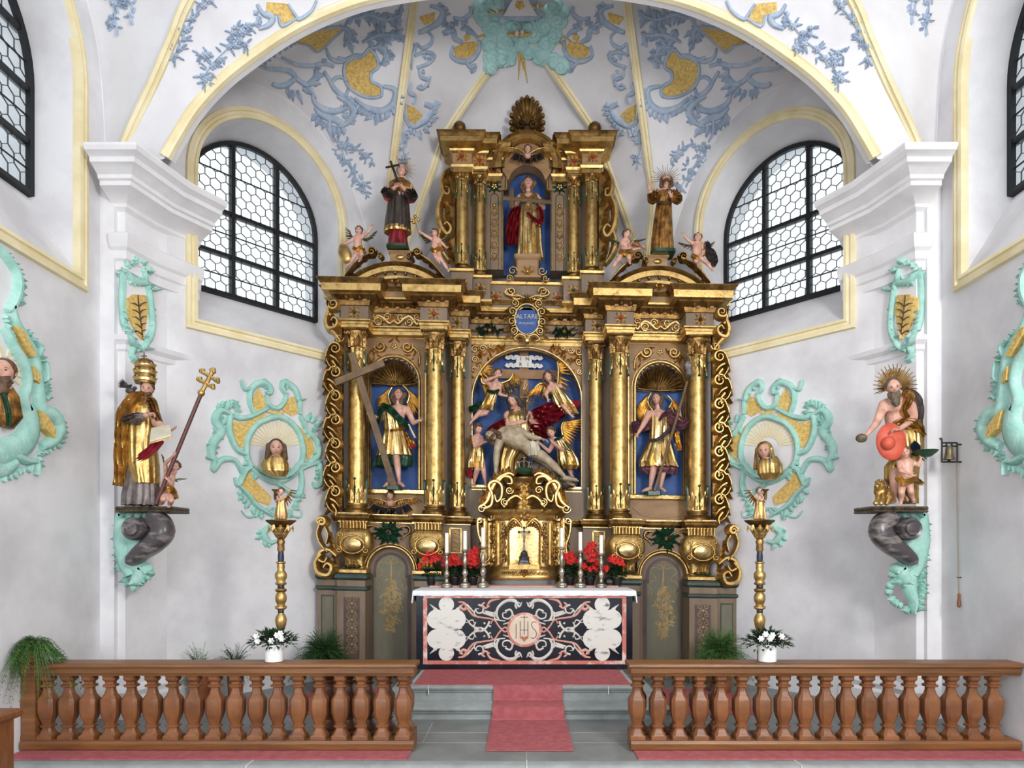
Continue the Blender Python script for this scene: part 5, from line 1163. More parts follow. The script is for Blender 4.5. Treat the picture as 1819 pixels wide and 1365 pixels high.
# cherub heads are built with the figures; side wings of pierced acanthus
def sidewing(s):
    Yw = 9.13; S = Retab(Yw); bp = MB(); g = MB()
    bp_poly = [(-356, 540), (-340, 536), (-328, 560), (-326, 905), (-350, 912), (-356, 880), (-352, 800), (-356, 700), (-350, 620)]
    q = [(s * -1 * p[0], p[1]) for p in bp_poly]
    bp.slab([S.at(s * abs(p[0]) if True else 0, p[1])[0] + Vector((0, .02, 0)) for p in [(330, 560), (346, 620), (348, 900), (330, 915)]], (0, .10, 0)); 
    part('wing_core', bp, 'gold_dark', 0)
    f = lambda pts: [(s * p[0],) + tuple(p[1:]) for p in pts]
    stroke(S, g, f(spi(342, 551, 10, -.5, 1.5, 1)[::-1] + [(352, 552), (350, 566), (345, 572)]), (3, 5, 10, 10), .11); stroke(S, g, f([(350, 566), (354, 580), (350, 594), (338, 592), (334, 582), (340, 576), (345, 582)]), (13, 14, 10, 5), .13)
    stroke(S, g, f([(348, 594), (338, 604), (332, 612), (328, 618)]), (12, 7), .11); stroke(S, g, f(spi(331, 611, 8, pi, 1.3, -1)), (5, 2.5), .1)
    part('wing_volute', g, 'gold'); g = MB()
    for k in range(7):
        v = 622 + 42 * k; b = 349 + (4 if k % 2 else 0)
        for e, (dx, dy, an, L_) in enumerate(((-4, 4, 1.2, 24), (-10, 18, 2.0, 24), (-2, 26, 1.9, 26), (-14, 30, 1.3, 22), (2, 12, 1.4, 24))): sleaf(S, g, s * (b + dx), v + dy, pi / 2 + s * (an - pi / 2), L_, 13, .13, 3, .3)
        stroke(S, g, f(spi(338, v + 8, 11, -.3, 1.6, -1)[::-1] + [(b, v + 6), (b + 5, v + 22), (b - 1, v + 38), (b - 12, v + 46)]), (2.2, 3.2, 4.5, 7, 8, 7, 3), .12)
        stroke(S, g, f([(b - 2, v + 20), (b - 12, v + 26), (b - 18, v + 36)]), (9, 4), .11); stroke(S, g, f([(b - 6, v + 30), (b - 13, v + 40), (b - 12, v + 50)]), (9, 4), .12)
        for e in range(3): sleaf(S, g, s * (b - 3 - 2 * e), v + 16 + 9 * e, pi / 2 + s * (.9 - .2 * e), 19, 11, .1, 2, .6)
        sleaf(S, g, s * (b + 1), v + 34, pi / 2 - s * .3, 16, 10, .11, 2, .6)
    part('wing_acanthus', g, 'gold'); g = MB()
    Yl = 9.02; S2 = Retab(Yl); f2 = f
    stroke(S2, g, f2(spi(362, 935, 8, 0, 1.5, -1)[::-1] + [(366, 940), (370, 956), (364, 974), (352, 988)]), (4, 9, 13, 10, 5), .12); stroke(S2, g, f2([(358, 944), (352, 958), (356, 974)]), (6, 3), .08)
    stroke(S2, g, f2([(336, 995), (350, 984), (364, 988), (368, 1000), (358, 1006), (352, 998)]), (7, 13, 10, 5), .12); stroke(S2, g, f2([(362, 992), (372, 1006), (368, 1024), (350, 1028), (344, 1014), (352, 1008), (358, 1016)]), (9, 16, 14, 6), .14)
    for e in range(6): sleaf(S2, g, s * (356 - 2 * e), 950 + 9 * e, pi / 2 + s * .7, 18, 10, .07, 2)
    for e in range(4): sleaf(S2, g, s * (344 + 5 * e), 1022 - 3 * e, -pi / 2 + s * .5, 14, 6, .08, 2)
    part('lower_scroll', g, 'gold'); g = MB(); S3 = Retab(9.55)
    stroke(S3, g, f([(136, 305), (144, 312), (150, 330), (146, 350), (138, 352), (138, 342), (144, 340)]), (8, 13, 10, 5), .12)
    stroke(S3, g, f([(146, 350), (154, 368), (156, 390), (150, 412), (140, 424), (134, 414), (140, 404), (146, 408)]), (9, 16, 12, 5), .13); stroke(S3, g, f([(150, 410), (156, 432), (150, 452), (138, 470)]), (9, 15, 7), .12)
    for e in range(9): sleaf(S3, g, s * (147 - (e % 3) * 3), 318 + 16 * e, pi / 2 + s * .6, 20, 12, .08, 2)
    part('upper_scroll', g, 'gold'); bp = MB(); bp.slab([S3.at(s * p[0], p[1])[0] + Vector((0, .02, 0)) for p in [(128, 300), (142, 306), (148, 390), (146, 440), (134, 476), (128, 476)]], (0, .1, 0)); part('upper_wing_core', bp, 'gold_dark', 0)
for s in (-1, 1): sidewing(s)
# ------------------------------------------------------------------ tabernacle
TX = (931 - CX) * 9.3 / F; TC = 9.56
TB = thing('tabernacle', 'richly carved golden tabernacle with a door niche standing behind the altar table', 'tabernacle', (TX, 9.3, GZ))
def tv(v, Y=9.28): return H + (CY - v) * Y / F
kt = 9.28 / F
def tring(hw, v, ry=.28, n=40):
    return [Vector((TX + hw * kt * (abs(cos(a)) ** .8) * (1 if cos(a) > 0 else -1), TC - (ry + (hw - 70) * kt * .6) * (abs(sin(a)) ** .9) * (1 if sin(a) > 0 else -1) * (1 if sin(a) > 0 else .3), tv(v))) for a in [2 * pi * j / n for j in range(n)]]
def ploft(rows): return MB().loft([tring(hw, v) for v, hw in rows])
ploft([(1041, 62), (1031, 62)]).build('stone_base', 'stone_floor', TB)
ploft([(1031, 66), (1028, 68), (1024, 68), (1020, 64), (1014, 62), (1010, 64), (1007, 66)]).build('base_moulding', 'gold', TB, smooth=50)
ploft([(1007, 62), (925, 62)]).build('body', 'gold_bright', TB, smooth=60)
ploft([(924, 63), (920, 68), (916, 70), (912, 78), (909, 82), (906, 83), (904, 78)]).build('cornice', 'gold', TB, smooth=40)
ploft([(905, 64), (896, 46), (886, 34), (874, 26), (862, 20), (852, 20), (848, 26), (845, 27), (842, 24)]).build('dome', 'gold_old', TB, smooth=50)
class TabS:
    """the bowed front of the tabernacle"""
    def at(s, x, y):
        X = (x - CX) * kt; dx = (X - TX) / (63 * kt); c = max(-.98, min(.98, dx)); a = math.acos(abs(c) ** (1 / .8)); yy = TC - (.28 - 7 * kt * .6) * sin(a) ** .9
        n = Vector((c * .9, -max(.25, sqrt(1 - c * c)), 0)).normalized(); return Vector((X, yy, tv(y))), n
TS = TabS()
MB().loft([[Vector((TX + a * .2, TC - .2 if b < 0 else 9.04, z)) for a, b in ((-1, -1), (-1, .4), (1, .4), (1, -1))] for z in (tv(1011), tv(1002.5))]).build('exposition_ledge', 'gold', TB, smooth=0)
d = MB(); dl = arch_uv(931, 26, 1003, 948, 16)
d.loft([[TS.at(*p)[0] + TS.at(*p)[1] * .004 for p in dl], [TS.at(931, p[1])[0] * 0 + Vector((TX + (p[0] - 931) * kt, TC - .255, tv(p[1]))) for p in dl]], False, False)
fill(TS, d, dl, .006, 5); dd = d.build('door', 'gold_bright', TB, smooth=50)
fr = MB(); stroke(TS, fr, arch_uv(931, 28, 1005, 948, 16), 3, .03, smooth=False); stroke(TS, fr, [(901, 1006), (961, 1006)], 3, .04, smooth=False); fr.build('door_frame', 'gold', TB)
o = MB()
for q in (-1, 1):
    for x, w_ in ((36, 5), (56, 6)):
        for k in range(9):
            v = 932 + 8 * k; stroke(TS, o, spi(931 + q * x, v, 4.5, random.uniform(0, 6), 1.3, q), (2.4, 1.2), .022); sleaf(TS, o, 931 + q * (x + random.uniform(-3, 3)), v + 3, pi / 2 + random.uniform(-.9, .9), 10, 5, .03, 2)
    stroke(TS, o, [(931 + q * 46, 930), (931 + q * 46, 1004)], 7, .03)
    stroke(TS, o, [(931 + q * 4, 935), (931 + q * 16, 922), (931 + q * 26, 930), (931 + q * 30, 945)], (5, 7, 3), .04)
    for k in range(8): sleaf(TS, o, 931 + q * (4 + 3.5 * k), 938 - 2 * k + .5 * k * k, -pi / 2 + q * (.3 + .25 * k), 13, 7, .04, 3)
    for k in range(5): stroke(TS, o, spi(931 + q * (8 + 7 * k), 1019, 4, 0, 1.3, q), 2, .02)
rosette(TS, o, 931, 914, 12, .08, 6); rosette(TS, o, 931, 1018, 8, .05)
o.build('carved_ornament', 'gold', TB)
# open volutes carrying the crown
o = MB()
for q in (-1, 1):
    YF = Front(9.28)
    for off, w_ in ((0, 10),):
        pts = [(931 + q * (80 - off), 903), (931 + q * (66 - off), 892), (931 + q * (58 - off), 872), (931 + q * (46 - off * .8), 852), (931 + q * (28 - off * .4), 842), (931 + q * 18, 846)]
        acanth(YF, o, pts, w_ * 1.5, .09, q, 1.3, 3)
    for k in range(14): t_ = k / 13; sleaf(TS, o, 931 + q * (6 + 54 * t_), 926 - 8 * sin(t_ * 3), -pi / 2 + q * .3 * sin(k), 16, 10, .05, 3)
    stroke(YF, o, [(931 + q * 70, 904), (931 + q * 58, 898), (931 + q * 56, 880), (931 + q * 62, 864), (931 + q * 52, 856), (931 + q * 40, 864), (931 + q * 40, 884), (931 + q * 48, 892), (931 + q * 52, 880)], (8, 10, 11, 9, 5), .12)
    stroke(YF, o, [(931 + q * 46, 858), (931 + q * 36, 848), (931 + q * 24, 850), (931 + q * 22, 860), (931 + q * 30, 860)], (8, 10, 8, 4), .10); stroke(YF, o, [(931 + q * 36, 902), (931 + q * 26, 888), (931 + q * 14, 882), (931 + q * 4, 888)], (6, 9, 8), .10); stroke(TS, o, [(931 + q * 61, 928), (931 + q * 62, 1004)], 6, .06); stroke(Front(9.36), o, [(931 + q * 70, 922), (931 + q * 70, 1005)], 10, .06)
    stroke(YF, o, spi(931 + q * 34, 894, 7, -pi / 2, 1.6, q), (5, 3), .10); stroke(YF, o, spi(931 + q * 26, 872, 7, 0, 1.5, -q), (5, 3), .08); stroke(YF, o, spi(931 + q * 74, 905, 8, 0, 1.5, q), (5, 2), .1)
    for k in range(26): t_ = random.random(); sleaf(YF, o, 931 + q * random.uniform(6, 20 + 56 * t_), 850 + 54 * t_, random.uniform(0, 6.3), 15, 10, .08, 3)
    stroke(YF, o, [(931 + q * 74, 922), (931 + q * 82, 926), (931 + q * 80, 950), (931 + q * 74, 970), (931 + q * 76, 990), (931 + q * 68, 1000)], (6, 7, 5, 6, 3), .08); stroke(YF, o, spi(931 + q * 78, 926, 6, 0, 1.4, q), 3, .09); stroke(YF, o, spi(931 + q * 70, 990, 9, 0, 1.4, -q), (5, 2), .09)
    for k in range(6): sleaf(YF, o, 931 + q * 74, 935 + 11 * k, pi / 2 - q * .5, 15, 7, .07, 2)
for v, r in ((868, 10), (884, 13), (898, 14)): rosette(Front(9.30), o, 931, v, r, .09, 6)
o.build('open_scrollwork', 'gold_bright', TB)
c = thing('crown_reliquary', 'small silver crown on a dark green base on top of the tabernacle', 'crown', (TX, 9.4, tv(842)))
MB().lathe((TX, 9.45, tv(841)), [(.15, 0), (.17, .02), (.14, .05), (.12, .08), (.10, .09)], 20).build('base', 'green', c)
o = MB()
for i in range(8):
    a = 2 * pi * i / 8; p = Vector((TX + .085 * cos(a), 9.45 + .085 * sin(a), tv(841) + .085)); o.tube([p, p + Vector((.02 * cos(a), .02 * sin(a), .07)), Vector((TX + .02 * cos(a), 9.45 + .02 * sin(a), tv(841) + .19))], .009, 6); o.ball(p + Vector((.02 * cos(a), .02 * sin(a), .075)), .016, 8)
o.tube([(TX, 9.45, tv(841) + .17), (TX, 9.45, tv(841) + .27)], .008, 6); o.tube([(TX - .03, 9.45, tv(841) + .235), (TX + .03, 9.45, tv(841) + .235)], .007, 6); o.ball((TX, 9.45, tv(841) + .185), .025, 10); o.build('crown', 'silver', c)
# crucifix in front of the tabernacle door
Yc = 9.14; kc = Yc / F; xc = (931 - CX) * kc; zc = lambda v: H + (CY - v) * kc
c = thing('altar_crucifix', 'small silver standing crucifix in front of the tabernacle door', 'crucifix', (xc, Yc, GZ))
o = MB()
for v, hw in ((1003, 10), (1000, 10), (998, 8), (992, 8), (989, 6), (984, 6)): pass
o.loft([sq((xc, Yc), hw * kc, z, .3) for z, hw in ((zc(1002.5), 11), (zc(1000), 11), (zc(999), 9), (zc(992), 8.5), (zc(990), 9.5), (zc(988), 7), (zc(982), 5.5), (zc(978), 2))]); o.build('base', 'silver_dark', c)
o = MB(); o.box(xc - 1.6 * kc, xc + 1.6 * kc, Yc - .008, Yc + .008, zc(980), zc(938)); o.box(xc - 9 * kc, xc + 9 * kc, Yc - .008, Yc + .008, zc(947.5), zc(944))
for x, v in ((0, 938), (-9, 945.7), (9, 945.7)): o.ball((xc + x * kc, Yc, zc(v)), .02, 8)
o.build('cross', 'silver_dark', c)
o = MB(); o.tube([(xc, Yc - .016, zc(947)), (xc + .004, Yc - .02, zc(955)), (xc, Yc - .014, zc(963))], [.012, .016, .008], 8); o.ball((xc, Yc - .02, zc(943.5)), .013, 8)
for q in (-1, 1): o.tube([(xc, Yc - .016, zc(948)), (xc + q * 8 * kc, Yc - .014, zc(945))], [.008, .004], 6)
o.build('corpus', 'silver', c)
# ------------------------------------------------------------------ carved figures
def remesh(mb, vox, smooth=2, fac=.5):
    me = bpy.data.meshes.new('t'); me.from_pydata(mb.v, [], mb.f); bm = bmesh.new(); bm.from_mesh(me); bmesh.ops.recalc_face_normals(bm, faces=bm.faces); bm.to_mesh(me); bm.free()
    o = bpy.data.objects.new('t', me); COL.objects.link(o)
    r = o.modifiers.new('r', 'REMESH'); r.mode = 'VOXEL'; r.voxel_size = vox
    if smooth: s = o.modifiers.new('s', 'SMOOTH'); s.iterations = smooth; s.factor = fac
    bpy.context.view_layer.update(); dg = bpy.context.evaluated_depsgraph_get(); m2 = bpy.data.meshes.new_from_object(o.evaluated_get(dg))
    out = MB(); out.v = [tuple(v.co) for v in m2.vertices]; out.f = [tuple(p.vertices) for p in m2.polygons]
    bpy.data.objects.remove(o); bpy.data.meshes.remove(me); bpy.data.meshes.remove(m2); return out
G_ = lambda x, m, s: math.exp(-((x - m) / s) ** 2)
def head_geo(child=False):
    """unit head: height 1, face towards -y"""
    rows, n = 30, 40; vs = []; fs = []
    for i in range(rows + 1):
        ph = -pi / 2 + pi * i / rows
        for j in range(n):
            th = 2 * pi * j / n; x = cos(ph) * cos(th); y = cos(ph) * sin(th); z = sin(ph)
            X, Yy, Z = x * .36, y * .44, z * .5
            if Z < .05: X *= 1 - .38 * min(1, (.05 - Z) / .5) ** 1.3; Yy *= 1 - .12 * ((.05 - Z) / .5)
            if y > 0 and Z < 0: Yy *= 1 - .5 * (-Z / .5)
            fr = max(0, -y) ** .6
            d = .11 * G_(X, 0, .055) * G_(Z, -.09, .075) + .05 * G_(X, 0, .045) * G_(Z, .02, .1) + .03 * G_(Z, .12, .05) * G_(abs(X), .12, .1)
            d -= .055 * G_(abs(X), .14, .065) * G_(Z, .03, .05); d += .035 * G_(X, 0, .1) * G_(Z, -.235, .03) + .02 * G_(X, 0, .08) * G_(Z, -.29, .02) + .05 * G_(X, 0, .1) * G_(Z, -.42, .07) - .02 * G_(X, 0, .12) * G_(Z, -.262, .012)
            d += (.04 if child else .02) * G_(abs(X), .2, .09) * G_(Z, -.13, .1)
            vs.append(Vector((X, Yy - d * fr, Z)))
    for i in range(rows):
        for j in range(n): k = (j + 1) % n; fs.append((i * n + j, i * n + k, (i + 1) * n + k, (i + 1) * n + j))
    return vs, fs
HEAD = head_geo(); CHEAD = head_geo(True)
class Fig:
    def __init__(s, name, label, Y, ox, oy, sc, cat='statue', group=None, base=None, parent=None):
        s.Y, s.ox, s.oy, s.sc = Y, ox, oy, sc; s.k = Y / F / sc; s.body = MB(); s.extra = MB(); s.later = []
        if parent: s.t = parent
        else: s.t = thing(name, label, cat, s.p(*base) if base else (0, Y, 1), group)
    def p(s, x, y, dy=0.):
        Y = s.Y - dy; return P(s.ox + x / s.sc, s.oy + y / s.sc, Y)
    def limb(s, pts, mb=None, seg=12):
        """pts (x, y, forward metres, radius)"""
        mb = mb or s.body; q = [(s.p(a, b, c), r * s.k) for a, b, c, r in pts]
        for (a, ra), (b, rb) in zip(q[:-1], q[1:]): mb.tube([a, a.lerp(b, .5), b], [ra, (ra + rb) / 2 * 1.02, rb], seg)
        for a, ra in q: mb.ball(a, ra * 1.0, seg)
        return s
    def ell(s, x, y, dy, rx, ry, rz, mb=None): (mb or s.body).ball(s.p(x, y, dy), (rx * s.k, ry * s.k, rz * s.k), 16); return s
    def head(s, x, y, dy, h, yaw=0, pitch=0, roll=0, hair='hair', style='short', beard=None, child=False, face=True):
        """yaw>0 turns to the right of the picture, pitch>0 looks up, roll>0 leans to the right"""
        c = s.p(x, y, dy); hm = h * s.k; s.hc, s.hm = c, hm
        R = Matrix.Rotation(radians(roll), 3, 'Y') @ Matrix.Rotation(radians(yaw), 3, 'Z') @ Matrix.Rotation(radians(-pitch), 3, 'X'); s.R = R
        L = lambda a, b, d: c + R @ (Vector((a, b, d)) * hm); s.L = L
        vs, fs = CHEAD if child else HEAD; s.extra.add([c + R @ (v * hm) for v in vs], fs)
        for q in (-1, 1): s.extra.ball(L(q * .36, .06, -.02), (.05 * hm, .08 * hm, .11 * hm), 8, R)
        if face: s.later.append('face')
        if hair:
            m = MB(); m.ball(L(0, .11, .13), (.43 * hm, .44 * hm, .46 * hm), 16, R)
            rnd = random.Random(int(x * 7 + y))
            if style == 'bald': m = MB(); [m.ball(L(q * .34, .15, .05 - .1 * i), .11 * hm, 8) for q in (-1, 1) for i in range(3)]; m.ball(L(0, .3, .0), (.3 * hm, .2 * hm, .3 * hm), 10)
            if style in ('curly', 'child', 'long'):
                for i in range(46):
                    a = rnd.uniform(0, 2 * pi); e = rnd.uniform(-.25, 1.4); v = Vector((cos(a) * cos(e) * .43, .06 + sin(a) * cos(e) * .47, .06 + sin(e) * .48))
                    if v.y < -.12 and v.z < .26: continue
                    m.ball(L(*v), rnd.uniform(.07, .12) * hm, 7)
            if style == 'long':
                for q in (-1, 1):
                    for i in range(12):
                        t = i / 11; m.ball(L(q * (.44 + .14 * sin(t * 5 + q)), .0 + .12 * t, .12 - .78 * t), (.19 - .06 * t) * hm, 8); m.ball(L(q * (.26 + .1 * sin(t * 6)), .26, -.05 - .7 * t), .17 * hm, 8)
            if style == 'straight':
                for q in (-1, 1):
                    for i in range(10): t = i / 9; m.ball(L(q * (.40 + .08 * t), .02 + .1 * t, .16 - .7 * t), .17 * hm, 8); m.ball(L(q * .2, .28, .0 - .62 * t), .2 * hm, 8)
            s.add('hair', remesh(m, hm * .055, 2), hair, 60)
        if beard:
            m = MB(); ln = beard; rnd = random.Random(3)
            for i in range(110):
                t = rnd.random(); a = rnd.uniform(-1, 1); m.ball(L(a * (.34 - .20 * t), -.36 - .12 * t + .24 * a * a, -.26 - ln * t), rnd.uniform(.06, .09) * hm, 7)
            for q in (-1, 1):
                for i in range(5): m.ball(L(q * (.12 + .05 * i), -.36 + .085 * i, -.25 + .05 * i), .06 * hm, 7)
            s.add('beard', remesh(m, hm * .05, 1), hair or 'hair', 60)
        return s
    def add(s, nm, mb, m, sm=50, label=None): return mb.build(nm, m, s.t, smooth=sm, label=label)
    def hand(s, x, y, dy, d, n, size, curl=.5, thumb=1, spread=.18):
        """d: pointing direction, n: palm normal (picture right, forward, up)"""
        v = lambda q: Vector((q[0], -q[1], q[2])).normalized()
        d, n = v(d), v(n); sd = d.cross(n).normalized(); n = sd.cross(d).normalized(); w = s.p(x, y, dy); L = size * s.k; mb = s.extra
        rr = Matrix((sd, d, n)).transposed()
        mb.ball(w + d * L * .27, (L * .21, L * .30, L * .10), 12, rr); mb.ball(w + d * L * .02, (L * .15, L * .16, L * .11), 10, rr)
        for i, (o, l) in enumerate(((-.15, .42), (-.05, .50), (.05, .47), (.145, .36))):
            b = w + d * L * .50 + sd * o * L * thumb; dd = (d + sd * o * 2.2 * spread * 3 * thumb * (1 if curl < .6 else .3)).normalized(); pts = [b]; a = 0
            for j in range(3):
                a += curl * (.55 + .3 * j) * (1 + .12 * i); pts.append(pts[-1] + (dd * cos(a) + n * sin(a)) * L * l * (.42, .33, .25)[j])
            mb.tube(crs(pts, 3), [L * .055 * (1 - .35 * q / 9) for q in range(10)], 7); mb.ball(pts[-1], L * .037, 6)
        b = w + d * L * .14 - sd * .17 * L * thumb; t1 = b + (d * .55 - sd * .75 * thumb + n * .35 * curl).normalized() * L * .22; t2 = t1 + (d * .85 - sd * .25 * thumb + n * .5 * curl).normalized() * L * .2
        mb.tube(crs([b, t1, t2], 3), [L * .075, L * .07, L * .065, L * .06, L * .055, L * .05, L * .04], 7); mb.ball(t2, L * .042, 6); return s
    def foot(s, x, y, dy, tx, ty, tdy, r):
        a, b = s.p(x, y, dy), s.p(tx, ty, tdy); d = (b - a).normalized(); sd = d.cross(Vector((0, 0, 1))).normalized(); rk = r * s.k
        s.extra.tube([a - d * rk * .8, a, a.lerp(b, .6), b], [rk * .55, rk * .85, rk * .75, rk * .55], 10); s.extra.ball(a - d * rk * .4 - Vector((0, 0, rk * .2)), rk * .75, 8)
        for i in range(5): s.extra.ball(b + sd * rk * (.5 - .27 * i) + d * rk * (.42 - .09 * abs(i - 1)) - Vector((0, 0, rk * .2)), rk * (.26 if i else .34), 7)
        return s
    def robe(s, nm, rows, m, nf=11, amp=.10, ph=0., drift=.35, seg=72, tw=.0, label=None, cap=True):
        """rows (y, xl, xr, depth, forward): folded cloth hanging round the body"""
        rows = crs([(r[0], r[1], r[2], ) for r in rows] and [Vector((r[0], r[1], r[2])) for r in rows], 5); return s._robe(nm, rows, m, nf, amp, ph, drift, seg, tw, label)
    def cloth(s, nm, rows, m, nf=11, amp=.10, ph=0., drift=.35, seg=72, label=None):
        q = []; n = len(rows)
        for i in range((n - 1) * 5 + 1):
            t = i / 5; a = min(int(t), n - 2); f = t - a; f = f * f * (3 - 2 * f) * .5 + f * .5; q.append([rows[a][j] + (rows[a + 1][j] - rows[a][j]) * f for j in range(5)])
        rings = []
        for i, (y, xl, xr, dp, fw) in enumerate(q):
            t = i / (len(q) - 1); c = (xl + xr) / 2; hw = (xr - xl) / 2; r = []
            for j in range(seg):
                a = 2 * pi * j / seg; g = amp * (.35 + .9 * t) * (.6 * sin(nf * a + ph + drift * i * .3) + .4 * sin((nf * 1.7 // 1) * a + ph * 2.3 - drift * i * .22) + .25 * sin(3 * a + i * .25))
                if -sin(a) < -.2: g *= .5
                f = 1 + g; p = s.p(c + hw * cos(a) * (1 + g * .35), y + g * hw * .25 * t, fw); r.append(p + Vector((0, sin(a) * dp * s.k * f, 0)))
            rings.append(r)
        mb = MB().loft(rings); return s.add(nm, mb, m, 60, label)
    def sash(s, nm, pts, m, w, th=.02, folds=2, label=None):
        """cloth band through points (x, y, forward); w widths"""
        q = crs([(a, b, c) for a, b, c in pts], 6); P_ = [s.p(v.x, v.y, v.z) for v in q]; n = len(P_); rings = []
        for i in range(n):
            t = (P_[min(i + 1, n - 1)] - P_[max(i - 1, 0)]).normalized(); fwd = Vector((0, -1, 0)); sd = t.cross(fwd).normalized(); f = sd.cross(t).normalized()
            if f.y > 0: f = -f
            k = i / (n - 1) * (len(w) - 1); j = min(int(k), len(w) - 2); ww = (w[j] + (w[j + 1] - w[j]) * (k - j)) * s.k / 2; r = []
            for a in range(13): u = -1 + a / 6; r.append(P_[i] + sd * (u * ww) + f * (th * (.45 + .55 * (1 - u * u)) + th * .55 * sin(folds * pi * u * 1.5 + i * .35)))
            for a in range(13): u = 1 - a / 6; r.append(P_[i] + sd * (u * ww * .96) - f * th * .3)
            rings.append(r)
        return s.add(nm, MB().loft(rings), m, 60, label)
    def wing(s, bone, feathers, L0, L1, a0, a1, m='gold_bright', W=.3, dy=0., nm='wing', rows=2):
        """bone: polyline (x, y); feathers fan from angle a0 to a1 (degrees, picture, y down)"""
        q = crs([(a, b, 0) for a, b in bone], 6); mb = MB(); n = len(q)
        mb.tube([s.p(v.x, v.y, dy + .015) for v in q], [s.k * L0 * (.10 - .05 * i / (n - 1)) for i in range(n)], 8)
        for r in range(rows):
            N = feathers - r * 2
            for i in range(N):
                t = i / (N - 1); v = q[min(int(t * (n - 1)), n - 1)]; a = radians(a0 + (a1 - a0) * t); L = (L0 + (L1 - L0) * t) * (1 - .45 * r); b = s.p(v.x, v.y, dy + .012 * r); e = s.p(v.x + cos(a) * 9, v.y + sin(a) * 9, dy)
                mb.leaf(b, (e - b), Vector((0, -1, .0)), L * s.k, L * W * s.k, .02, 1, .3)
        return s.add(nm, mb, m, 50)
    def rays(s, x, y, dy, r0, r1, n, a0, a1, m='gold', w=.006, alt=.8, nm='halo'):
        mb = MB()
        for i in range(n):
            a = radians(a0 + (a1 - a0) * i / (n - 1)); rr = r1 * (alt if i % 2 else 1); p, q = s.p(x + cos(a) * r0, y + sin(a) * r0, dy), s.p(x + cos(a) * rr, y + sin(a) * rr, dy); mb.tube([p, q], [w, w * .45], 5)
        ring = [s.p(x + cos(radians(a0 + (a1 - a0) * i / 24)) * r0, y + sin(radians(a0 + (a1 - a0) * i / 24)) * r0, dy) for i in range(25)]; mb.tube(ring, w, 5)
        return s.add(nm, mb, m)
    def rod(s, nm, a, b, r, m, seg=8): return s.add(nm, MB().tube([s.p(*a), s.p(*b)], r * s.k, seg), m)
    def finish(s, skin='skin', vox=None, nm='body'):
        hm = getattr(s, 'hm', .1); o = remesh(s.body, vox or hm * .07, 3) if s.body.v else MB(); o.add(s.extra.v, s.extra.f); b = s.add(nm, o, skin, 70)
        if 'face' in s.later:
            for q in (-1, 1):
                m = MB(); m.ball(s.L(q * .14, -.375, .03), (.05 * s.hm, .03 * s.hm, .028 * s.hm), 8, s.R); m.build('eye', 'dark', b)
                m = MB(); m.tube([s.L(q * .06, -.42, .105), s.L(q * .14, -.425, .13), s.L(q * .23, -.36, .10)], [.010 * s.hm, .016 * s.hm, .006 * s.hm], 6); m.build('eyebrow', 'hair', b)
            m = MB(); m.tube([s.L(-.09, -.415, -.245), s.L(0, -.455, -.25), s.L(.09, -.415, -.245)], [.006 * s.hm, .022 * s.hm, .006 * s.hm], 6); m.build('lips', 'lips', b)
        return s
M['lips'] = mat('painted red lips', 'a5594f', .5)
M['brown_gold'] = mat('brown glazed gilding', 'a87838', .42, .6, '5f3d1c', 9, .3, 22, contrast=(.38, .6))
M['mauve'] = mat('mauve lining', '7d4f5c', .45, .1, '5c3642', 10)
M['black_robe'] = mat('silvered black robe', '564c46', .36, .45, '332c29', 9, .3, 26, stretch=(1, 1, .4))
M['feather_dark'] = mat('dark green gilded feathers', '59694f', .45, .3, '8a7440', 30)
# --- angel in the left niche
f = Fig('angel_statue', 'gilded angel statue with the large wooden cross standing in the left blue niche', 9.53, 640, 620, 5.056, base=(310, 1265))
f.limb([(338, 505, .12, 22), (336, 470, .12, 22)]).limb([(300, 545, .1, 38), (400, 545, .1, 38)]).limb([(345, 560, .11, 66), (330, 640, .1, 62), (310, 730, .1, 64), (310, 800, .1, 70)])
f.limb([(425, 545, .12, 33), (470, 650, .16, 25), (478, 665, .17, 23), (525, 645, .24, 14)]).limb([(225, 555, .12, 34), (170, 640, .2, 28), (100, 592, .34, 15)])
f.limb([(320, 850, .14, 44), (322, 960, .19, 31), (336, 1070, .15, 30), (350, 1190, .15, 15)]).limb([(275, 850, .1, 44), (268, 980, .1, 30), (258, 1190, .1, 15)])
f.foot(350, 1205, .16, 385, 1228, .24, 22); f.foot(256, 1205, .1, 222, 1228, .17, 22)
f.hand(522, 645, .24, (1, .3, .1), (0, 1, .2), 62, .5); f.hand(100, 595, .34, (-.9, .3, .2), (0, 1, 0), 60, .9, -1)
f.head(342, 412, .15, 104, 12, 12, 5, 'hair', 'long')
f.finish()
f.cloth('tunic', [(545, 205, 330, 60, .1), (620, 195, 380, 78, .11), (720, 215, 392, 72, .11), (780, 205, 405, 82, .11), (880, 172, 440, 96, .11), (960, 150, 462, 104, .11)], 'gold_bright', 13, .14)
f.cloth('tunic_lining', [(900, 160, 455, 80, .06), (990, 128, 470, 92, .05), (1050, 112, 455, 80, .04), (1060, 125, 440, 60, .04)], 'green', 9, .2)
f.sash('sash', [(195, 515, .14), (270, 545, .22), (340, 620, .25), (400, 668, .22), (430, 690, .16)], 'green', (70, 62, 56, 40), .03)
f.sash('girdle', [(205, 722, .14), (300, 735, .225), (400, 715, .16)], 'gold', (22, 26, 22), .02)
f.sash('sleeve', [(200, 540, .14), (165, 640, .24), (140, 650, .27)], 'green', (60, 60, 40), .05)
f.sash('drapery_end', [(405, 760, .12), (450, 840, .14), (480, 880, .12)], 'gold_bright', (40, 60, 70), .04, 3)
f.sash('drapery_tip', [(455, 860, .15), (490, 890, .15)], 'crimson', (60, 40), .03)
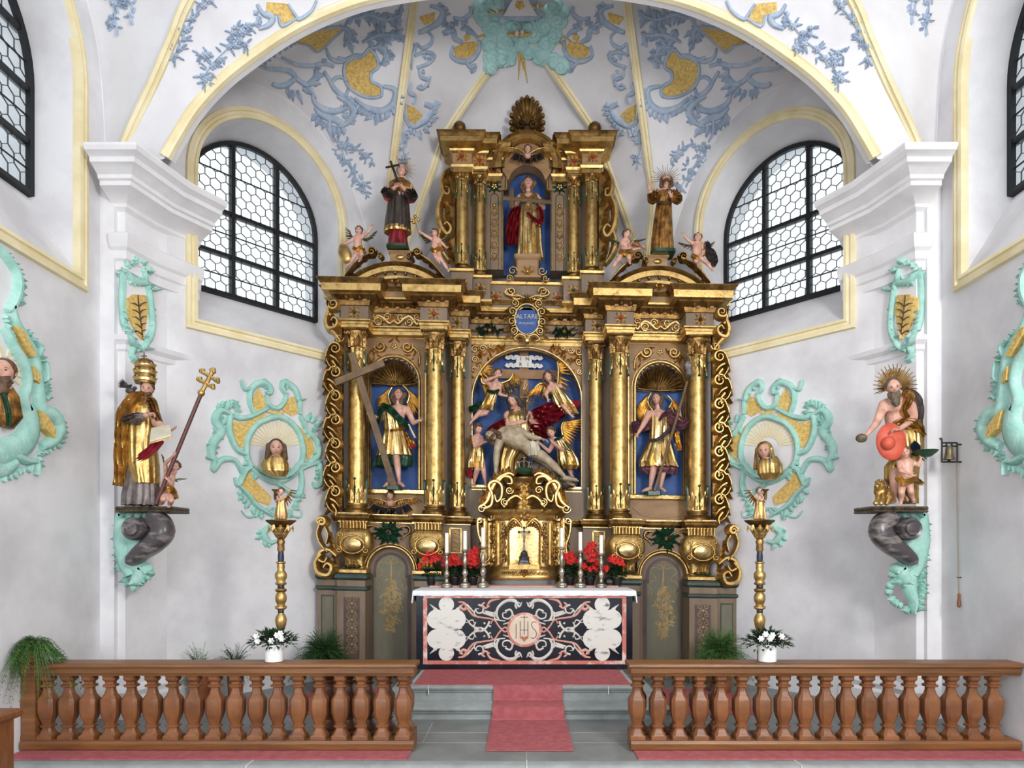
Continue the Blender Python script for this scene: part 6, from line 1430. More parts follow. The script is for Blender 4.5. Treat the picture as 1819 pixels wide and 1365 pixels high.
f.wing([(275, 500), (250, 420), (285, 345)], 11, 150, 175, 105, 140, W=.22, dy=-.04); f.wing([(420, 490), (440, 400), (380, 325)], 11, 150, 200, 78, 42, W=.22, dy=-.04)
f.rod('scabbard', (435, 680, .2), (495, 800, .2), 12, 'silver')
MB().loft([sq((f.p(300, 1265, .12).x, 9.42), .10, f.p(0, y, .12).z, .25) for y in (1268, 1262, 1245, 1238)]).build('plinth', 'green', f.t)
# the cross it holds, laid across the column
c = thing('wooden_cross', 'large plain brown wooden cross leaning across the leftmost gilded column', 'cross', P(702, 864, 9.42))
def beam(a, b, w, th, nm):
    a, b = Vector(a), Vector(b); d = (b - a).normalized(); u = d.cross(Vector((0, 1, 0))).normalized() * w / 2; n = d.cross(u).normalized() * th; MB().slab([a + u, b + u, b - u, a - u], n).build(nm, 'wood_cross', c, smooth=0)
beam(P(701, 866, 9.40), P(625, 627, 8.98), .085, .05, 'upright'); beam(P(597, 681, 9.02), P(683, 646, 9.02), .085, .05, 'crossbar')
# --- angel in the right niche
f = Fig('angel_statue', 'gilded angel statue holding a long sponge pole standing in the right blue niche', 9.53, 1110, 630, 5.055, base=(255, 1260))
f.limb([(300, 520, .12, 23), (296, 455, .12, 24)]).limb([(225, 535, .1, 36), (395, 540, .1, 36)]).limb([(310, 560, .11, 66), (315, 650, .1, 62), (310, 750, .1, 64)])
f.limb([(215, 535, .12, 32), (172, 620, .18, 25), (120, 705, .22, 14)]).limb([(420, 555, .12, 34), (495, 625, .18, 26), (492, 520, .28, 14)])
f.limb([(270, 900, .15, 44), (262, 975, .19, 31), (248, 1080, .16, 29), (228, 1190, .15, 15)]).limb([(350, 950, .1, 40), (345, 1050, .12, 29), (322, 1190, .12, 15)])
f.foot(225, 1205, .15, 170, 1222, .22, 22); f.foot(325, 1205, .12, 358, 1222, .2, 21)
f.hand(118, 708, .22, (-.4, .2, -1), (.3, 1, 0), 60, .7, -1); f.hand(492, 520, .3, (0, .1, 1), (-.3, 1, 0), 56, 1.0)
f.head(284, 402, .14, 102, -25, 6, -4, 'hair', 'long'); f.finish()
f.cloth('tunic', [(560, 225, 400, 62, .1), (650, 220, 410, 76, .11), (760, 218, 402, 74, .11), (860, 175, 430, 96, .11), (960, 130, 460, 110, .11), (1010, 140, 475, 112, .1)], 'gold_bright', 12, .16, 1.)
f.cloth('tunic_lining', [(960, 150, 455, 80, .05), (1040, 140, 468, 92, .05), (1080, 200, 440, 66, .04)], 'mauve', 9, .2)
f.sash('girdle', [(225, 775, .16), (300, 765, .24), (360, 715, .23), (410, 670, .16)], 'grey_cloth', (30, 44, 40, 34), .03)
f.sash('mantle', [(410, 515, .12), (350, 540, .22), (310, 590, .2)], 'mauve', (60, 40, 20), .03); f.sash('mantle_fold', [(90, 610, .06), (110, 660, .08), (190, 640, .1), (215, 600, .1)], 'mauve', (60, 80, 90, 60), .05)
f.sash('sleeve', [(410, 560, .16), (500, 620, .22), (530, 610, .2)], 'mauve', (110, 110, 70), .07); f.sash('drapery', [(460, 690, .1), (470, 780, .1), (490, 860, .08)], 'gold_bright', (50, 60, 40), .04)
f.wing([(250, 500), (205, 420), (235, 345)], 12, 200, 190, 100, 135, W=.2, dy=-.04); f.wing([(395, 480), (425, 420), (385, 370)], 8, 120, 120, 80, 40, W=.22, dy=-.04)
MB().loft([sq((f.p(255, 1265, .14).x, 9.42), .10, f.p(0, y, .12).z, .25) for y in (1268, 1262, 1242, 1232)]).build('plinth', 'green', f.t)
c = thing('sponge_pole', 'long slender pole with a grey sponge, leaning against the rightmost gilded column', 'pole', f.p(265, 1220, .2))
m = MB().tube([f.p(268, 1222, .22), f.p(470, 560, .36), f.p(560, 240, .52)], [.022, .02, .016], 8); m.build('shaft', 'wood_cross', c)
m = MB(); [m.ball(f.p(570 + random.uniform(-22, 22), 120 + random.uniform(-45, 60), .55), random.uniform(.02, .04), 8) for i in range(22)]; remesh(m, .008).build('sponge', 'grey_cloth', c)
# --- statue in the upper niche
f = Fig('saint_statue', 'crowned statue of a woman holding a small cross in the uppermost blue niche', 9.75, 600, 0, 2.934, base=(990, 1358))
f.limb([(993, 1015, .1, 13), (993, 985, .1, 13)]).limb([(955, 1030, .08, 20), (1035, 1030, .08, 20)]).limb([(995, 1040, .1, 36), (995, 1090, .1, 36)])
f.limb([(950, 1030, .09, 18), (925, 1075, .12, 15), (930, 1050, .24, 8)]).limb([(1038, 1030, .09, 18), (1070, 1080, .12, 15), (1052, 1055, .24, 8)])
f.hand(932, 1058, .22, (0, .3, 1), (0, 1, 0), 30, .9, 1); f.hand(1050, 1062, .22, (0, .3, 1), (0, 1, 0), 30, .9, -1)
f.head(993, 955, .12, 62, 4, 0, 2, 'hair', 'long'); f.finish()
f.cloth('bodice', [(1012, 955, 1035, 24, .08), (1045, 940, 1055, 34, .1), (1085, 955, 1040, 32, .1)], 'grey_cloth', 9, .08); f.sash('gold_collar', [(958, 1015, .14), (993, 1045, .21), (1032, 1015, .14)], 'gold_bright', (20, 34, 20), .02)
f.cloth('gown', [(1080, 950, 1045, 33, .1), (1120, 940, 1060, 44, .1), (1200, 938, 1062, 48, .1), (1290, 936, 1066, 50, .1), (1352, 930, 1075, 52, .1)], 'gold_bright', 12, .16)
f.sash('mantle', [(935, 1085, .1), (915, 1150, .12), (905, 1220, .12), (905, 1280, .1)], 'red', (40, 66, 62, 50), .06, 3); f.sash('sash', [(1045, 1085, .2), (1062, 1120, .22), (1050, 1165, .22), (985, 1110, .26)], 'red', (26, 30, 24, 12), .03)
c = thing('hand_cross', 'small brown cross held sideways by the woman statue in the uppermost niche', 'cross', f.p(990, 1045, .3))
m = MB(); a, b = f.p(862, 1031, .29), f.p(1116, 1054, .29); m.tube([a, b], .028, 4); m.tube([f.p(907, 985, .30), f.p(905, 1085, .30)], .028, 4); m.build('beam', 'wood_cross', c, smooth=0)
m = MB(); x, y = f.p(988, 0, 0).x, 9.66
for (z0, hw) in (): pass
m.loft([sq((x, y), hw, vz(v, 9.66), .15) for v, hw in ((502, .19), (498, .19), (496, .155), (470, .155), (467, .18), (462, .19), (461, .19))]); m.build('statue_pedestal', 'ochre_wood', RT)
for q in (-1, 1):
    m = MB(); S_ = Front(9.52); stroke(S_, m, spi(937 + q * 26, 483, 8, 0, 1.3, q), (3, 2), .04); stroke(S_, m, spi(937 + q * 32, 496, 6, 0, 1.3, q), (3, 2), .04); m.build('pedestal_volute', 'gold_bright', RT)
m = MB(); S_ = Front(9.50); [sleaf(S_, m, 937, 483, a * pi / 3, 11, 6, .03, 2) for a in range(6)]; sdome(S_, m, 937, 483, 4, 4, .04); m.build('pedestal_rosette', 'gold_bright', RT)
# --- saints on the pediments
f = Fig('saint_statue', 'dark robed saint statue with a ray halo on the left pediment', 9.02, 590, 270, 5.686, base=(665, 990))
f.limb([(700, 290, .02, 26), (698, 240, .02, 27)]).limb([(610, 350, 0, 50), (770, 350, 0, 50)]).limb([(690, 360, 0, 80), (680, 480, 0, 80)])
f.limb([(590, 360, .03, 42), (545, 440, .08, 34), (630, 360, .2, 18)]).limb([(790, 370, .03, 42), (810, 465, .08, 34), (715, 360, .2, 18)])
f.hand(630, 358, .21, (.9, .2, .35), (0, .6, -1), 75, .35, 1); f.hand(712, 352, .21, (-.8, .3, .4), (0, .8, -1), 70, .4, -1)
f.head(700, 195, .03, 122, 8, 10, 3, 'hair', 'short'); f.finish()
f.cloth('cassock', [(780, 575, 748, 78, 0), (880, 568, 755, 88, 0), (970, 562, 770, 96, 0)], 'red', 12, .12)
f.cloth('surplice', [(420, 590, 765, 76, 0), (520, 560, 775, 84, 0), (650, 545, 785, 94, 0), (800, 528, 795, 104, 0)], 'black_robe', 15, .09)
f.cloth('lace_hem', [(768, 530, 790, 102, 0), (800, 526, 797, 106, 0), (822, 526, 797, 104, 0)], 'gold', 15, .10)
f.cloth('mozzetta', [(285, 640, 750, 60, 0), (320, 575, 800, 84, .0), (390, 545, 838, 98, 0), (440, 580, 800, 94, .0)], 'brown_gold', 9, .05)
f.sash('sleeve', [(560, 390, .1), (545, 430, .12), (610, 400, .2)], 'black_robe', (70, 80, 50), .06); f.sash('sleeve', [(800, 400, .1), (815, 455, .12), (735, 400, .2)], 'black_robe', (80, 100, 56), .06)
f.sash('sleeve_lining', [(545, 465, .08), (570, 480, .1)], 'crimson', (50, 40), .04); f.sash('sleeve_lining', [(780, 500, .08), (830, 490, .1)], 'crimson', (40, 40), .04)
f.rays(700, 180, -.08, 62, 150, 19, -110, 55, 'gold_old', .005); f.add('base', MB().loft([sq((f.p(668, 0).x, 9.02), .14, f.p(0, y).z, .3) for y in (992, 975, 966)]), 'green')
c = thing('crucifix', 'small black crucifix leaning on the shoulder of the saint on the left pediment', 'crucifix', f.p(668, 290, .16))
m = MB(); m.tube([f.p(664, 300, .19), f.p(590, 95, .10)], .016, 4); m.tube([f.p(540, 158, .12), f.p(680, 128, .12)], .015, 4); m.build('beam', 'dark', c, smooth=0)
f = Fig('saint_statue', 'brown and gold robed saint statue raising one hand on the right pediment', 9.02, 1080, 270, 5.686, base=(550, 1040))
f.limb([(585, 390, .02, 26), (588, 340, .02, 27)]).limb([(510, 420, 0, 42), (650, 420, 0, 42)]).limb([(575, 430, 0, 70), (570, 500, 0, 68)])
f.limb([(490, 420, .03, 36), (440, 490, .08, 28), (425, 390, .14, 17)]).limb([(665, 425, .03, 36), (700, 500, .08, 30), (635, 445, .2, 17)])
f.hand(424, 385, .14, (-.2, .15, 1), (.3, 1, 0), 76, .15, -1, .3); f.hand(640, 452, .2, (-.4, .2, .8), (0, .3, -1), 70, .4, -1)
f.head(590, 285, .03, 116, -8, 22, 0, 'hair', 'straight', .22); f.finish()
f.cloth('habit', [(385, 540, 630, 44, 0), (420, 485, 690, 70, 0), (500, 492, 640, 70, .0), (520, 490, 642, 70, 0), (700, 462, 648, 84, 0), (880, 438, 655, 92, 0), (1020, 425, 664, 98, 0)], 'brown_gold', 11, .10)
f.sash('girdle', [(490, 508, .06), (570, 514, .14), (642, 508, .06)], 'wood_cross', (18, 20, 18), .02)
f.sash('sleeve', [(485, 420, .08), (445, 490, .12), (425, 415, .17)], 'brown_gold', (80, 86, 52), .06); f.sash('sleeve', [(665, 420, .08), (700, 490, .12), (650, 465, .2)], 'brown_gold', (80, 90, 60), .06)
f.rays(590, 280, -.08, 50, 160, 21, -190, 20, 'gold_old', .005); f.add('base', MB().loft([sq((f.p(550, 0).x, 9.02), .15, f.p(0, y).z, .3) for y in (1048, 1030, 1018)]), 'green')
# --- putti
def putto(lb, Y, ox, oy, sc, hd, tor, arms, legs, wings, yaw=0, pitch=0, roll=0, name='putto_statue', base=None, hh=80, hand=True, loin=None, hair='hair', grp=None):
    f = Fig(name, lb, Y, ox, oy, sc, base=base or (tor[-1][0], tor[-1][1] + 20), group=grp); s = hh / 80
    f.limb([(hd[0], hd[1] + 30 * s, hd[2], 17 * s), (tor[0][0], tor[0][1], tor[0][2], 22 * s)]); f.limb([(x, y, d, r * s) for x, y, d, r in tor])
    for a in arms:
        f.limb([(x, y, d, r * s) for (x, y, d), r in zip(a, (17, 14, 9))])
        (x0, y0, d0), (x1, y1, d1) = a[1], a[2]; f.hand(x1, y1, d1, (x1 - x0, .25 * hh, y0 - y1), (0, 1, .2), 40 * s, .5, 1 if x1 > x0 else -1)
    for l in legs:
        f.limb([(x, y, d, r * s) for (x, y, d), r in zip(l, (26, 20, 18, 11)[:len(l)])]); (x0, y0, d0), (x1, y1, d1) = l[-2], l[-1]; f.foot(x1, y1, d1, x1 + (x1 - x0) * .12 + 6 * s * (1 if x1 >= x0 else -1), y1 + 16 * s, d1 + .03, 13 * s)
    f.head(hd[0], hd[1], hd[2], hh, yaw, pitch, roll, hair, 'child', child=True); f.finish()
    for bone, L, a0, a1 in wings: f.wing(bone, 8, L, L * .8, a0, a1, 'feather_dark', .26, -.05)
    if loin: f.sash('loincloth', [(x, y, d) for x, y, d in loin], 'gold_bright', (34 * s, 44 * s, 34 * s, 26 * s), .03)
    return f
f = putto('putto statue with a golden shield on the far left end of the left pediment', 9.0, 590, 270, 5.686, (270, 800, .06), [(262, 870, .04, 36), (258, 930, .05, 36), (255, 975, .05, 38)], [[(225, 870, .04), (170, 912, .06), (118, 932, .08)], [(300, 865, .04), (350, 818, .05), (395, 768, .06)]],
    [[(240, 985, .06), (232, 1050, .14), (190, 1110, .1), (150, 1145, .1)], [(285, 985, .05), (295, 1030, .13), (280, 1085, .06)]], [([(235, 880), (200, 850), (180, 800)], 70, 150, 215), ([(300, 880), (360, 870), (410, 830)], 70, 30, -30)], 5, 0, 5, hh=90, loin=[(215, 975, .09), (255, 995, .12), (305, 975, .09), (335, 1030, .05)])
m = MB(); m.dome(f.p(128, 1030, .10), Vector((-.2, -1, .1)).normalized(), Vector((.45, 0, -1)), .145, .085, .05, 20); f.add('shield', m, 'gold')
f = putto('putto statue lifting a small golden cross on the right slope of the left pediment', 9.0, 590, 270, 5.686, (1035, 825, .06), [(1045, 890, .04, 34), (1042, 950, .05, 35), (1040, 985, .05, 37)], [[(1010, 885, .04), (950, 850, .06), (890, 808, .08)], [(1080, 885, .04), (1115, 930, .08), (1150, 962, .08)]],
    [[(1028, 1000, .06), (1045, 1060, .12), (1075, 1105, .08)], [(1065, 1000, .05), (1095, 1080, .1), (1135, 1140, .08), (1165, 1185, .07)]], [([(1000, 900), (960, 870), (920, 850)], 60, 150, 200), ([(1085, 900), (1130, 870), (1160, 840)], 70, 60, -20)], -12, 0, -6, hh=88, loin=[(1005, 985, .09), (1040, 1005, .12), (1085, 980, .09), (1120, 1000, .06)])
m = MB(); m.tube([f.p(885, 870, .11), f.p(838, 690, .11)], .007, 6)
for a, b in (((800, 692), (872, 686)), ((838, 655), (836, 720))): m.tube([f.p(*a, .11), f.p(*b, .11)], .012, 6)
for x, y in ((800, 692), (872, 686), (838, 652), (824, 712)): m.ball(f.p(x, y, .11), .022, 8)
f.add('small_cross', m, 'gold')
f = putto('putto statue playing a violin on the left slope of the right pediment', 9.0, 1080, 270, 5.686, (188, 840, .06), [(162, 920, .04, 40), (160, 970, .05, 42), (165, 1010, .05, 42)], [[(140, 915, .04), (150, 975, .14), (205, 975, .2)], [(205, 905, .05), (255, 985, .1), (345, 965, .14)]],
    [[(140, 1035, .06), (110, 1080, .12), (75, 1130, .08), (55, 1160, .08)], [(195, 1035, .06), (215, 1075, .12), (215, 1105, .08)]], [([(130, 920), (90, 900), (50, 880)], 70, 120, 200), ([(200, 900), (270, 890), (330, 890)], 70, 60, -10)], 20, -8, 8, hh=98, loin=[(120, 1010, .09), (165, 1040, .13), (215, 1010, .1), (240, 1080, .06)])
m = MB(); m.dome(f.p(285, 935, .16), Vector((0, -1, .3)).normalized(), Vector((1, 0, -.3)), .055, .035, .03, 14); m.dome(f.p(250, 925, .16), Vector((0, -1, .3)).normalized(), Vector((1, 0, -.3)), .04, .03, .03, 14); m.tube([f.p(310, 942, .17), f.p(385, 990, .17)], .008, 6); f.add('violin', m, 'oak')
f.rod('bow', (205, 965, .22), (275, 870, .22), 3, 'paper')
f = putto('putto statue with dark drapery waving on the far right end of the right pediment', 9.0, 1080, 270, 5.686, (908, 870, .06), [(905, 940, .04, 40), (898, 1000, .05, 40), (895, 1045, .05, 42)], [[(870, 935, .04), (815, 895, .06), (765, 850, .08)], [(945, 930, .04), (985, 985, .08), (955, 1035, .14)]],
    [[(905, 1060, .08), (950, 1080, .16), (1010, 1130, .1), (1045, 1180, .1)], [(880, 1065, .06), (890, 1100, .12), (900, 1120, .08)]], [([(870, 950), (810, 940), (760, 930)], 70, 120, 190), ([(950, 930), (1000, 950), (1040, 930)], 60, 60, -30)], -10, 10, 0, hh=98, loin=[(850, 1050, .09), (900, 1075, .13), (950, 1050, .1), (970, 1020, .1)])
f.sash('dark_drapery', [(985, 950, .02), (1010, 1010, .08), (1045, 1060, .08), (1070, 1110, .06), (1060, 1160, .05)], 'veil', (60, 80, 90, 70, 40), .06, 3)
# --- the pieta
f = Fig('pieta_statue', 'carved group of a veiled woman mourning over a dead man in the central niche', 9.78, 820, 590, 4.708, base=(600, 1295))
rk = MB()
for x, y, d, r in ((300, 1250, .1, 70), (420, 1240, .2, 90), (560, 1220, .2, 100), (680, 1180, .2, 90), (760, 1220, .22, 90), (860, 1270, .2, 60), (930, 1290, .22, 40), (250, 1270, .1, 40), (700, 1150, .24, 74), (600, 1150, .26, 80), (790, 1190, .26, 60), (650, 1100, .2, 60), (540, 1130, .2, 60)): rk.ball(f.p(x, min(y, 1270), d - .05), (r * f.k, .10, r * f.k * .8), 14)
rk2 = remesh(rk, .02, 1); f.add('rock', rk2, 'rock', 30)
# mourning woman
f.limb([(440, 650, .1, 30), (450, 600, .1, 30)]).limb([(400, 700, .08, 46), (540, 700, .08, 46)]).limb([(470, 710, .08, 86), (480, 800, .06, 92)]).limb([(390, 700, .1, 42), (400, 790, .2, 34), (520, 745, .3, 20)]).limb([(560, 700, .1, 42), (620, 780, .2, 34), (580, 740, .3, 20)])
f.hand(540, 745, .31, (.3, .2, 1), (1, .2, 0), 80, .3, 1); f.hand(590, 745, .31, (-.2, .2, 1), (-1, .2, 0), 80, .3, -1)
f.head(430, 572, .16, 112, -28, -22, -14, None, face=True); f.finish(nm='mourning_woman')
hv = MB(); L = f.L; hm = f.hm
hv.ball(L(0, .08, .12), (.46 * hm, .46 * hm, .46 * hm), 16, f.R)
for q in (-1, 1):
    for i in range(9): t = i / 8; hv.ball(L(q * (.42 + .05 * t), .0 + .1 * t, .1 - .75 * t), (.16 + .05 * t) * hm, 8); hv.ball(L(q * .2, .28, -.75 * t), (.26 + .06 * t) * hm, 8)
f.add('veil', remesh(hv, hm * .05, 2), 'veil', 60)
f.cloth('gown', [(655, 390, 560, 60, .08), (720, 355, 600, 96, .1), (800, 370, 610, 100, .1), (900, 330, 640, 110, .06), (1080, 300, 500, 100, .10), (1200, 300, 480, 110, .1)], 'gold_bright', 11, .12)
f.sash('mantle', [(590, 700, .14), (680, 690, .12), (770, 680, .1), (840, 660, .06)], 'red', (90, 150, 170, 90), .09, 3); f.sash('mantle_fall', [(560, 780, .2), (650, 790, .16), (700, 830, .12), (740, 800, .08)], 'red', (90, 150, 130, 60), .09, 3)
f.sash('mantle_end', [(410, 745, .14), (330, 770, .14), (250, 815, .1), (225, 835, .08)], 'red', (70, 70, 46, 16), .05)
f.rays(450, 540, -.02, 75, 135, 19, -200, -70, 'iron', .008, 1.); f.rays(500, 540, -.03, 60, 150, 13, -75, 45, 'gold_bright', .006, .8)
f.rod('sword', (528, 520, .26), (528, 735, .36), 9, 'silver_dark'); f.rod('sword_guard', (495, 545, .27), (565, 545, .27), 7, 'gold_old')
# dead man across her knees
g = Fig('', '', 9.78, 820, 590, 4.708, parent=f.t)
g.limb([(268, 865, .42, 34), (330, 850, .38, 36)]).limb([(340, 860, .36, 52), (400, 870, .36, 76), (470, 905, .33, 74), (540, 945, .3, 58), (580, 985, .28, 56)]).limb([(350, 830, .34, 40), (460, 815, .32, 40)])
g.limb([(325, 880, .42, 40), (295, 990, .48, 27), (290, 1060, .46, 26), (285, 1170, .46, 15)]).limb([(470, 825, .36, 38), (560, 865, .42, 26), (600, 882, .42, 24), (660, 890, .44, 14)])
g.limb([(580, 995, .3, 52), (660, 1030, .36, 44), (725, 1075, .4, 33), (780, 1130, .36, 34), (865, 1215, .32, 16)]).limb([(600, 1010, .22, 50), (690, 1080, .26, 34), (790, 1190, .22, 30), (880, 1250, .22, 15)])
g.foot(868, 1222, .33, 965, 1240, .36, 24); g.foot(885, 1255, .22, 945, 1285, .26, 22); g.hand(286, 1175, .46, (.05, .1, -1), (.6, .8, 0), 78, .35, 1); g.hand(660, 890, .44, (1, .1, -.3), (0, -.3, -1), 76, .3, 1)
g.head(248, 868, .46, 104, -20, 30, -62, 'hair', 'straight', .2); g.finish('skin_pale', nm='dead_man')
g.cloth('loincloth', [(925, 545, 640, 62, .32), (980, 550, 660, 76, .32), (1040, 560, 655, 70, .33)], 'paper', 9, .16)
# --- four angels round the pieta
Yp = 9.80
f = Fig('angel_statue', 'flying angel statue at the upper left of the carved mourning group', Yp, 820, 590, 4.708, base=(230, 560))
f.limb([(290, 400, .16, 18), (285, 420, .15, 20)]).limb([(240, 440, .14, 24), (320, 440, .14, 24)]).limb([(278, 450, .14, 42), (262, 510, .12, 40), (245, 580, .1, 42)]).limb([(240, 440, .14, 22), (195, 410, .2, 17), (310, 365, .26, 10)]).limb([(315, 455, .14, 22), (320, 520, .18, 16), (365, 535, .2, 10)])
f.limb([(220, 590, .1, 32), (170, 650, .12, 24), (120, 710, .1, 20), (85, 745, .1, 11)]).limb([(245, 600, .08, 30), (200, 680, .1, 22), (150, 700, .1, 12)]); f.foot(85, 748, .1, 68, 768, .12, 14)
f.hand(308, 366, .26, (1, .1, .3), (0, 1, 0), 46, .6, 1); f.hand(362, 535, .2, (1, .2, -.1), (0, 1, 0), 44, .4, 1); f.head(300, 352, .18, 82, 15, -14, 8, 'hair', 'curly', child=True); f.finish()
f.cloth('tunic', [(500, 205, 310, 44, .12), (560, 190, 285, 56, .11), (620, 160, 275, 60, .1), (660, 110, 270, 50, .08)], 'gold_bright', 10, .18); f.sash('sash', [(215, 490, .18), (265, 505, .21), (315, 490, .18)], 'green', (26, 34, 26), .02); f.sash('drapery', [(180, 600, .1), (110, 640, .1), (70, 650, .08)], 'green', (60, 70, 40), .05)
f.wing([(235, 440), (170, 420), (165, 310), (150, 270)], 12, 130, 130, 110, 10, W=.24, dy=.0); f.wing([(330, 430), (400, 400), (430, 350)], 9, 130, 120, 75, 45, W=.24, dy=-.02)
f = Fig('angel_statue', 'flying angel statue at the upper right of the carved mourning group', Yp, 820, 590, 4.708, base=(840, 640))
f.limb([(745, 425, .16, 18), (755, 440, .15, 20)]).limb([(735, 470, .14, 26), (820, 460, .14, 26)]).limb([(780, 470, .14, 44), (800, 560, .12, 42), (840, 620, .1, 46)]).limb([(735, 470, .15, 22), (705, 520, .2, 17), (720, 560, .24, 10)]).limb([(820, 560, .16, 24), (860, 630, .2, 20), (915, 695, .2, 11)])
f.hand(914, 693, .2, (.6, .1, -.6), (0, 1, 0), 44, .5, 1); f.hand(720, 558, .24, (.2, .2, -1), (0, 1, 0), 42, .5, 1); f.head(725, 378, .18, 92, -20, -18, -10, 'hair', 'long', child=True); f.finish()
f.cloth('tunic', [(465, 735, 830, 48, .13), (540, 745, 890, 62, .12), (620, 780, 950, 70, .1), (690, 850, 985, 56, .08)], 'gold_bright', 10, .16); f.sash('drapery', [(840, 640, .12), (910, 620, .12), (980, 600, .1)], 'crimson', (60, 90, 40), .05); f.sash('sash', [(700, 530, .12), (720, 545, .14), (745, 520, .16)], 'green', (40, 50, 30), .03)
f.wing([(800, 450), (810, 330), (800, 250)], 11, 130, 120, 60, -30, W=.24, dy=-.02); f.wing([(720, 450), (660, 430), (610, 470)], 10, 130, 120, 100, 130, W=.24, dy=.05)
f = Fig('angel_statue', 'standing child angel statue at the lower left of the carved mourning group', Yp, 820, 590, 4.708, base=(150, 1295))
f.limb([(140, 850, .16, 18), (135, 870, .15, 20)]).limb([(100, 890, .14, 24), (165, 890, .14, 24)]).limb([(132, 890, .14, 42), (128, 970, .14, 42), (128, 1040, .12, 44)]).limb([(100, 890, .15, 22), (110, 960, .22, 17), (185, 925, .28, 10)]).limb([(165, 890, .15, 20), (180, 930, .22, 15), (200, 920, .28, 9)])
f.limb([(145, 1060, .14, 34), (130, 1150, .2, 24), (115, 1210, .14, 20), (105, 1260, .12, 11)]).limb([(165, 1070, .14, 32), (185, 1170, .16, 22), (200, 1265, .14, 11)]); f.foot(105, 1268, .12, 90, 1284, .18, 15); f.foot(200, 1272, .14, 222, 1286, .2, 15)
f.hand(186, 925, .29, (1, .1, .3), (0, 1, .3), 46, .4, 1); f.head(140, 815, .17, 86, 35, -15, 8, 'hair', 'curly', child=True); f.finish()
f.cloth('tunic', [(960, 82, 180, 48, .14), (1010, 68, 190, 58, .14), (1080, 55, 195, 66, .14), (1140, 50, 190, 66, .13)], 'gold_bright', 11, .16); f.sash('strap', [(75, 870, .16), (80, 930, .18), (110, 960, .2)], 'gold', (26, 30, 20), .03); f.sash('red_drapery', [(60, 1150, .1), (75, 1190, .1), (120, 1215, .08)], 'crimson', (50, 60, 40), .04)
f = Fig('angel_statue', 'kneeling winged angel statue at the lower right of the carved mourning group', Yp, 820, 590, 4.708, base=(880, 1180))
f.limb([(760, 885, .22, 18), (790, 905, .2, 22)]).limb([(770, 920, .18, 26), (850, 920, .14, 28)]).limb([(815, 925, .16, 46), (850, 1000, .14, 50), (880, 1070, .14, 56)]).limb([(850, 930, .18, 24), (850, 990, .24, 19), (760, 925, .34, 11)]).limb([(770, 930, .2, 22), (730, 1000, .28, 17), (640, 920, .4, 10)])
f.hand(762, 930, .33, (-.5, .2, .9), (0, 1, -.3), 52, .4, -1); f.hand(642, 925, .4, (-.5, .2, .8), (0, 1, -.3), 46, .5, -1); f.head(748, 845, .26, 92, -18, -16, -16, 'hair', 'curly', child=True); f.limb([(900, 1130, .14, 30), (915, 1195, .12, 14)]); f.foot(915, 1198, .12, 935, 1212, .14, 14); f.finish()
f.cloth('tunic', [(915, 770, 865, 46, .18), (980, 790, 925, 62, .15), (1060, 790, 975, 78, .14), (1120, 800, 990, 80, .13), (1155, 830, 960, 66, .12)], 'gold_bright', 11, .16); f.sash('collar', [(775, 905, .26), (815, 890, .24), (845, 870, .2)], 'green', (22, 26, 20), .02); f.sash('sleeve', [(850, 930, .22), (880, 985, .22), (900, 1000, .2)], 'green', (50, 60, 30), .04)
f.wing([(850, 900), (835, 800), (850, 755)], 13, 130, 170, 70, -8, W=.22, dy=.02)
# --- cherub heads carved on the retable
def cherub(ox, oy, sc, Y, hx, hy, hh, wings, name='cherub_relief', parent=None, mats=('gold_bright', 'silver_dark'), skin='skin'):
    f = Fig('', '', Y, ox, oy, sc, parent=parent or RT); f.limb([(hx, hy + hh * .45, .0, hh * .25), (hx, hy + hh * .7, .0, hh * .42)]); f.head(hx, hy, .05, hh, 0, -6, 0, 'hair', 'child', child=True); f.finish(skin, nm=name)
    for i, (bone, L, a0, a1) in enumerate(wings): f.wing(bone, 10, L, L, a0, a1, mats[i % 2], .34, -.01)
cherub(560, 740, 4.548, 9.52, 605, 645, 78, [([(590, 700), (520, 670), (420, 660)], 70, 80, 150), ([(600, 740), (540, 730), (480, 710)], 75, 85, 130), ([(620, 700), (700, 670), (800, 660)], 70, 100, 30), ([(610, 740), (680, 730), (740, 710)], 75, 95, 50)])
cherub(600, 0, 2.934, 9.50, 990, 780, 44, [([(980, 800), (940, 775), (895, 770)], 42, 80, 150), ([(990, 815), (960, 805), (930, 800)], 44, 85, 130), ([(1000, 800), (1045, 775), (1090, 770)], 42, 100, 30), ([(990, 815), (1020, 805), (1050, 800)], 44, 95, 50)])
# --- popes's statue on the left pier
f = Fig('saint_statue', 'tall gilded saint statue in a three tiered tiara with a book on the left pier', 6.86, 190, 620, 4.55, base=(290, 1275))
f.limb([(325, 400, .02, 36), (330, 370, .02, 36)]).limb([(240, 450, 0, 56), (350, 450, 0, 56)]).limb([(300, 470, 0, 90), (295, 620, 0, 90)]).limb([(220, 470, .04, 50), (225, 580, .14, 38), (330, 530, .26, 22)]).limb([(370, 480, .04, 46), (400, 600, .1, 36), (500, 660, .22, 22)])
f.hand(325, 532, .27, (1, .1, .1), (0, .6, -1), 92, .6, 1); f.hand(500, 668, .2, (1, .3, .3), (0, .5, 1), 84, .3, 1)
f.head(325, 328, .05, 128, 18, -6, 3, 'hair', 'short', .12); f.finish()
f.cloth('alb', [(960, 170, 400, 88, -.0), (1080, 150, 412, 100, 0), (1190, 132, 425, 112, 0), (1265, 135, 420, 116, 0)], 'grey_cloth', 13, .13)
f.cloth('chasuble', [(420, 262, 372, 56, .0), (480, 200, 400, 92, .02), (640, 182, 402, 104, .03), (800, 185, 398, 108, .03), (940, 188, 410, 112, .02), (1090, 240, 412, 112, .01)], 'gold', 9, .10, .5)
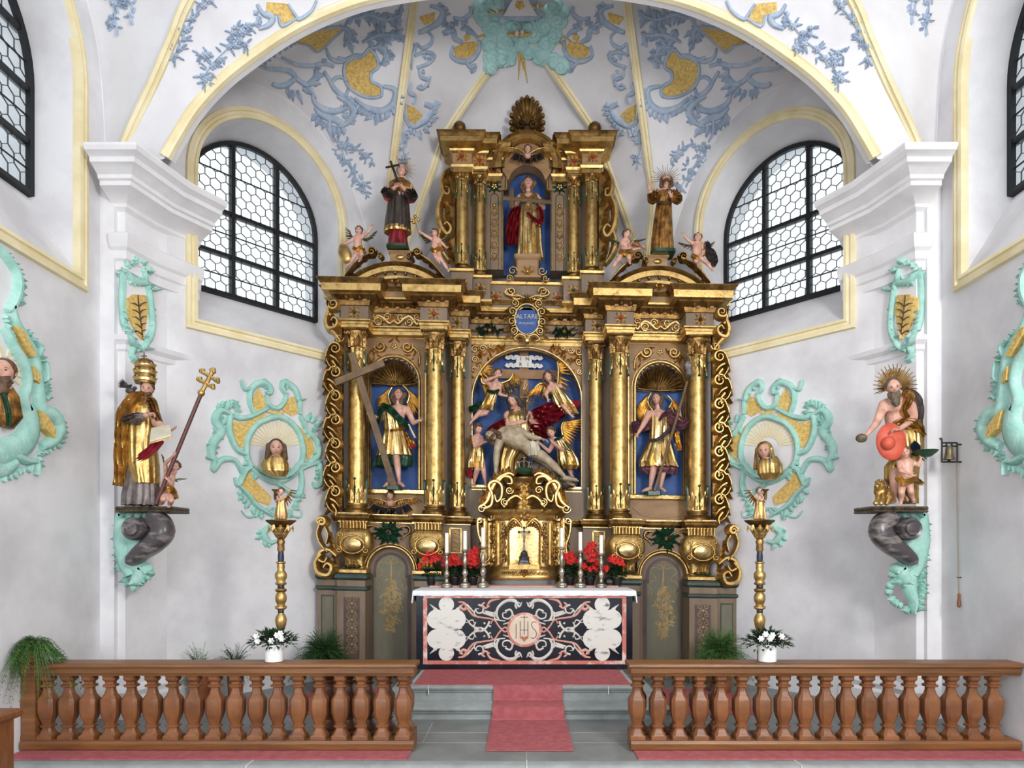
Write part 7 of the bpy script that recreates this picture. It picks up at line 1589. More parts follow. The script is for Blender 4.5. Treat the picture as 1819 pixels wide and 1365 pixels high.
f.sash('cope', [(290, 400, .06), (215, 430, .12), (165, 520, .12), (140, 700, .08), (130, 900, .05), (130, 1105, .03)], 'gold', (80, 110, 110, 100, 110, 110), .07, 2); f.sash('cope_front', [(320, 410, .15), (365, 430, .12), (395, 520, .1), (430, 600, .1)], 'brown_gold', (60, 70, 60, 40), .04)
f.cloth('cope_back', [(400, 250, 370, 50, -.06), (460, 160, 395, 70, -.08), (700, 115, 400, 84, -.1), (1110, 85, 300, 84, -.1)], 'brown_gold', 9, .08)
f.sash('sleeve', [(190, 575, .16), (240, 565, .22), (290, 545, .27)], 'grey_cloth', (70, 84, 60), .06); f.sash('red_lining', [(440, 740, .12), (380, 800, .16), (300, 870, .14), (250, 920, .1)], 'crimson', (50, 70, 60, 10), .04)
tiara = MB(); c0 = f.p(308, 275, .05); kk = f.k; tiara.lathe(c0, [(72 * kk, -.01), (76 * kk, 20 * kk), (76 * kk, 90 * kk), (72 * kk, 140 * kk), (58 * kk, 178 * kk), (30 * kk, 192 * kk), (6 * kk, 194 * kk)], 24); f.add('tiara', tiara, 'gold_dark')
for z_, r_ in ((22, 82), (78, 82), (132, 76)):
    tm = MB(); tm.lathe(c0 + Vector((0, 0, z_ * kk)), [(r_ * kk * .93, -14 * kk), (r_ * kk, -10 * kk), (r_ * kk * 1.02, 10 * kk), (r_ * kk * .95, 14 * kk)], 24)
    for j in range(14): a = 2 * pi * j / 14; tm.ball(c0 + Vector((r_ * kk * cos(a), r_ * kk * sin(a), (z_ + 16) * kk)), 9 * kk, 6)
    f.add('tiara_crown', tm, 'gold_bright')
tm = MB(); tm.tube([f.p(300, 85, .05), f.p(300, 28, .05)], .006, 6); tm.tube([f.p(280, 58, .05), f.p(322, 58, .05)], .006, 6); f.add('tiara_cross', tm, 'maroon')
dv = MB(); f.ell(190, 340, 0, 40, 30, 26, dv); f.ell(225, 318, .02, 18, 16, 16, dv); dv = remesh(dv, .008)
for a in range(6): sleaf(Front(6.86), dv, 190 + (180 + a * 4) / 4.55, 620 + (335 - a * 8) / 4.55, radians(-120 - a * 14), 22, 8, .02, 2)
f.add('dove', dv, 'veil')
b = thing('open_book', 'open grey book held by the saint statue with the tiara', 'book', f.p(440, 700, .28)); q = [f.p(*v) for v in ((358, 640, .30), (508, 608, .26), (522, 690, .40), (345, 738, .44))]
MB().slab(q, (0, .0, -.02)).build('pages', 'paper', b, smooth=0); MB().slab([p + Vector((0, 0, -.021)) + (p - q[0].lerp(q[2], .5)) * .05 for p in q], (0, 0, -.012)).build('cover', 'gold_old', b, smooth=0)
c = thing('papal_staff', 'long dark red staff topped by a golden triple cross beside the tiara statue', 'staff', f.p(395, 1255, .2))
MB().tube([f.p(395, 1255, .2), f.p(762, 362, .2)], .02, 8).build('shaft', 'maroon', c); m = MB(); m.ball(f.p(762, 358, .2), .035, 10); m.build('knob', 'gold', c)
m = MB()
def tip(a, b, r=.021):
    m.tube([f.p(*a, .2), f.p(*b, .2)], r, 6)
tip((768, 345), (855, 180)); tip((748, 252), (850, 308)); tip((770, 185), (888, 258))
for x, y in ((748, 252), (850, 308), (770, 185), (888, 258), (855, 178)):
    for dx, dy in ((-9, -6), (9, 6), (6, -9)): m.ball(f.p(x + dx, y + dy, .2), .024, 8)
m.build('triple_cross', 'gold', c)
f = putto('small kneeling putto statue gripping the staff at the feet of the tiara statue', 6.84, 190, 620, 4.55, (550, 955, .08), [(505, 1040, .06, 40), (490, 1100, .06, 40), (485, 1160, .06, 44)], [[(480, 1010, .06), (470, 930, .12), (540, 860, .2)], [(530, 1045, .06), (520, 1090, .16), (495, 1060, .2)]],
    [[(465, 1180, .1), (455, 1215, .2), (440, 1245, .08)], [(510, 1185, .08), (520, 1225, .16), (510, 1255, .06)]], [([(540, 1060), (590, 1050), (620, 1055)], 40, 30, -10), ([(480, 1000), (462, 930), (460, 880)], 40, -60, -120)], 14, 0, 14, hh=92, loin=[(455, 1120, .1), (490, 1135, .14), (535, 1140, .1), (565, 1210, .06)], base=(490, 1272))
# --- hermit on the right pier
f = Fig('saint_statue', 'half naked bearded saint statue holding a round red hat on the right pier', 6.86, 1500, 620, 4.55, base=(430, 1275))
f.limb([(408, 420, .06, 36), (405, 360, .11, 38)]).limb([(345, 450, .0, 52), (490, 445, 0, 54)]).limb([(410, 455, .02, 84), (405, 540, .02, 76), (420, 640, .0, 74), (430, 740, 0, 84)]).limb([(385, 470, .09, 46), (455, 470, .09, 46)], None)
f.limb([(320, 450, .03, 42), (268, 580, .1, 32), (250, 610, .12, 29), (180, 695, .22, 16)]).limb([(530, 450, .03, 46), (560, 550, .1, 34), (545, 575, .13, 30), (445, 650, .28, 18)])
f.limb([(410, 1000, .08, 44), (405, 1090, .1, 36), (392, 1215, .06, 22)]); f.foot(388, 1225, .07, 335, 1240, .12, 32); f.limb([(500, 1050, .0, 40), (510, 1220, 0, 20)])
f.hand(178, 697, .22, (-.8, .2, -.5), (.2, 1, .4), 88, .9, -1); f.hand(445, 652, .29, (-1, .2, -.1), (0, .7, -1), 90, .35, -1)
f.head(396, 312, .16, 142, -22, -14, -8, 'hair_grey', 'short', .72); f.finish()
f.cloth('mantle', [(620, 380, 590, 84, -.02), (700, 430, 618, 104, 0), (800, 440, 620, 108, 0), (950, 330, 590, 108, -.02), (1060, 330, 580, 104, -.02), (1140, 400, 590, 90, -.05), (1250, 470, 590, 70, -.06)], 'gold', 10, .14)
f.sash('shoulder_drapery', [(470, 365, .06), (520, 380, .1), (500, 440, .14), (470, 500, .12), (490, 560, .08)], 'gold', (60, 70, 60, 50, 40), .04); f.sash('grey_cloak', [(480, 350, .0), (550, 390, .04), (580, 470, .0), (590, 620, -.06), (600, 760, -.06)], 'grey_cloth', (60, 90, 80, 60, 50), .05); f.sash('girdle_fold', [(400, 608, .16), (470, 590, .16), (560, 620, .1), (610, 700, .04)], 'gold', (40, 60, 90, 60), .05)
f.sash('blue_lining', [(540, 770, .14), (570, 800, .14), (560, 850, .1)], 'blue_pole', (70, 60, 30), .04)
ht = MB(); fw = Vector((-.12, -1, .08)).normalized(); hc = f.p(378, 750, .24); ht.dome(hc, fw, Vector((0, 0, 1)), 148 * f.k, 112 * f.k, .035, 32); f.add('hat_brim', ht, 'hat_red', 50); ht = MB(); ht.dome(f.p(350, 765, .27), fw, Vector((0, 0, 1)), 56 * f.k, 52 * f.k, .07, 24); f.add('hat_crown', ht, 'hat_red', 50)
f.rays(412, 300, -.05, 50, 180, 40, -200, 25, 'gold_old', .009, .8); f.rays(412, 300, -.07, 50, 150, 34, -205, 30, 'gold', .008, .8)
st = thing('stone', 'rounded brown stone gripped in the outstretched hand of the saint with the red hat', 'stone', f.p(140, 745, .26)); sm_ = MB(); sm_.ball(f.p(138, 722, .28), (46 * f.k, .05, 36 * f.k), 12); remesh(sm_, .012, 1).build('stone_lump', 'hair_grey', st)
l = Fig('lion_statue', 'small golden lion statue crouching beside the foot of the saint with the red hat', 6.84, 1500, 620, 4.55, base=(300, 1272))
lm = MB(); l.ell(330, 1190, .04, 62, 70, 70, lm); l.ell(290, 1150, .1, 50, 50, 60, lm); l.ell(282, 1105, .14, 38, 40, 34, lm); l.ell(262, 1112, .19, 24, 26, 18, lm); l.ell(258, 1128, .17, 18, 20, 9, lm)
for x, y in ((255, 1075), (310, 1070)): l.ell(x, y, .12, 12, 10, 14, lm)
for x, d in ((265, .16), (310, .2)): l.limb([(x + 10, 1170, d - .06, 24), (x, 1225, d, 18), (x - 14, 1250, d + .03, 20)], lm)
l.limb([(360, 1210, .1, 40), (340, 1250, .14, 20)], lm); bd = l.add('body', remesh(lm, .009, 2), 'gold', 60)
mn = MB(); rnd = random.Random(5)
for i in range(40): a = rnd.uniform(0, 6.3); r = rnd.uniform(34, 62); l.ell(296 + r * cos(a) * .8, 1125 + r * sin(a), .08 + rnd.uniform(-.05, .05), 13, 13, 16, mn)
l.add('mane', remesh(mn, .008, 1), 'gold_old', 50); l.limb([(392, 1230, .0, 9), (400, 1180, .0, 8), (385, 1150, .0, 12)], (tl := MB())); l.add('tail', tl, 'gold')
for x in (268, 292): e = MB(); l.ell(x, 1098, .205 if x < 280 else .19, 5, 5, 4, e); e.build('eye', 'dark', bd)
f = putto('naked putto statue holding up a dark dish beside the red hat', 6.80, 1500, 620, 4.55, (490, 842, .18), [(495, 925, .14, 44), (492, 990, .14, 44), (490, 1055, .14, 46)], [[(440, 920, .14), (455, 985, .22), (535, 1015, .28)], [(550, 915, .14), (600, 945, .18), (618, 885, .2)]],
    [[(468, 1085, .14), (462, 1160, .18), (462, 1195, .14), (458, 1240, .12)], [(525, 1085, .13), (535, 1150, .16), (540, 1180, .12), (555, 1215, .1)]], [([(440, 900), (400, 850), (340, 830)], 60, 110, 170), ([(550, 900), (620, 860), (690, 830)], 60, 80, 10)], -28, 8, -8, hh=100, loin=[(425, 1040, .18), (480, 1080, .22), (550, 1060, .18), (620, 1090, .08)], base=(490, 1272))
m = MB(); m.lathe(f.p(655, 880, .2), [(.01, 0), (.05, .01), (.10, .05), (.115, .07), (.10, .065), (.02, .025)], 16); f.add('dish', m, 'green')
# ------------------------------------------------------------------ stucco reliefs
MIRX = 2 * 926.5
class Mir:
    """the same surface seen in the mirror of the church axis"""
    def __init__(s, S, c=MIRX): s.S = S; s.c = c; s.wm = getattr(S, 'wm', 1)
    def at(s, x, y): return s.S.at(s.c - x, y)
ZA = lambda x, y: (x * .3408, y * .3408)
ZB_ = lambda x, y: (600 + x * .3408, y * .3408)
ZD = lambda x, y: (x * .3408, 440 + y * .3408)
Z5 = lambda x, y: (x * .3408, 900 + y * .3408)
def tr(Z, pts): return [Z(p[0], p[1]) for p in pts]
VAULT.wm = 1.4
def flames(S, mb, pts, L, W, h, side=1, step=9, jit=.35, lean=.5):
    wm = getattr(S, 'wm', 1); W *= 1.75 * wm ** .5; step = step * 1.15 + 1; L *= .95 * wm ** .8
    q = crs([(p[0], p[1], 0) for p in pts], 8); acc = 0
    for i in range(1, len(q)):
        d = q[i] - q[i - 1]; acc += d.length
        if acc > step:
            acc = 0; a = atan2(d.y, d.x) + side * (pi / 2 - lean) + random.uniform(-jit, jit); sleaf(S, mb, q[i].x, q[i].y, a, L * random.uniform(.75, 1.2), W, h * .8, 2, .15)
def spray(S, mb, pts, n, r, h, spread=14):
    """hanging branch of roses and leaves"""
    stroke(S, mb, pts, (2.2, 1.4, 1), h * .5); q = crs([(p[0], p[1], 0) for p in pts], 10); N = len(q)
    for i in range(n):
        v = q[int((i + .5) / n * (N - 1))]; t = i / n; x = v.x + random.uniform(-spread, spread) * (1 - .6 * t); y = v.y + random.uniform(-4, 4)
        if i % 3 != 2: rosette(S, mb, x, y, r * random.uniform(.8, 1.15), h)
        for k in range(3): a = random.uniform(0, 6.3); sleaf(S, mb, x + r * cos(a), y + r * sin(a), a, r * 1.6, r * 1.35, h * .5, 1, .1)
    v = q[-1]; sleaf(S, mb, v.x, v.y, pi / 2, r * 2, r, h * .7, 1)
def anchor(S, x, y): p, n = S.at(x, y); return p
def stucco(name, label, cat, S, x, y, build, group=None, mats=('blue', 'ochre')):
    a, b, c = MB(), MB(), MB(); build(S, a, b, c); t = thing(name, label, cat, anchor(S, x, y), group)
    a.build('relief', mats[0], t, smooth=50)
    if b.v: b.build('gilded_field', mats[1], t, smooth=40)
    if c.v: c.build('flower_branch', mats[0], t, smooth=50)
    return t
def big(S, a, b, c):
    f1 = tr(ZB_, [(165, 252), (200, 290), (214, 345), (178, 380), (182, 425), (228, 455), (222, 502), (140, 502), (62, 455), (35, 392), (40, 330), (90, 300), (130, 292)]); fill(S, b, f1, .012, 5)
    stroke(S, a, f1 + [f1[0]], 4.5, .035); f2 = tr(ZA, [(1530, 212), (1590, 172), (1690, 140), (1785, 140), (1735, 195), (1655, 265), (1605, 232)]); fill(S, b, f2, .012, 5); stroke(S, a, f2 + [f2[0]], 4, .03)
    for pts, w in (([(1330, 330), (1395, 352), (1500, 366), (1535, 400), (1500, 435), (1450, 445), (1418, 432)], (3, 7, 8, 6)), ([(1535, 400), (1600, 440), (1645, 400), (1640, 360)], (6, 8, 3)), ([(1465, 295), (1540, 330), (1620, 340), (1690, 330), (1740, 345)], (3, 6, 4)), ([(1630, 480), (1640, 530), (1690, 570), (1750, 580), (1810, 560)], (4, 9, 6)),
                   ([(1640, 560), (1680, 600), (1740, 620), (1800, 655)], (4, 10, 8)), ([(1720, 620), (1722, 690), (1745, 740)], (6, 2)), ([(1700, 250), (1720, 300), (1770, 320), (1819, 300)], (3, 6, 4)), ([(1690, 370), (1720, 420), (1750, 470), (1800, 500), (1815, 460)], (4, 7, 3)), ([(1740, 450), (1735, 420), (1770, 400), (1819, 420)], (3, 5, 3))):
        stroke(S, a, tr(ZA, pts), w, .035)
    flames(S, a, tr(ZA, [(1340, 330), (1420, 270), (1520, 200), (1600, 140), (1680, 90)]), 10, 7, .05, 1, 5, .9); flames(S, a, tr(ZA, [(1360, 345), (1440, 280), (1540, 215)]), 9, 6, .05, -1, 5, .9)
    flames(S, a, tr(ZA, [(1480, 440), (1540, 470), (1610, 440), (1635, 390)]), 17, 8, .05, 1, 5, .3); flames(S, a, tr(ZA, [(1640, 570), (1700, 640), (1790, 660)]), 13, 8, .05, 1, 5); rosette(S, a, *ZA(1690, 320), 6, .04); rosette(S, a, *ZA(1660, 350), 5, .04)
    for pts in ([(20, 60), (90, 90), (160, 70), (250, 100), (330, 80)], [(130, 220), (190, 190), (250, 180), (330, 190)], [(170, 250), (240, 250), (270, 320)], [(10, 130), (60, 160), (60, 220)]):
        stroke(S, a, tr(ZB_, pts), (3, 7, 3), .035); flames(S, a, tr(ZB_, pts), 15, 8, .05, 1, 6, .7); flames(S, a, tr(ZB_, pts), 13, 7, .05, -1, 7, .7)
    flames(S, a, tr(ZB_, [(300, 450), (300, 520), (270, 570), (200, 590), (140, 560)]), 13, 9, .05, -1, 5, .3); stroke(S, a, tr(ZB_, [(240, 450), (300, 470), (290, 540), (230, 580), (150, 560), (90, 510)]), (4, 9, 9, 3), .04)
    flames(S, a, tr(ZB_, [(0, 560), (60, 640), (100, 590), (90, 520), (40, 510)]), 13, 9, .05, -1, 5, .4); stroke(S, a, tr(ZB_, [(0, 500), (50, 530), (90, 580), (50, 640), (0, 660)]), (5, 9, 8, 3), .04)
    stroke(S, a, tr(ZB_, [(0, 300), (50, 310), (90, 290), (130, 290)]), (4, 6, 4), .03)
    spray(S, c, tr(ZB_, [(10, 740), (40, 830), (100, 930), (150, 1000)]), 11, 6, .045, 9); spray(S, c, tr(ZB_, [(70, 750), (130, 800), (180, 825)]), 6, 5.5, .045, 8)
def strip(S, a, b, c):
    fill(S, b, tr(ZB_, [(425, 90), (505, 65), (500, 110), (450, 130)]), .012, 4); fill(S, b, tr(ZB_, [(360, 545), (400, 560), (440, 600), (400, 645), (365, 620)]), .012, 4)
    for pts, w in (([(480, 30), (540, 50), (530, 110), (470, 150), (420, 170)], (4, 9, 5)), ([(460, 160), (490, 190), (480, 230), (440, 250), (410, 230), (400, 270)], (3, 5, 3)), ([(400, 290), (450, 270), (500, 290), (470, 330), (410, 350)], (3, 6, 3)), ([(420, 360), (430, 400), (470, 420), (440, 460), (410, 450)], (3, 6, 4)), ([(380, 430), (370, 480), (400, 500), (390, 540)], (3, 6, 3)), ([(350, 540), (345, 600), (380, 660), (440, 640), (480, 600), (490, 560), (450, 540)], (3, 6, 10, 6)), ([(340, 690), (335, 740)], (3, 1)), ([(380, 220), (400, 240), (385, 300), (380, 360)], (2, 5, 2))): stroke(S, a, tr(ZB_, pts), w, .03)
    flames(S, a, tr(ZB_, [(500, 20), (550, 60), (535, 120)]), 11, 7, .045, -1, 5); flames(S, a, tr(ZB_, [(360, 640), (420, 680), (480, 620), (495, 550)]), 11, 8, .045, 1, 5); flames(S, a, tr(ZB_, [(420, 270), (500, 280), (470, 330)]), 9, 6, .04, 1, 7, .8); flames(S, a, tr(ZB_, [(400, 450), (470, 420), (430, 370)]), 8, 5, .04, 1, 7, .8)
    spray(S, c, tr(ZB_, [(345, 690), (340, 780), (350, 850)]), 5, 5, .04, 7)
def medal(S, a, b, c):
    fill(S, b, tr(ZB_, [(605, 250), (650, 225), (710, 215), (725, 250), (700, 290), (650, 305), (610, 290)]), .012, 4); fill(S, b, tr(ZB_, [(655, 190), (690, 170), (690, 200), (665, 220)]), .012, 4)
    for pts, w in (([(600, 240), (590, 290), (640, 320), (700, 310), (735, 260), (735, 210)], (4, 7, 5)), ([(560, 170), (600, 160), (610, 200), (650, 220)], (5, 9, 4)), ([(600, 90), (650, 100), (690, 70), (690, 30)], (3, 7, 4)), ([(660, 310), (690, 350), (715, 340), (712, 370)], (4, 6, 2)), ([(640, 150), (690, 160), (730, 200)], (3, 6, 3))): stroke(S, a, tr(ZB_, pts), w, .03)
    flames(S, a, tr(ZB_, [(560, 200), (590, 150), (640, 130), (670, 170)]), 11, 7, .045, -1, 5, .6); flames(S, a, tr(ZB_, [(680, 330), (720, 350), (700, 380)]), 8, 6, .04, 1, 5)
def spray1(S, a, b, c): spray(S, a, tr(ZA, [(600, -30), (600, 40), (605, 110), (615, 150)]), 6, 6, .045, 9); spray(S, a, tr(ZA, [(640, -20), (690, 20), (690, 90)]), 4, 6, .045, 8)
def spray2(S, a, b, c): spray(S, a, tr(ZA, [(1090, 0), (1030, 60), (980, 130), (950, 200), (920, 260), (910, 310)]), 10, 6, .045, 8)
def spray3(S, a, b, c):
    spray(S, a, tr(ZA, [(1310, 120), (1250, 200), (1180, 260), (1110, 330), (1065, 400), (1068, 440)]), 12, 6.5, .045, 10); spray(S, a, tr(ZA, [(1210, 140), (1220, 200), (1290, 250)]), 5, 6, .045, 7); spray(S, a, tr(ZA, [(1110, 300), (1060, 280), (1040, 295)]), 3, 6, .045, 5)
    fill(S, b, tr(ZA, [(1390, 10), (1500, 20), (1535, 95), (1465, 128), (1445, 80), (1388, 60)]), .012, 4); stroke(S, a, tr(ZA, [(1340, 20), (1370, 70), (1420, 90), (1400, 130), (1350, 150)]), (4, 9, 4), .035); stroke(S, a, tr(ZA, [(1500, 20), (1540, 80), (1560, 100), (1620, 60), (1650, 0)]), (4, 5, 3), .03); stroke(S, a, tr(ZA, [(1450, 75), (1470, 135), (1545, 95)]), (3, 5, 3), .03); flames(S, a, tr(ZA, [(1330, 40), (1360, 100), (1350, 140)]), 9, 7, .04, 1, 5)
for S, sd in ((VAULT, 'left'), (Mir(VAULT), 'right')):
    g = lambda s_: s_
    stucco('stucco_ornament', 'large blue stucco scrollwork with gilded crescent above the %s apse window' % sd, 'stucco ornament', S, *ZB_(120, 400), big)
    stucco('stucco_ornament', 'narrow blue stucco scroll strip on the vault along the long %s rib' % sd, 'stucco ornament', S, *ZB_(440, 350), strip)
    stucco('stucco_ornament', 'small blue stucco cartouche with gilded field on the %s side of the mint cloud' % sd, 'stucco ornament', S, *ZB_(650, 260), medal)
    stucco('stucco_spray', 'blue stucco rose spray hanging nearest the %s side wall at the top edge' % sd, 'stucco ornament', S, *ZA(600, 100), spray1)
    stucco('stucco_spray', 'slim blue stucco rose spray along the yellow rib above the %s pier' % sd, 'stucco ornament', S, *ZA(950, 200), spray2)
    stucco('stucco_spray', 'blue stucco rose spray with gilded field above the %s flank of the yellow arch' % sd, 'stucco ornament', S, *ZA(1200, 240), spray3)
# cloud with the eye of providence triangle
CL = thing('stucco_cloud', 'mint green stucco cloud with a white triangle at the crown of the vault', 'stucco cloud', anchor(VAULT, 925, 60))
m = MB(); pts = [(745, 30, 40), (760, 90, 45), (800, 140, 50), (850, 180, 50), (790, 230, 42), (800, 290, 45), (795, 345, 40), (850, 300, 45), (890, 270, 42), (870, 210, 52), (930, 180, 40), (960, 215, 50), (1020, 170, 50), (1000, 260, 42), (1060, 290, 52), (1090, 220, 48), (1130, 180, 42), (1150, 100, 50), (1110, 70, 45), (1170, 340, 42), (1130, 320, 40), (1080, 130, 48), (820, 60, 42), (830, 20, 38), (740, 70, 38), (1130, 20, 45), (920, 130, 50), (990, 130, 45), (780, 10, 40), (1060, 60, 38), (900, 310, 30), (1180, 60, 30)]
for x, y, r in pts:
    X, Y_ = ZB_(x, y); R = r * .3408; sdome(VAULT, m, X, Y_, R * 1.12, R * 1.05, .07, random.random() * 3)
m.build('cloud_body', 'cloud', CL); m = MB()
class Lift:
    def __init__(s, S, h): s.S = S; s.h = h
    def at(s, x, y): p, n = s.S.at(x, y); return p + n * s.h, n
for x, y, r in pts:
    X, Y_ = ZB_(x, y); stroke(Lift(VAULT, .048), m, spi(X, Y_, r * .3408 * .86, random.random() * 6.3, 1.6, random.choice((-1, 1))), (3.4, 3, 1.6), .03)
m.build('cloud_swirl', 'cloud', CL)
pv, nv = VAULT.at(921, 25); TP = Plane(pv + nv * .10, (0, -.75, -.66)); m = MB(); fill(TP, m, tr(ZB_, [(830, 75), (880, -20), (930, -90), (980, -90), (1030, -10), (1075, 75), (1040, 100), (950, 110), (870, 100)]), .06, 5, -.02); m.build('triangle_ground', 'blue', CL)
m = MB(); fill(TP, m, tr(ZB_, [(865, 80), (950, -75), (1040, 80)]), .10, 5, .0); m.build('triangle', 'molding', CL); m = MB(); rosette(Lift(TP, .10), m, *ZB_(948, 24), 8, .03); m.build('triangle_eye', 'ochre', CL)
for hx, hy, hh in ((925, 158, 38), (972, 156, 36), (820, 36, 30), (1052, 4, 26)):
    p = anchor(VAULT, *ZB_(hx, hy)); m = MB(); vs, fs = CHEAD; R = hh * .3408 * p.y / F; q = p + VAULT.at(*ZB_(hx, hy))[1] * .10; m.add([q + v * R for v in vs], fs)
    o = m.build('cherub_head', 'white_paint', CL); m = MB(); m.ball(q + Vector((0, .06, .06)) * R * 4 * .5, (R * .45, R * .4, R * .42), 12)
    for e in (-1, 1): m.leaf(q + Vector((e * R * .3, 0, -R * .3)), Vector((e, 0, .25)), Vector((0, -1, -.3)).normalized(), R * 1.1, R * .6, .03, 2)
    m.build('cherub_hair', 'ochre', o)
for ang, x0, y0, x1, y1 in ((0, 745, 215, 660, 262), (1, 790, 175, 715, 195), (2, 950, 255, 942, 415), (3, 958, 255, 990, 430), (4, 955, 255, 968, 360), (5, 1140, 170, 1220, 215), (6, 1120, 200, 1230, 260)):
    m = MB(); stroke(VAULT, m, tr(ZB_, [(x0, y0), ((x0 + x1) / 2, (y0 + y1) / 2), (x1, y1)]), (4, 3, .8), .02, smooth=False); m.build('gilded_ray', 'ochre', CL)
# wall cartouches with busts
def cart(S, a, b, c):
    ov = tr(ZD, [(1290, 1110), (1285, 1010), (1330, 930), (1395, 895), (1455, 885), (1515, 915), (1560, 980), (1578, 1070), (1555, 1150), (1500, 1200), (1420, 1205), (1340, 1170)])
    q = crs([(p[0], p[1], 0) for p in ov], 6, True); q.append(q[0]); stroke(S, a, [(p.x, p.y) for p in q], 9, .06, smooth=False)
    for pl in ([(1310, 800), (1345, 735), (1378, 790), (1385, 830), (1320, 862)], [(1478, 800), (1530, 775), (1555, 860), (1520, 880), (1470, 850)], [(1200, 905), (1275, 915), (1370, 860), (1390, 880), (1300, 940), (1262, 1045), (1222, 1025)], [(1480, 880), (1560, 935), (1622, 1000), (1640, 1062), (1600, 1112), (1582, 1010), (1530, 940)], [(1250, 1240), (1300, 1165), (1335, 1225), (1412, 1300), (1400, 1345), (1330, 1320)], [(1380, 860), (1430, 850), (1480, 862), (1470, 880), (1420, 868)]): fill(S, b, tr(ZD, pl), .015, 5)
    for pts, w in (([(1320, 870), (1298, 800), (1310, 735), (1360, 705), (1400, 725), (1405, 760), (1380, 760)], (6, 10, 10, 5)), ([(1385, 770), (1395, 820), (1440, 840), (1475, 810), (1490, 760)], (6, 8, 6)), ([(1490, 770), (1465, 735), (1480, 705), (1530, 735), (1555, 800), (1560, 870)], (4, 9, 10, 6)), ([(1390, 840), (1310, 880), (1250, 890), (1200, 880), (1195, 960), (1230, 1050), (1280, 1080)], (6, 9, 10, 7)),
                   ([(1560, 880), (1600, 960), (1650, 1010), (1655, 1080), (1610, 1125), (1570, 1130)], (6, 9, 10, 6)), ([(1210, 880), (1150, 850), (1120, 900), (1150, 960), (1110, 1020), (1100, 1080), (1130, 1120)], (5, 12, 14, 14, 6)), ([(1070, 1095), (1110, 1110), (1110, 1160), (1150, 1110), (1220, 1110), (1260, 1180)], (3, 9, 10, 6)), ([(1220, 1200), (1240, 1240), (1280, 1160), (1320, 1150)], (4, 9, 8)), ([(1560, 1160), (1620, 1130), (1660, 1130), (1670, 1220), (1640, 1250), (1625, 1225)], (6, 10, 7, 3)), ([(1560, 1150), (1570, 1230), (1550, 1290), (1500, 1270), (1440, 1230)], (8, 10, 6)), ([(1240, 1240), (1290, 1290), (1340, 1350), (1420, 1400)], (4, 8, 5)), ([(1300, 1140), (1350, 1180), (1430, 1215), (1510, 1190), (1560, 1130)], (10, 14, 10)), ([(1250, 690), (1270, 740), (1300, 735)], (2, 6, 4)), ([(1540, 800), (1590, 790)], (5, 1.5))): stroke(S, a, tr(ZD, pts), w, .06)
    for pts, sd, L in (([(1210, 900), (1130, 880), (1110, 960), (1095, 1060)], -1, 15), ([(1260, 890), (1230, 800), (1150, 810), (1120, 860)], -1, 14), ([(1330, 720), (1370, 690), (1410, 720)], 1, 11), ([(1450, 720), (1480, 690), (1540, 730)], 1, 11), ([(1570, 940), (1600, 910), (1650, 930)], -1, 14), ([(1570, 930), (1610, 960), (1640, 920)], 1, 10), ([(1330, 1170), (1420, 1230), (1520, 1200)], -1, 15), ([(1650, 1040), (1670, 1120), (1660, 1200)], 1, 9), ([(1240, 1250), (1280, 1310), (1360, 1390)], 1, 10), ([(1560, 1240), (1540, 1310), (1490, 1390)], -1, 12), ([(1120, 1000), (1110, 1080)], 1, 12), ([(1290, 1090), (1310, 1150), (1350, 1190)], 1, 11)): flames(S, a, tr(ZD, pts), L, 8, .06, sd, 5, .4)
    for k in range(7): x0 = 1400 + 10 * k; stroke(S, a, tr(Z5, [(1420 + 6 * k - 20, 10), (1300 + 42 * k, 15 + 14 * abs(k - 3)), (1255 + 52 * k, 40 - abs(k - 3) * 6)]), (4, 4, 1.2), .03)
    stroke(S, a, tr(Z5, [(1420, 60), (1400, 110), (1370, 140), (1400, 185), (1440, 180)]), (4, 10, 11, 4), .05); flames(S, a, tr(Z5, [(1380, 110), (1365, 160), (1410, 190)]), 11, 8, .05, 1, 5)
wl, wr = wd_l.plane(), wd_r.plane(); wl.wm = wr.wm = 1.3
for S, sd in ((wl, 'left'), (Mir(wr, 1854.5), 'right')):
    t = stucco('stucco_cartouche', 'turquoise and ochre stucco cartouche on the %s apse wall below the window' % sd, 'stucco cartouche', S, *ZD(1420, 1200), cart, mats=('turq', 'ochre'))
    m = MB()
    S = wd_l.plane() if sd == 'left' else Mir(wd_r.plane(), 1854.5)
    for k in range(19):
        a = radians(-172 + 164 * k / 18); L = (76 if k % 2 else 100); stroke(S, m, tr(ZD, [(1432 + 52 * cos(a), 1040 + 52 * sin(a)), (1432 + (52 + L) * cos(a), 1040 + (52 + L) * sin(a))]), (2.5, 4.2), .008, smooth=False, round_=False)
    m.build('painted_ray', 'trim', t)
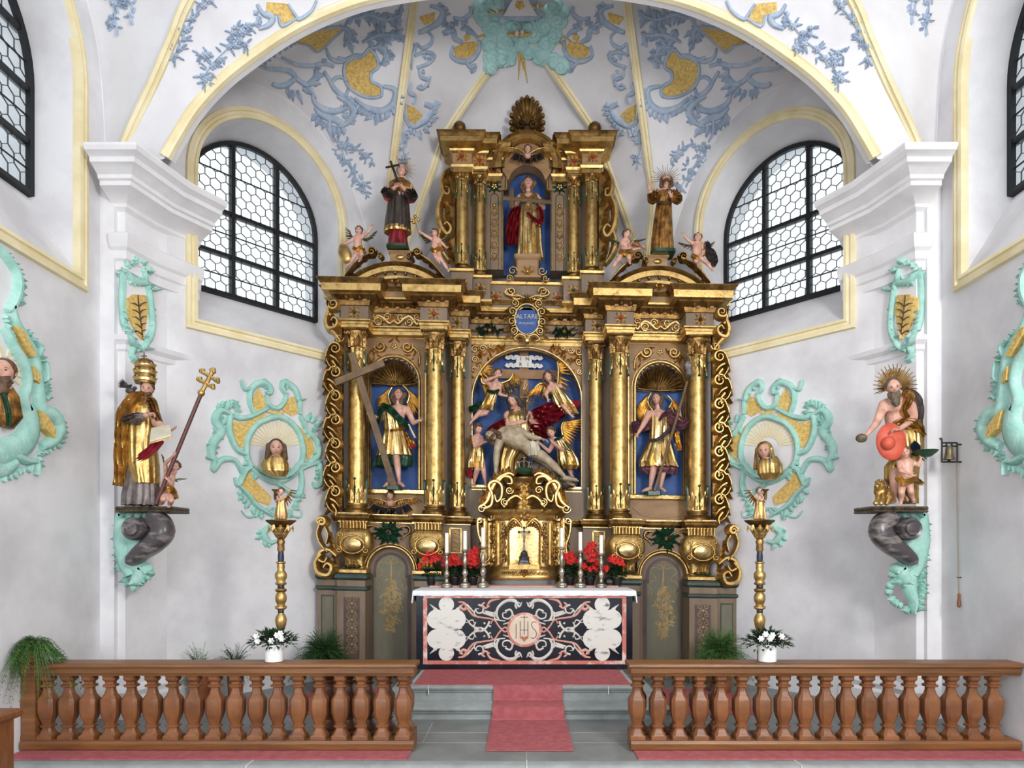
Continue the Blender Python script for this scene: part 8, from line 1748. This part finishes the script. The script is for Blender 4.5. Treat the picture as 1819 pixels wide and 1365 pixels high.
# partly visible cartouches on the side walls
sl, sr = ws_l.plane(), ws_r.plane()
def sidec(S, a, b, c):
    for pl in ([(50, 410), (80, 430), (150, 560), (130, 570), (60, 450)], [(170, 850), (200, 870), (250, 940), (250, 995), (195, 945)], [(140, 620), (165, 660), (168, 710), (145, 690)]): fill(S, b, tr(ZD, pl), .075, 5)
    for pts, w in (([(-60, -40), (10, 40), (70, 130), (80, 220), (50, 300), (20, 330)], (10, 16, 18, 8)), ([(40, 300), (60, 380), (110, 470), (160, 560), (180, 660)], (18, 26, 30, 26)), ([(10, 420), (60, 520), (110, 600), (130, 700), (110, 790), (130, 850)], (18, 24, 20, 24)), ([(180, 660), (190, 760), (210, 850), (270, 880), (300, 940), (260, 1010), (200, 1040)], (26, 30, 34, 30, 16)), ([(130, 820), (150, 920), (120, 1010), (40, 1060), (-60, 1080)], (34, 50, 52, 60)), ([(60, 1080), (120, 1110), (170, 1120), (175, 1185)], (20, 16, 4)), ([(-80, 1130), (0, 1160), (60, 1120)], (40, 24)), ([(150, 480), (190, 520), (170, 570)], (6, 12, 6)), ([(190, 590), (215, 600), (222, 680), (190, 700)], (4, 10, 5)), ([(215, 790), (235, 770)], (6, 2))): stroke(S, a, tr(ZD, pts), w, .07)
    for pts, sd, L in (([(0, 20), (70, 110), (95, 210), (80, 300)], -1, 15), ([(90, 420), (180, 510), (215, 640), (235, 790)], -1, 14), ([(240, 870), (300, 900), (310, 960), (280, 1010), (200, 1060)], -1, 18), ([(190, 1050), (180, 1120), (100, 1150), (0, 1180)], -1, 18), ([(20, 340), (40, 420), (100, 560)], 1, 10), ([(140, 900), (120, 1000), (30, 1050)], 1, 14)): flames(S, a, tr(ZD, pts), L * .75, 10, .07, sd, 5, .5)
for S, sd in ((sl, 'left'), (Mir(sr, MIRX - 2), 'right')): stucco('stucco_cartouche', 'turquoise stucco cartouche cut off by the %s edge of the picture' % sd, 'stucco cartouche', S, *ZD(150, 950), sidec, mats=('turq', 'ochre'))
# pier ornaments and statue consoles
PL, PR = Cast([PIERS[0]], wl), Cast([PIERS[1]], wr)
def pierorn(S, a, b, c):
    fill(S, b, tr(ZD, [(655, 270), (690, 245), (750, 250), (762, 330), (745, 420), (735, 480), (715, 460), (680, 400), (655, 330)]), .03, 4)
    for pts, w in (([(650, 110), (640, 200), (640, 300), (650, 400), (690, 490), (740, 520)], (10, 12, 12, 14, 6)), ([(740, 110), (770, 220), (785, 330), (790, 420), (760, 500), (700, 540)], (9, 14, 14, 10)), ([(650, 120), (690, 170), (760, 190)], (8, 18, 10)), ([(760, 215), (810, 220), (840, 215)], (10, 6, 2)), ([(690, 520), (680, 560), (700, 590)], (10, 14, 4)), ([(740, 510), (790, 525)], (8, 3))): stroke(S, a, tr(ZD, pts), w, .05)
    for pts, sd in (([(640, 180), (660, 120), (730, 80), (770, 140)], 1), ([(630, 300), (640, 400), (700, 500)], 1), ([(800, 300), (800, 420), (770, 500)], -1), ([(670, 540), (680, 590), (710, 595)], 1), ([(800, 220), (790, 190), (760, 170)], 1)): flames(S, a, tr(ZD, pts), 14, 9, .055, -sd, 5, .4)
    flames(S, a, tr(ZD, [(650, 180), (700, 200), (770, 190)]), 24, 9, .05, -1, 6, .3)
    for k in range(5): y = 290 + 34 * k; 
def pleaf(S, m):
    stroke(S, m, tr(ZD, [(705, 250), (712, 330), (730, 470)]), (1.5, 3, 1), .045)
    for k in range(5): y = 280 + 36 * k; stroke(S, m, tr(ZD, [(712 + k * 3, y + 30), (690 + k * 4, y + 14), (668 + k * 7, y + 10)]), (3, 4, 1), .042); stroke(S, m, tr(ZD, [(712 + k * 3, y + 30), (730, y + 12), (752, y + 6)]), (3, 4, 1), .042)
for S, sd in ((PL, 'left'), (Mir(PR, 1853), 'right')):
    t = stucco('stucco_ornament', 'tall turquoise stucco ornament with dark leaf on the %s pier above the statue' % sd, 'stucco ornament', S, *ZD(710, 400), pierorn, mats=('turq', 'ochre')); m = MB(); pleaf(S, m); m.build('painted_leaf', 'hair', t)
def console(sgn, lb, tail):
    Y = 6.92; X = lambda x: (x if sgn < 0 else MIRX + .5 - x); S = Front(Y); SS = Front(Y + .12); f = lambda pts: [(X(a * .3408), 900 + b * .3408) for a, b in pts]; t = thing('statue_console', lb, 'console', P(X(255), 912, Y + .2))
    m = MB(); q = f([(598, 12), (905, 12)]); x0, x1 = sorted((q[0][0], q[1][0])); rings = []
    for v, g in ((911, .96), (909, 1), (906, .97), (903, 1.0), (900, .97)): rings.append([P((x0 + x1) / 2 + (x1 - x0) / 2 * g * a, v, Y - .14 + (1 - g)) if b < 0 else P((x0 + x1) / 2 + (x1 - x0) / 2 * g * a, v, Y + .0) + Vector((0, .34, 0)) for a, b in ((-1, 1), (-1, -.5), (-.8, -1), (.8, -1), (1, -.5), (1, 1))])
    m.loft(rings); m.build('base_slab', 'hair_grey', t, smooth=20)
    m = MB()
    for w_, pts in (((30, 40, 30, 20), [(650, 40), (650, 180), (660, 280), (690, 360)]), ((20, 30, 26, 8), [(680, 300), (740, 330), (720, 380), (695, 405)]), ((18, 30, 20), [(640, 45), (740, 40), (870, 40)]), ((14, 24, 10), [(740, 320), (770, 330), (780, 350)]), ((40, 50, 30), [(680, 80), (720, 190), (700, 300)])): stroke(SS, m, f(pts), w_, .09)
    flames(SS, m, f([(630, 60), (625, 200), (640, 320)]), 12, 9, .07, 1 if sgn < 0 else -1, 5); flames(SS, m, f([(650, 350), (695, 405), (780, 350)]), 13, 9, .08, 1 if sgn < 0 else -1, 5)
    for k in range(6): a = f([(640 + 44 * k, 30)])[0]; sleaf(Front(Y + .02), m, a[0], a[1], pi / 2, 11, 13, .05, 1)
    if tail:
        stroke(SS, m, f([(690, 320), (700, 420), (680, 500), (690, 560)]), (24, 26, 16, 3), .08); flames(SS, m, f([(660, 320), (650, 420), (670, 520)]), 16, 12, .08, 1 if sgn < 0 else -1, 6); flames(SS, m, f([(720, 420), (780, 400), (790, 460), (720, 520)]), 14, 12, .07, 1, 6)
    m.build('acanthus_back', 'turq', t, smooth=50)
    m = MB(); pth = crs([P(a, b, Y - d) for (a, b), d in zip(f([(790, 50), (835, 85), (845, 140), (800, 195), (745, 235), (700, 275), (690, 300)]), (.02, .05, .07, .05, .03, 0, -.03))], 5); n = len(pth); kk = .3408 * Y / F
    rings = []
    for i, p in enumerate(pth):
        d = (pth[min(i + 1, n - 1)] - pth[max(i - 1, 0)]).normalized(); sd = d.cross(Vector((0, -1, 0))).normalized(); r = lerps(((0, 44), (.3, 56), (.6, 46), (.85, 34), (1, 18)), i / (n - 1)) * kk; rings.append([p + sd * (r * cos(a)) + Vector((0, -1, 0)) * (.11 * (abs(sin(a)) ** .6) * (1 if sin(a) > 0 else -1)) for a in [2 * pi * j / 18 for j in range(18)]])
    m.loft(rings); c = f([(722, 118)])[0]; c = P(c[0], c[1], Y - .02); m.loft([[c + Vector((r * kk * cos(a), d, r * kk * sin(a))) for a in [2 * pi * j / 28 for j in range(28)]] for r, d in ((52, .14), (60, .12), (60, -.10), (52, -.13), (36, -.12), (33, -.15), (8, -.16))])
    m.build('scroll_volute', 'marble_console', t, smooth=40); return t
console(-1, 'turquoise console with a dark marbled scroll under the tiara statue on the left pier', False)
console(1, 'turquoise console with a dark marbled scroll under the red hat statue on the right pier', True)
# busts
f = Fig('portrait_bust', 'gilded bust of a long haired young man in the left turquoise cartouche', 8.42, 0, 440, 2.934, 'bust', base=(1435, 1190)); f.limb([(1440, 1100, .03, 22), (1440, 1060, .03, 22)])
f.head(1440, 1048, .05, 92, 18, -4, 0, 'hair', 'straight', child=True); f.finish(); f.cloth('gilded_garment', [(1078, 1415, 1466, 26, .0), (1100, 1380, 1490, 36, 0), (1130, 1362, 1502, 44, 0), (1165, 1372, 1504, 48, 0), (1195, 1420, 1490, 30, 0)], 'gold', 9, .12)
f = Fig('portrait_bust', 'gilded bust of a hooded woman in the right turquoise cartouche', 8.42, 1200, 440, 2.935, 'bust', base=(490, 1210)); f.limb([(480, 1110, .03, 22), (470, 1060, .03, 22)])
f.head(462, 1062, .06, 84, -28, -8, 0, None); f.finish(); f.cloth('gilded_garment', [(1090, 445, 530, 30, .0), (1130, 425, 555, 44, 0), (1180, 428, 558, 44, 0), (1212, 450, 520, 26, 0)], 'gold', 9, .12)
m = MB(); [m.ball(f.L(0, .12 + .02 * i, .12 - .1 * i), (.5 * f.hm * (1 + .03 * i), .44 * f.hm, .52 * f.hm), 14, f.R) for i in range(2)]
for q in (-1, 1): [m.ball(f.L(q * (.42 + .02 * i), .0 + .03 * i, .1 - .14 * i), .15 * f.hm, 8) for i in range(9)]
f.add('gilded_hood', remesh(m, .01, 2), 'gold'); m = MB(); [m.ball(f.L(q * .36, -.1, .1 - .13 * i), .075 * f.hm, 7) for q in (-1, 1) for i in range(8)]; f.add('grey_hood_lining', remesh(m, .008, 1), 'grey_cloth')
def edge_bust(mir):
    ox = 0 if not mir else MIRX; f = Fig('portrait_bust', 'gilded bust of a bearded old man at the left edge of the picture', 5.82, 0, 440, 2.934, 'bust', base=(20, 940)); f.limb([(20, 760, .02, 40), (20, 700, .02, 36)])
    f.head(22, 650, .04, 130, 24, -2, 0, 'hair', 'short', .62); f.finish(); f.cloth('gilded_garment', [(720, -20, 56, 40, .0), (770, -80, 90, 64, 0), (880, -100, 108, 76, 0), (940, -50, 60, 50, 0)], 'brown_gold', 9, .12); f.sash('green_fold', [(20, 760, .1), (45, 850, .12), (50, 930, .1)], 'green', (20, 24, 16), .02)
    m = MB()
    for k in range(9): a = radians(-100 + 24 * k); stroke(sl, m, tr(ZD, [(20 + 70 * cos(a), 640 + 70 * sin(a)), (20 + 150 * cos(a), 640 + 130 * sin(a))]), (5, 8), .01, smooth=False, round_=False)
    m.build('painted_ray', 'trim', f.t)
edge_bust(False)
# processional candle poles with a small angel on top
def candlepole(px, sgn, lb):
    Y = 6.52; k = Y / F; X = (px - CX) * k; z = lambda v: H + (CY - v) * k; zz = lambda q: z(900 + q * .3408); hw = .3408 * k
    t = thing('candle_pole', lb, 'candle pole', (X, Y, 0), 'gilded processional candle poles')
    MB().lathe((X, Y, 0), [(.12, 0), (.125, .015), (.05, .03), (.03, .06), (.024, .1), (.022, zz(660))], 16).build('shaft', 'blue_pole', t, smooth=40)
    prof = [(655, 14), (640, 18), (622, 25), (592, 30), (572, 24), (560, 16), (556, 14), (540, 14), (538, 20), (530, 30), (522, 30), (516, 20), (508, 20), (498, 26), (480, 29), (462, 27), (448, 18), (444, 26), (436, 30), (430, 26), (426, 16), (412, 15), (408, 26), (402, 30), (396, 24), (388, 22), (372, 30), (352, 30), (340, 22), (332, 17), (318, 20), (300, 18), (296, 24), (290, 24), (286, 15)]
    MB().lathe((X, Y, 0), [(q * hw, zz(v)) for v, q in prof], 20).build('turned_beads', 'gold', t, smooth=50)
    for v0, v1, q in ((556, 540, 15.5), (427, 411, 17)): MB().lathe((X, Y, 0), [(q * hw * .9, zz(v0)), (q * hw, zz(v0 - 2)), (q * hw, zz(v1 + 2)), (q * hw * .9, zz(v1))], 16).build('blue_collar', 'blue_pole', t)
    MB().lathe((X, Y, 0), [(15 * hw, zz(286)), (16 * hw, zz(260)), (13 * hw, zz(236))], 16).build('blue_shaft', 'blue_pole', t)
    MB().lathe((X, Y, 0), [(15 * hw, zz(236)), (19 * hw, zz(225)), (17 * hw, zz(200)), (21 * hw, zz(185)), (16 * hw, zz(172)), (24 * hw, zz(160)), (40 * hw, zz(128)), (44 * hw, zz(112)), (30 * hw, zz(105))], 20).build('leaf_cup', 'gold_old', t, smooth=50)
    lv = MB()
    for i in range(10):
        a = 2 * pi * i / 10; nn = Vector((cos(a), sin(a), 0)); lv.leaf(Vector((X, Y, zz(165))) + nn * 20 * hw, Vector((cos(a) * .5, sin(a) * .5, 1)), nn, 62 * hw, 26 * hw, .012, 3, .8); lv.leaf(Vector((X, Y, zz(98))) + nn * 60 * hw, Vector((0, 0, -1)), nn, 34 * hw, 26 * hw, .012, 2, .6)
    lv.build('acanthus_leaf', 'gold', t)
    MB().lathe((X, Y, 0), [(30 * hw, zz(106)), (52 * hw, zz(98)), (72 * hw, zz(84)), (82 * hw, zz(76)), (80 * hw, zz(72)), (40 * hw, zz(74)), (30 * hw, zz(66)), (10 * hw, zz(64))], 8).build('dish', 'gold_dark', t, smooth=20)
    f = Fig('angel_statue', 'small golden winged angel carrying a candle cup on top of the %s candle pole' % ('left' if sgn < 0 else 'right'), Y, px, 868, 2.934, base=(0, 166)); s = -sgn
    f.limb([(0, 40, 0, 9), (-2 * s, 70, 0, 14), (0, 95, 0, 15)]).limb([(12 * s, 55, .02, 7), (-10 * s, 62, .06, 6), (-28 * s, 40, .07, 5)]); f.hand(-28 * s, 40, .07, (-.3 * s, .2, 1), (0, 1, 0), 20, .8, 1); f.head(2 * s, 16, .02, 38, -10 * s, 0, 0, 'hair', 'curly', child=True, face=False); f.limb([(8 * s, 120, .02, 8), (14 * s, 150, .03, 6), (16 * s, 164, .02, 4)]); f.limb([(-8 * s, 120, .02, 8), (-12 * s, 148, .03, 6), (-12 * s, 164, .02, 4)]); f.finish('skin')
    f.cloth('tunic', [(60, -20, 22, 15, 0), (90, -22, 24, 18, 0), (140, -32, 34, 22, 0), (158, -30, 32, 20, 0)], 'gold', 9, .14); f.wing([(14 * s, 60), (30 * s, 40), (50 * s, 10)], 8, 46, 40, 90 if s > 0 else 90, 5 if s > 0 else 175, 'gold', .3, -.03); f.wing([(-10 * s, 56), (-14 * s, 36), (-16 * s, 20)], 6, 30, 26, 110 if s > 0 else 70, 170 if s > 0 else 10, 'gold', .3, -.03)
    m = MB(); c = f.p(-30 * s, 60, .08); m.lathe(c, [(.008, 0), (.012, .02), (.012, .075), (.03, .09), (.034, .10), (.02, .10)], 14); f.add('candle_cup', m, 'gold_dark')
candlepole(499, -1, 'tall gilded and blue candle pole behind the left communion rail'); candlepole(1349.5, 1, 'tall gilded and blue candle pole behind the right communion rail')
# sacristy bell with its pull cord
Yb = 6.82; pb = lambda x, y, d=0: P(x, y, Yb - d)
t = thing('sanctus_bell', 'small bronze bell in a black iron bracket on the right side wall', 'bell', pb(1700, 805))
m = MB()
for a, b in (((1673, 780), (1673, 822)), ((1700, 787), (1700, 822)), ((1673, 787), (1700, 787)), ((1673, 793), (1700, 793)), ((1673, 821), (1703, 821))): m.tube([pb(*a), pb(*b)], .0085, 6)
m.tube([pb(1673, 780), pb(1671, 778.5), pb(1669, 780), pb(1670, 782)], .007, 6); m.tube([pb(1703, 821), P(1703, 821, Yb) + Vector((.05, .0, 0))], .0085, 6); m.tube([pb(1700, 790), P(1700, 790, Yb) + Vector((.06, 0, 0))], .0085, 6); m.build('bracket', 'iron', t)
m = MB(); c = pb(1686, 817); k = Yb / F; m.lathe(c, [(.5 * k, 25 * k), (4 * k, 24.5 * k), (6 * k, 20 * k), (6.6 * k, 12 * k), (8 * k, 5 * k), (9.6 * k, 1 * k), (9.8 * k, 0), (8.6 * k, 0), (6 * k, 10 * k), (.3 * k, 20 * k)], 24); b = m.build('bell', 'bronze', t, smooth=50); m = MB(); m.tube([pb(1686, 800), pb(1686, 819)], .006, 6); m.ball(pb(1686, 819), .014, 8); m.build('clapper', 'iron', b); m = MB(); m.tube([pb(1680, 792), pb(1682, 788), pb(1686, 786.5), pb(1690, 788), pb(1691, 792)], .008, 6); m.build('bell_yoke', 'iron', b)
t = thing('bell_pull', 'hanging cord with a turned wooden handle below the small bronze bell', 'bell pull', pb(1703, 1080)); MB().tube([pb(1699, 822), pb(1701, 950), pb(1703, 1056)], .005, 6).build('cord', 'rope', t)
m = MB(); c = pb(1703.5, 1080); m.lathe(c, [(.5 * k, 0), (3 * k, 2 * k), (3.4 * k, 8 * k), (2 * k, 18 * k), (2.6 * k, 22 * k), (1.6 * k, 25 * k), (.5 * k, 26 * k)], 14); m.build('handle', 'oak', t)
t = thing('cord_hook', 'small black iron hook guiding the bell cord on the right wall', 'hook', pb(1710, 1026)); MB().tube([pb(1700, 1026), pb(1705, 1026.5), P(1712, 1024.5, Yb) + Vector((.03, 0, 0))], .006, 6).build('hook', 'iron', t)
for x, lb in ((1577, 'outer'), (1585, 'inner')):
    q = [wr.at(x, y)[0] + wr.n * .012 for y in (640, 800, 1000, 1200, 1238)]; tag(MB().tube(q, .006, 6).build('surface_cable', 'lead', None), 'thin grey surface cable running down the right apse wall, %s of two' % lb, 'cable')
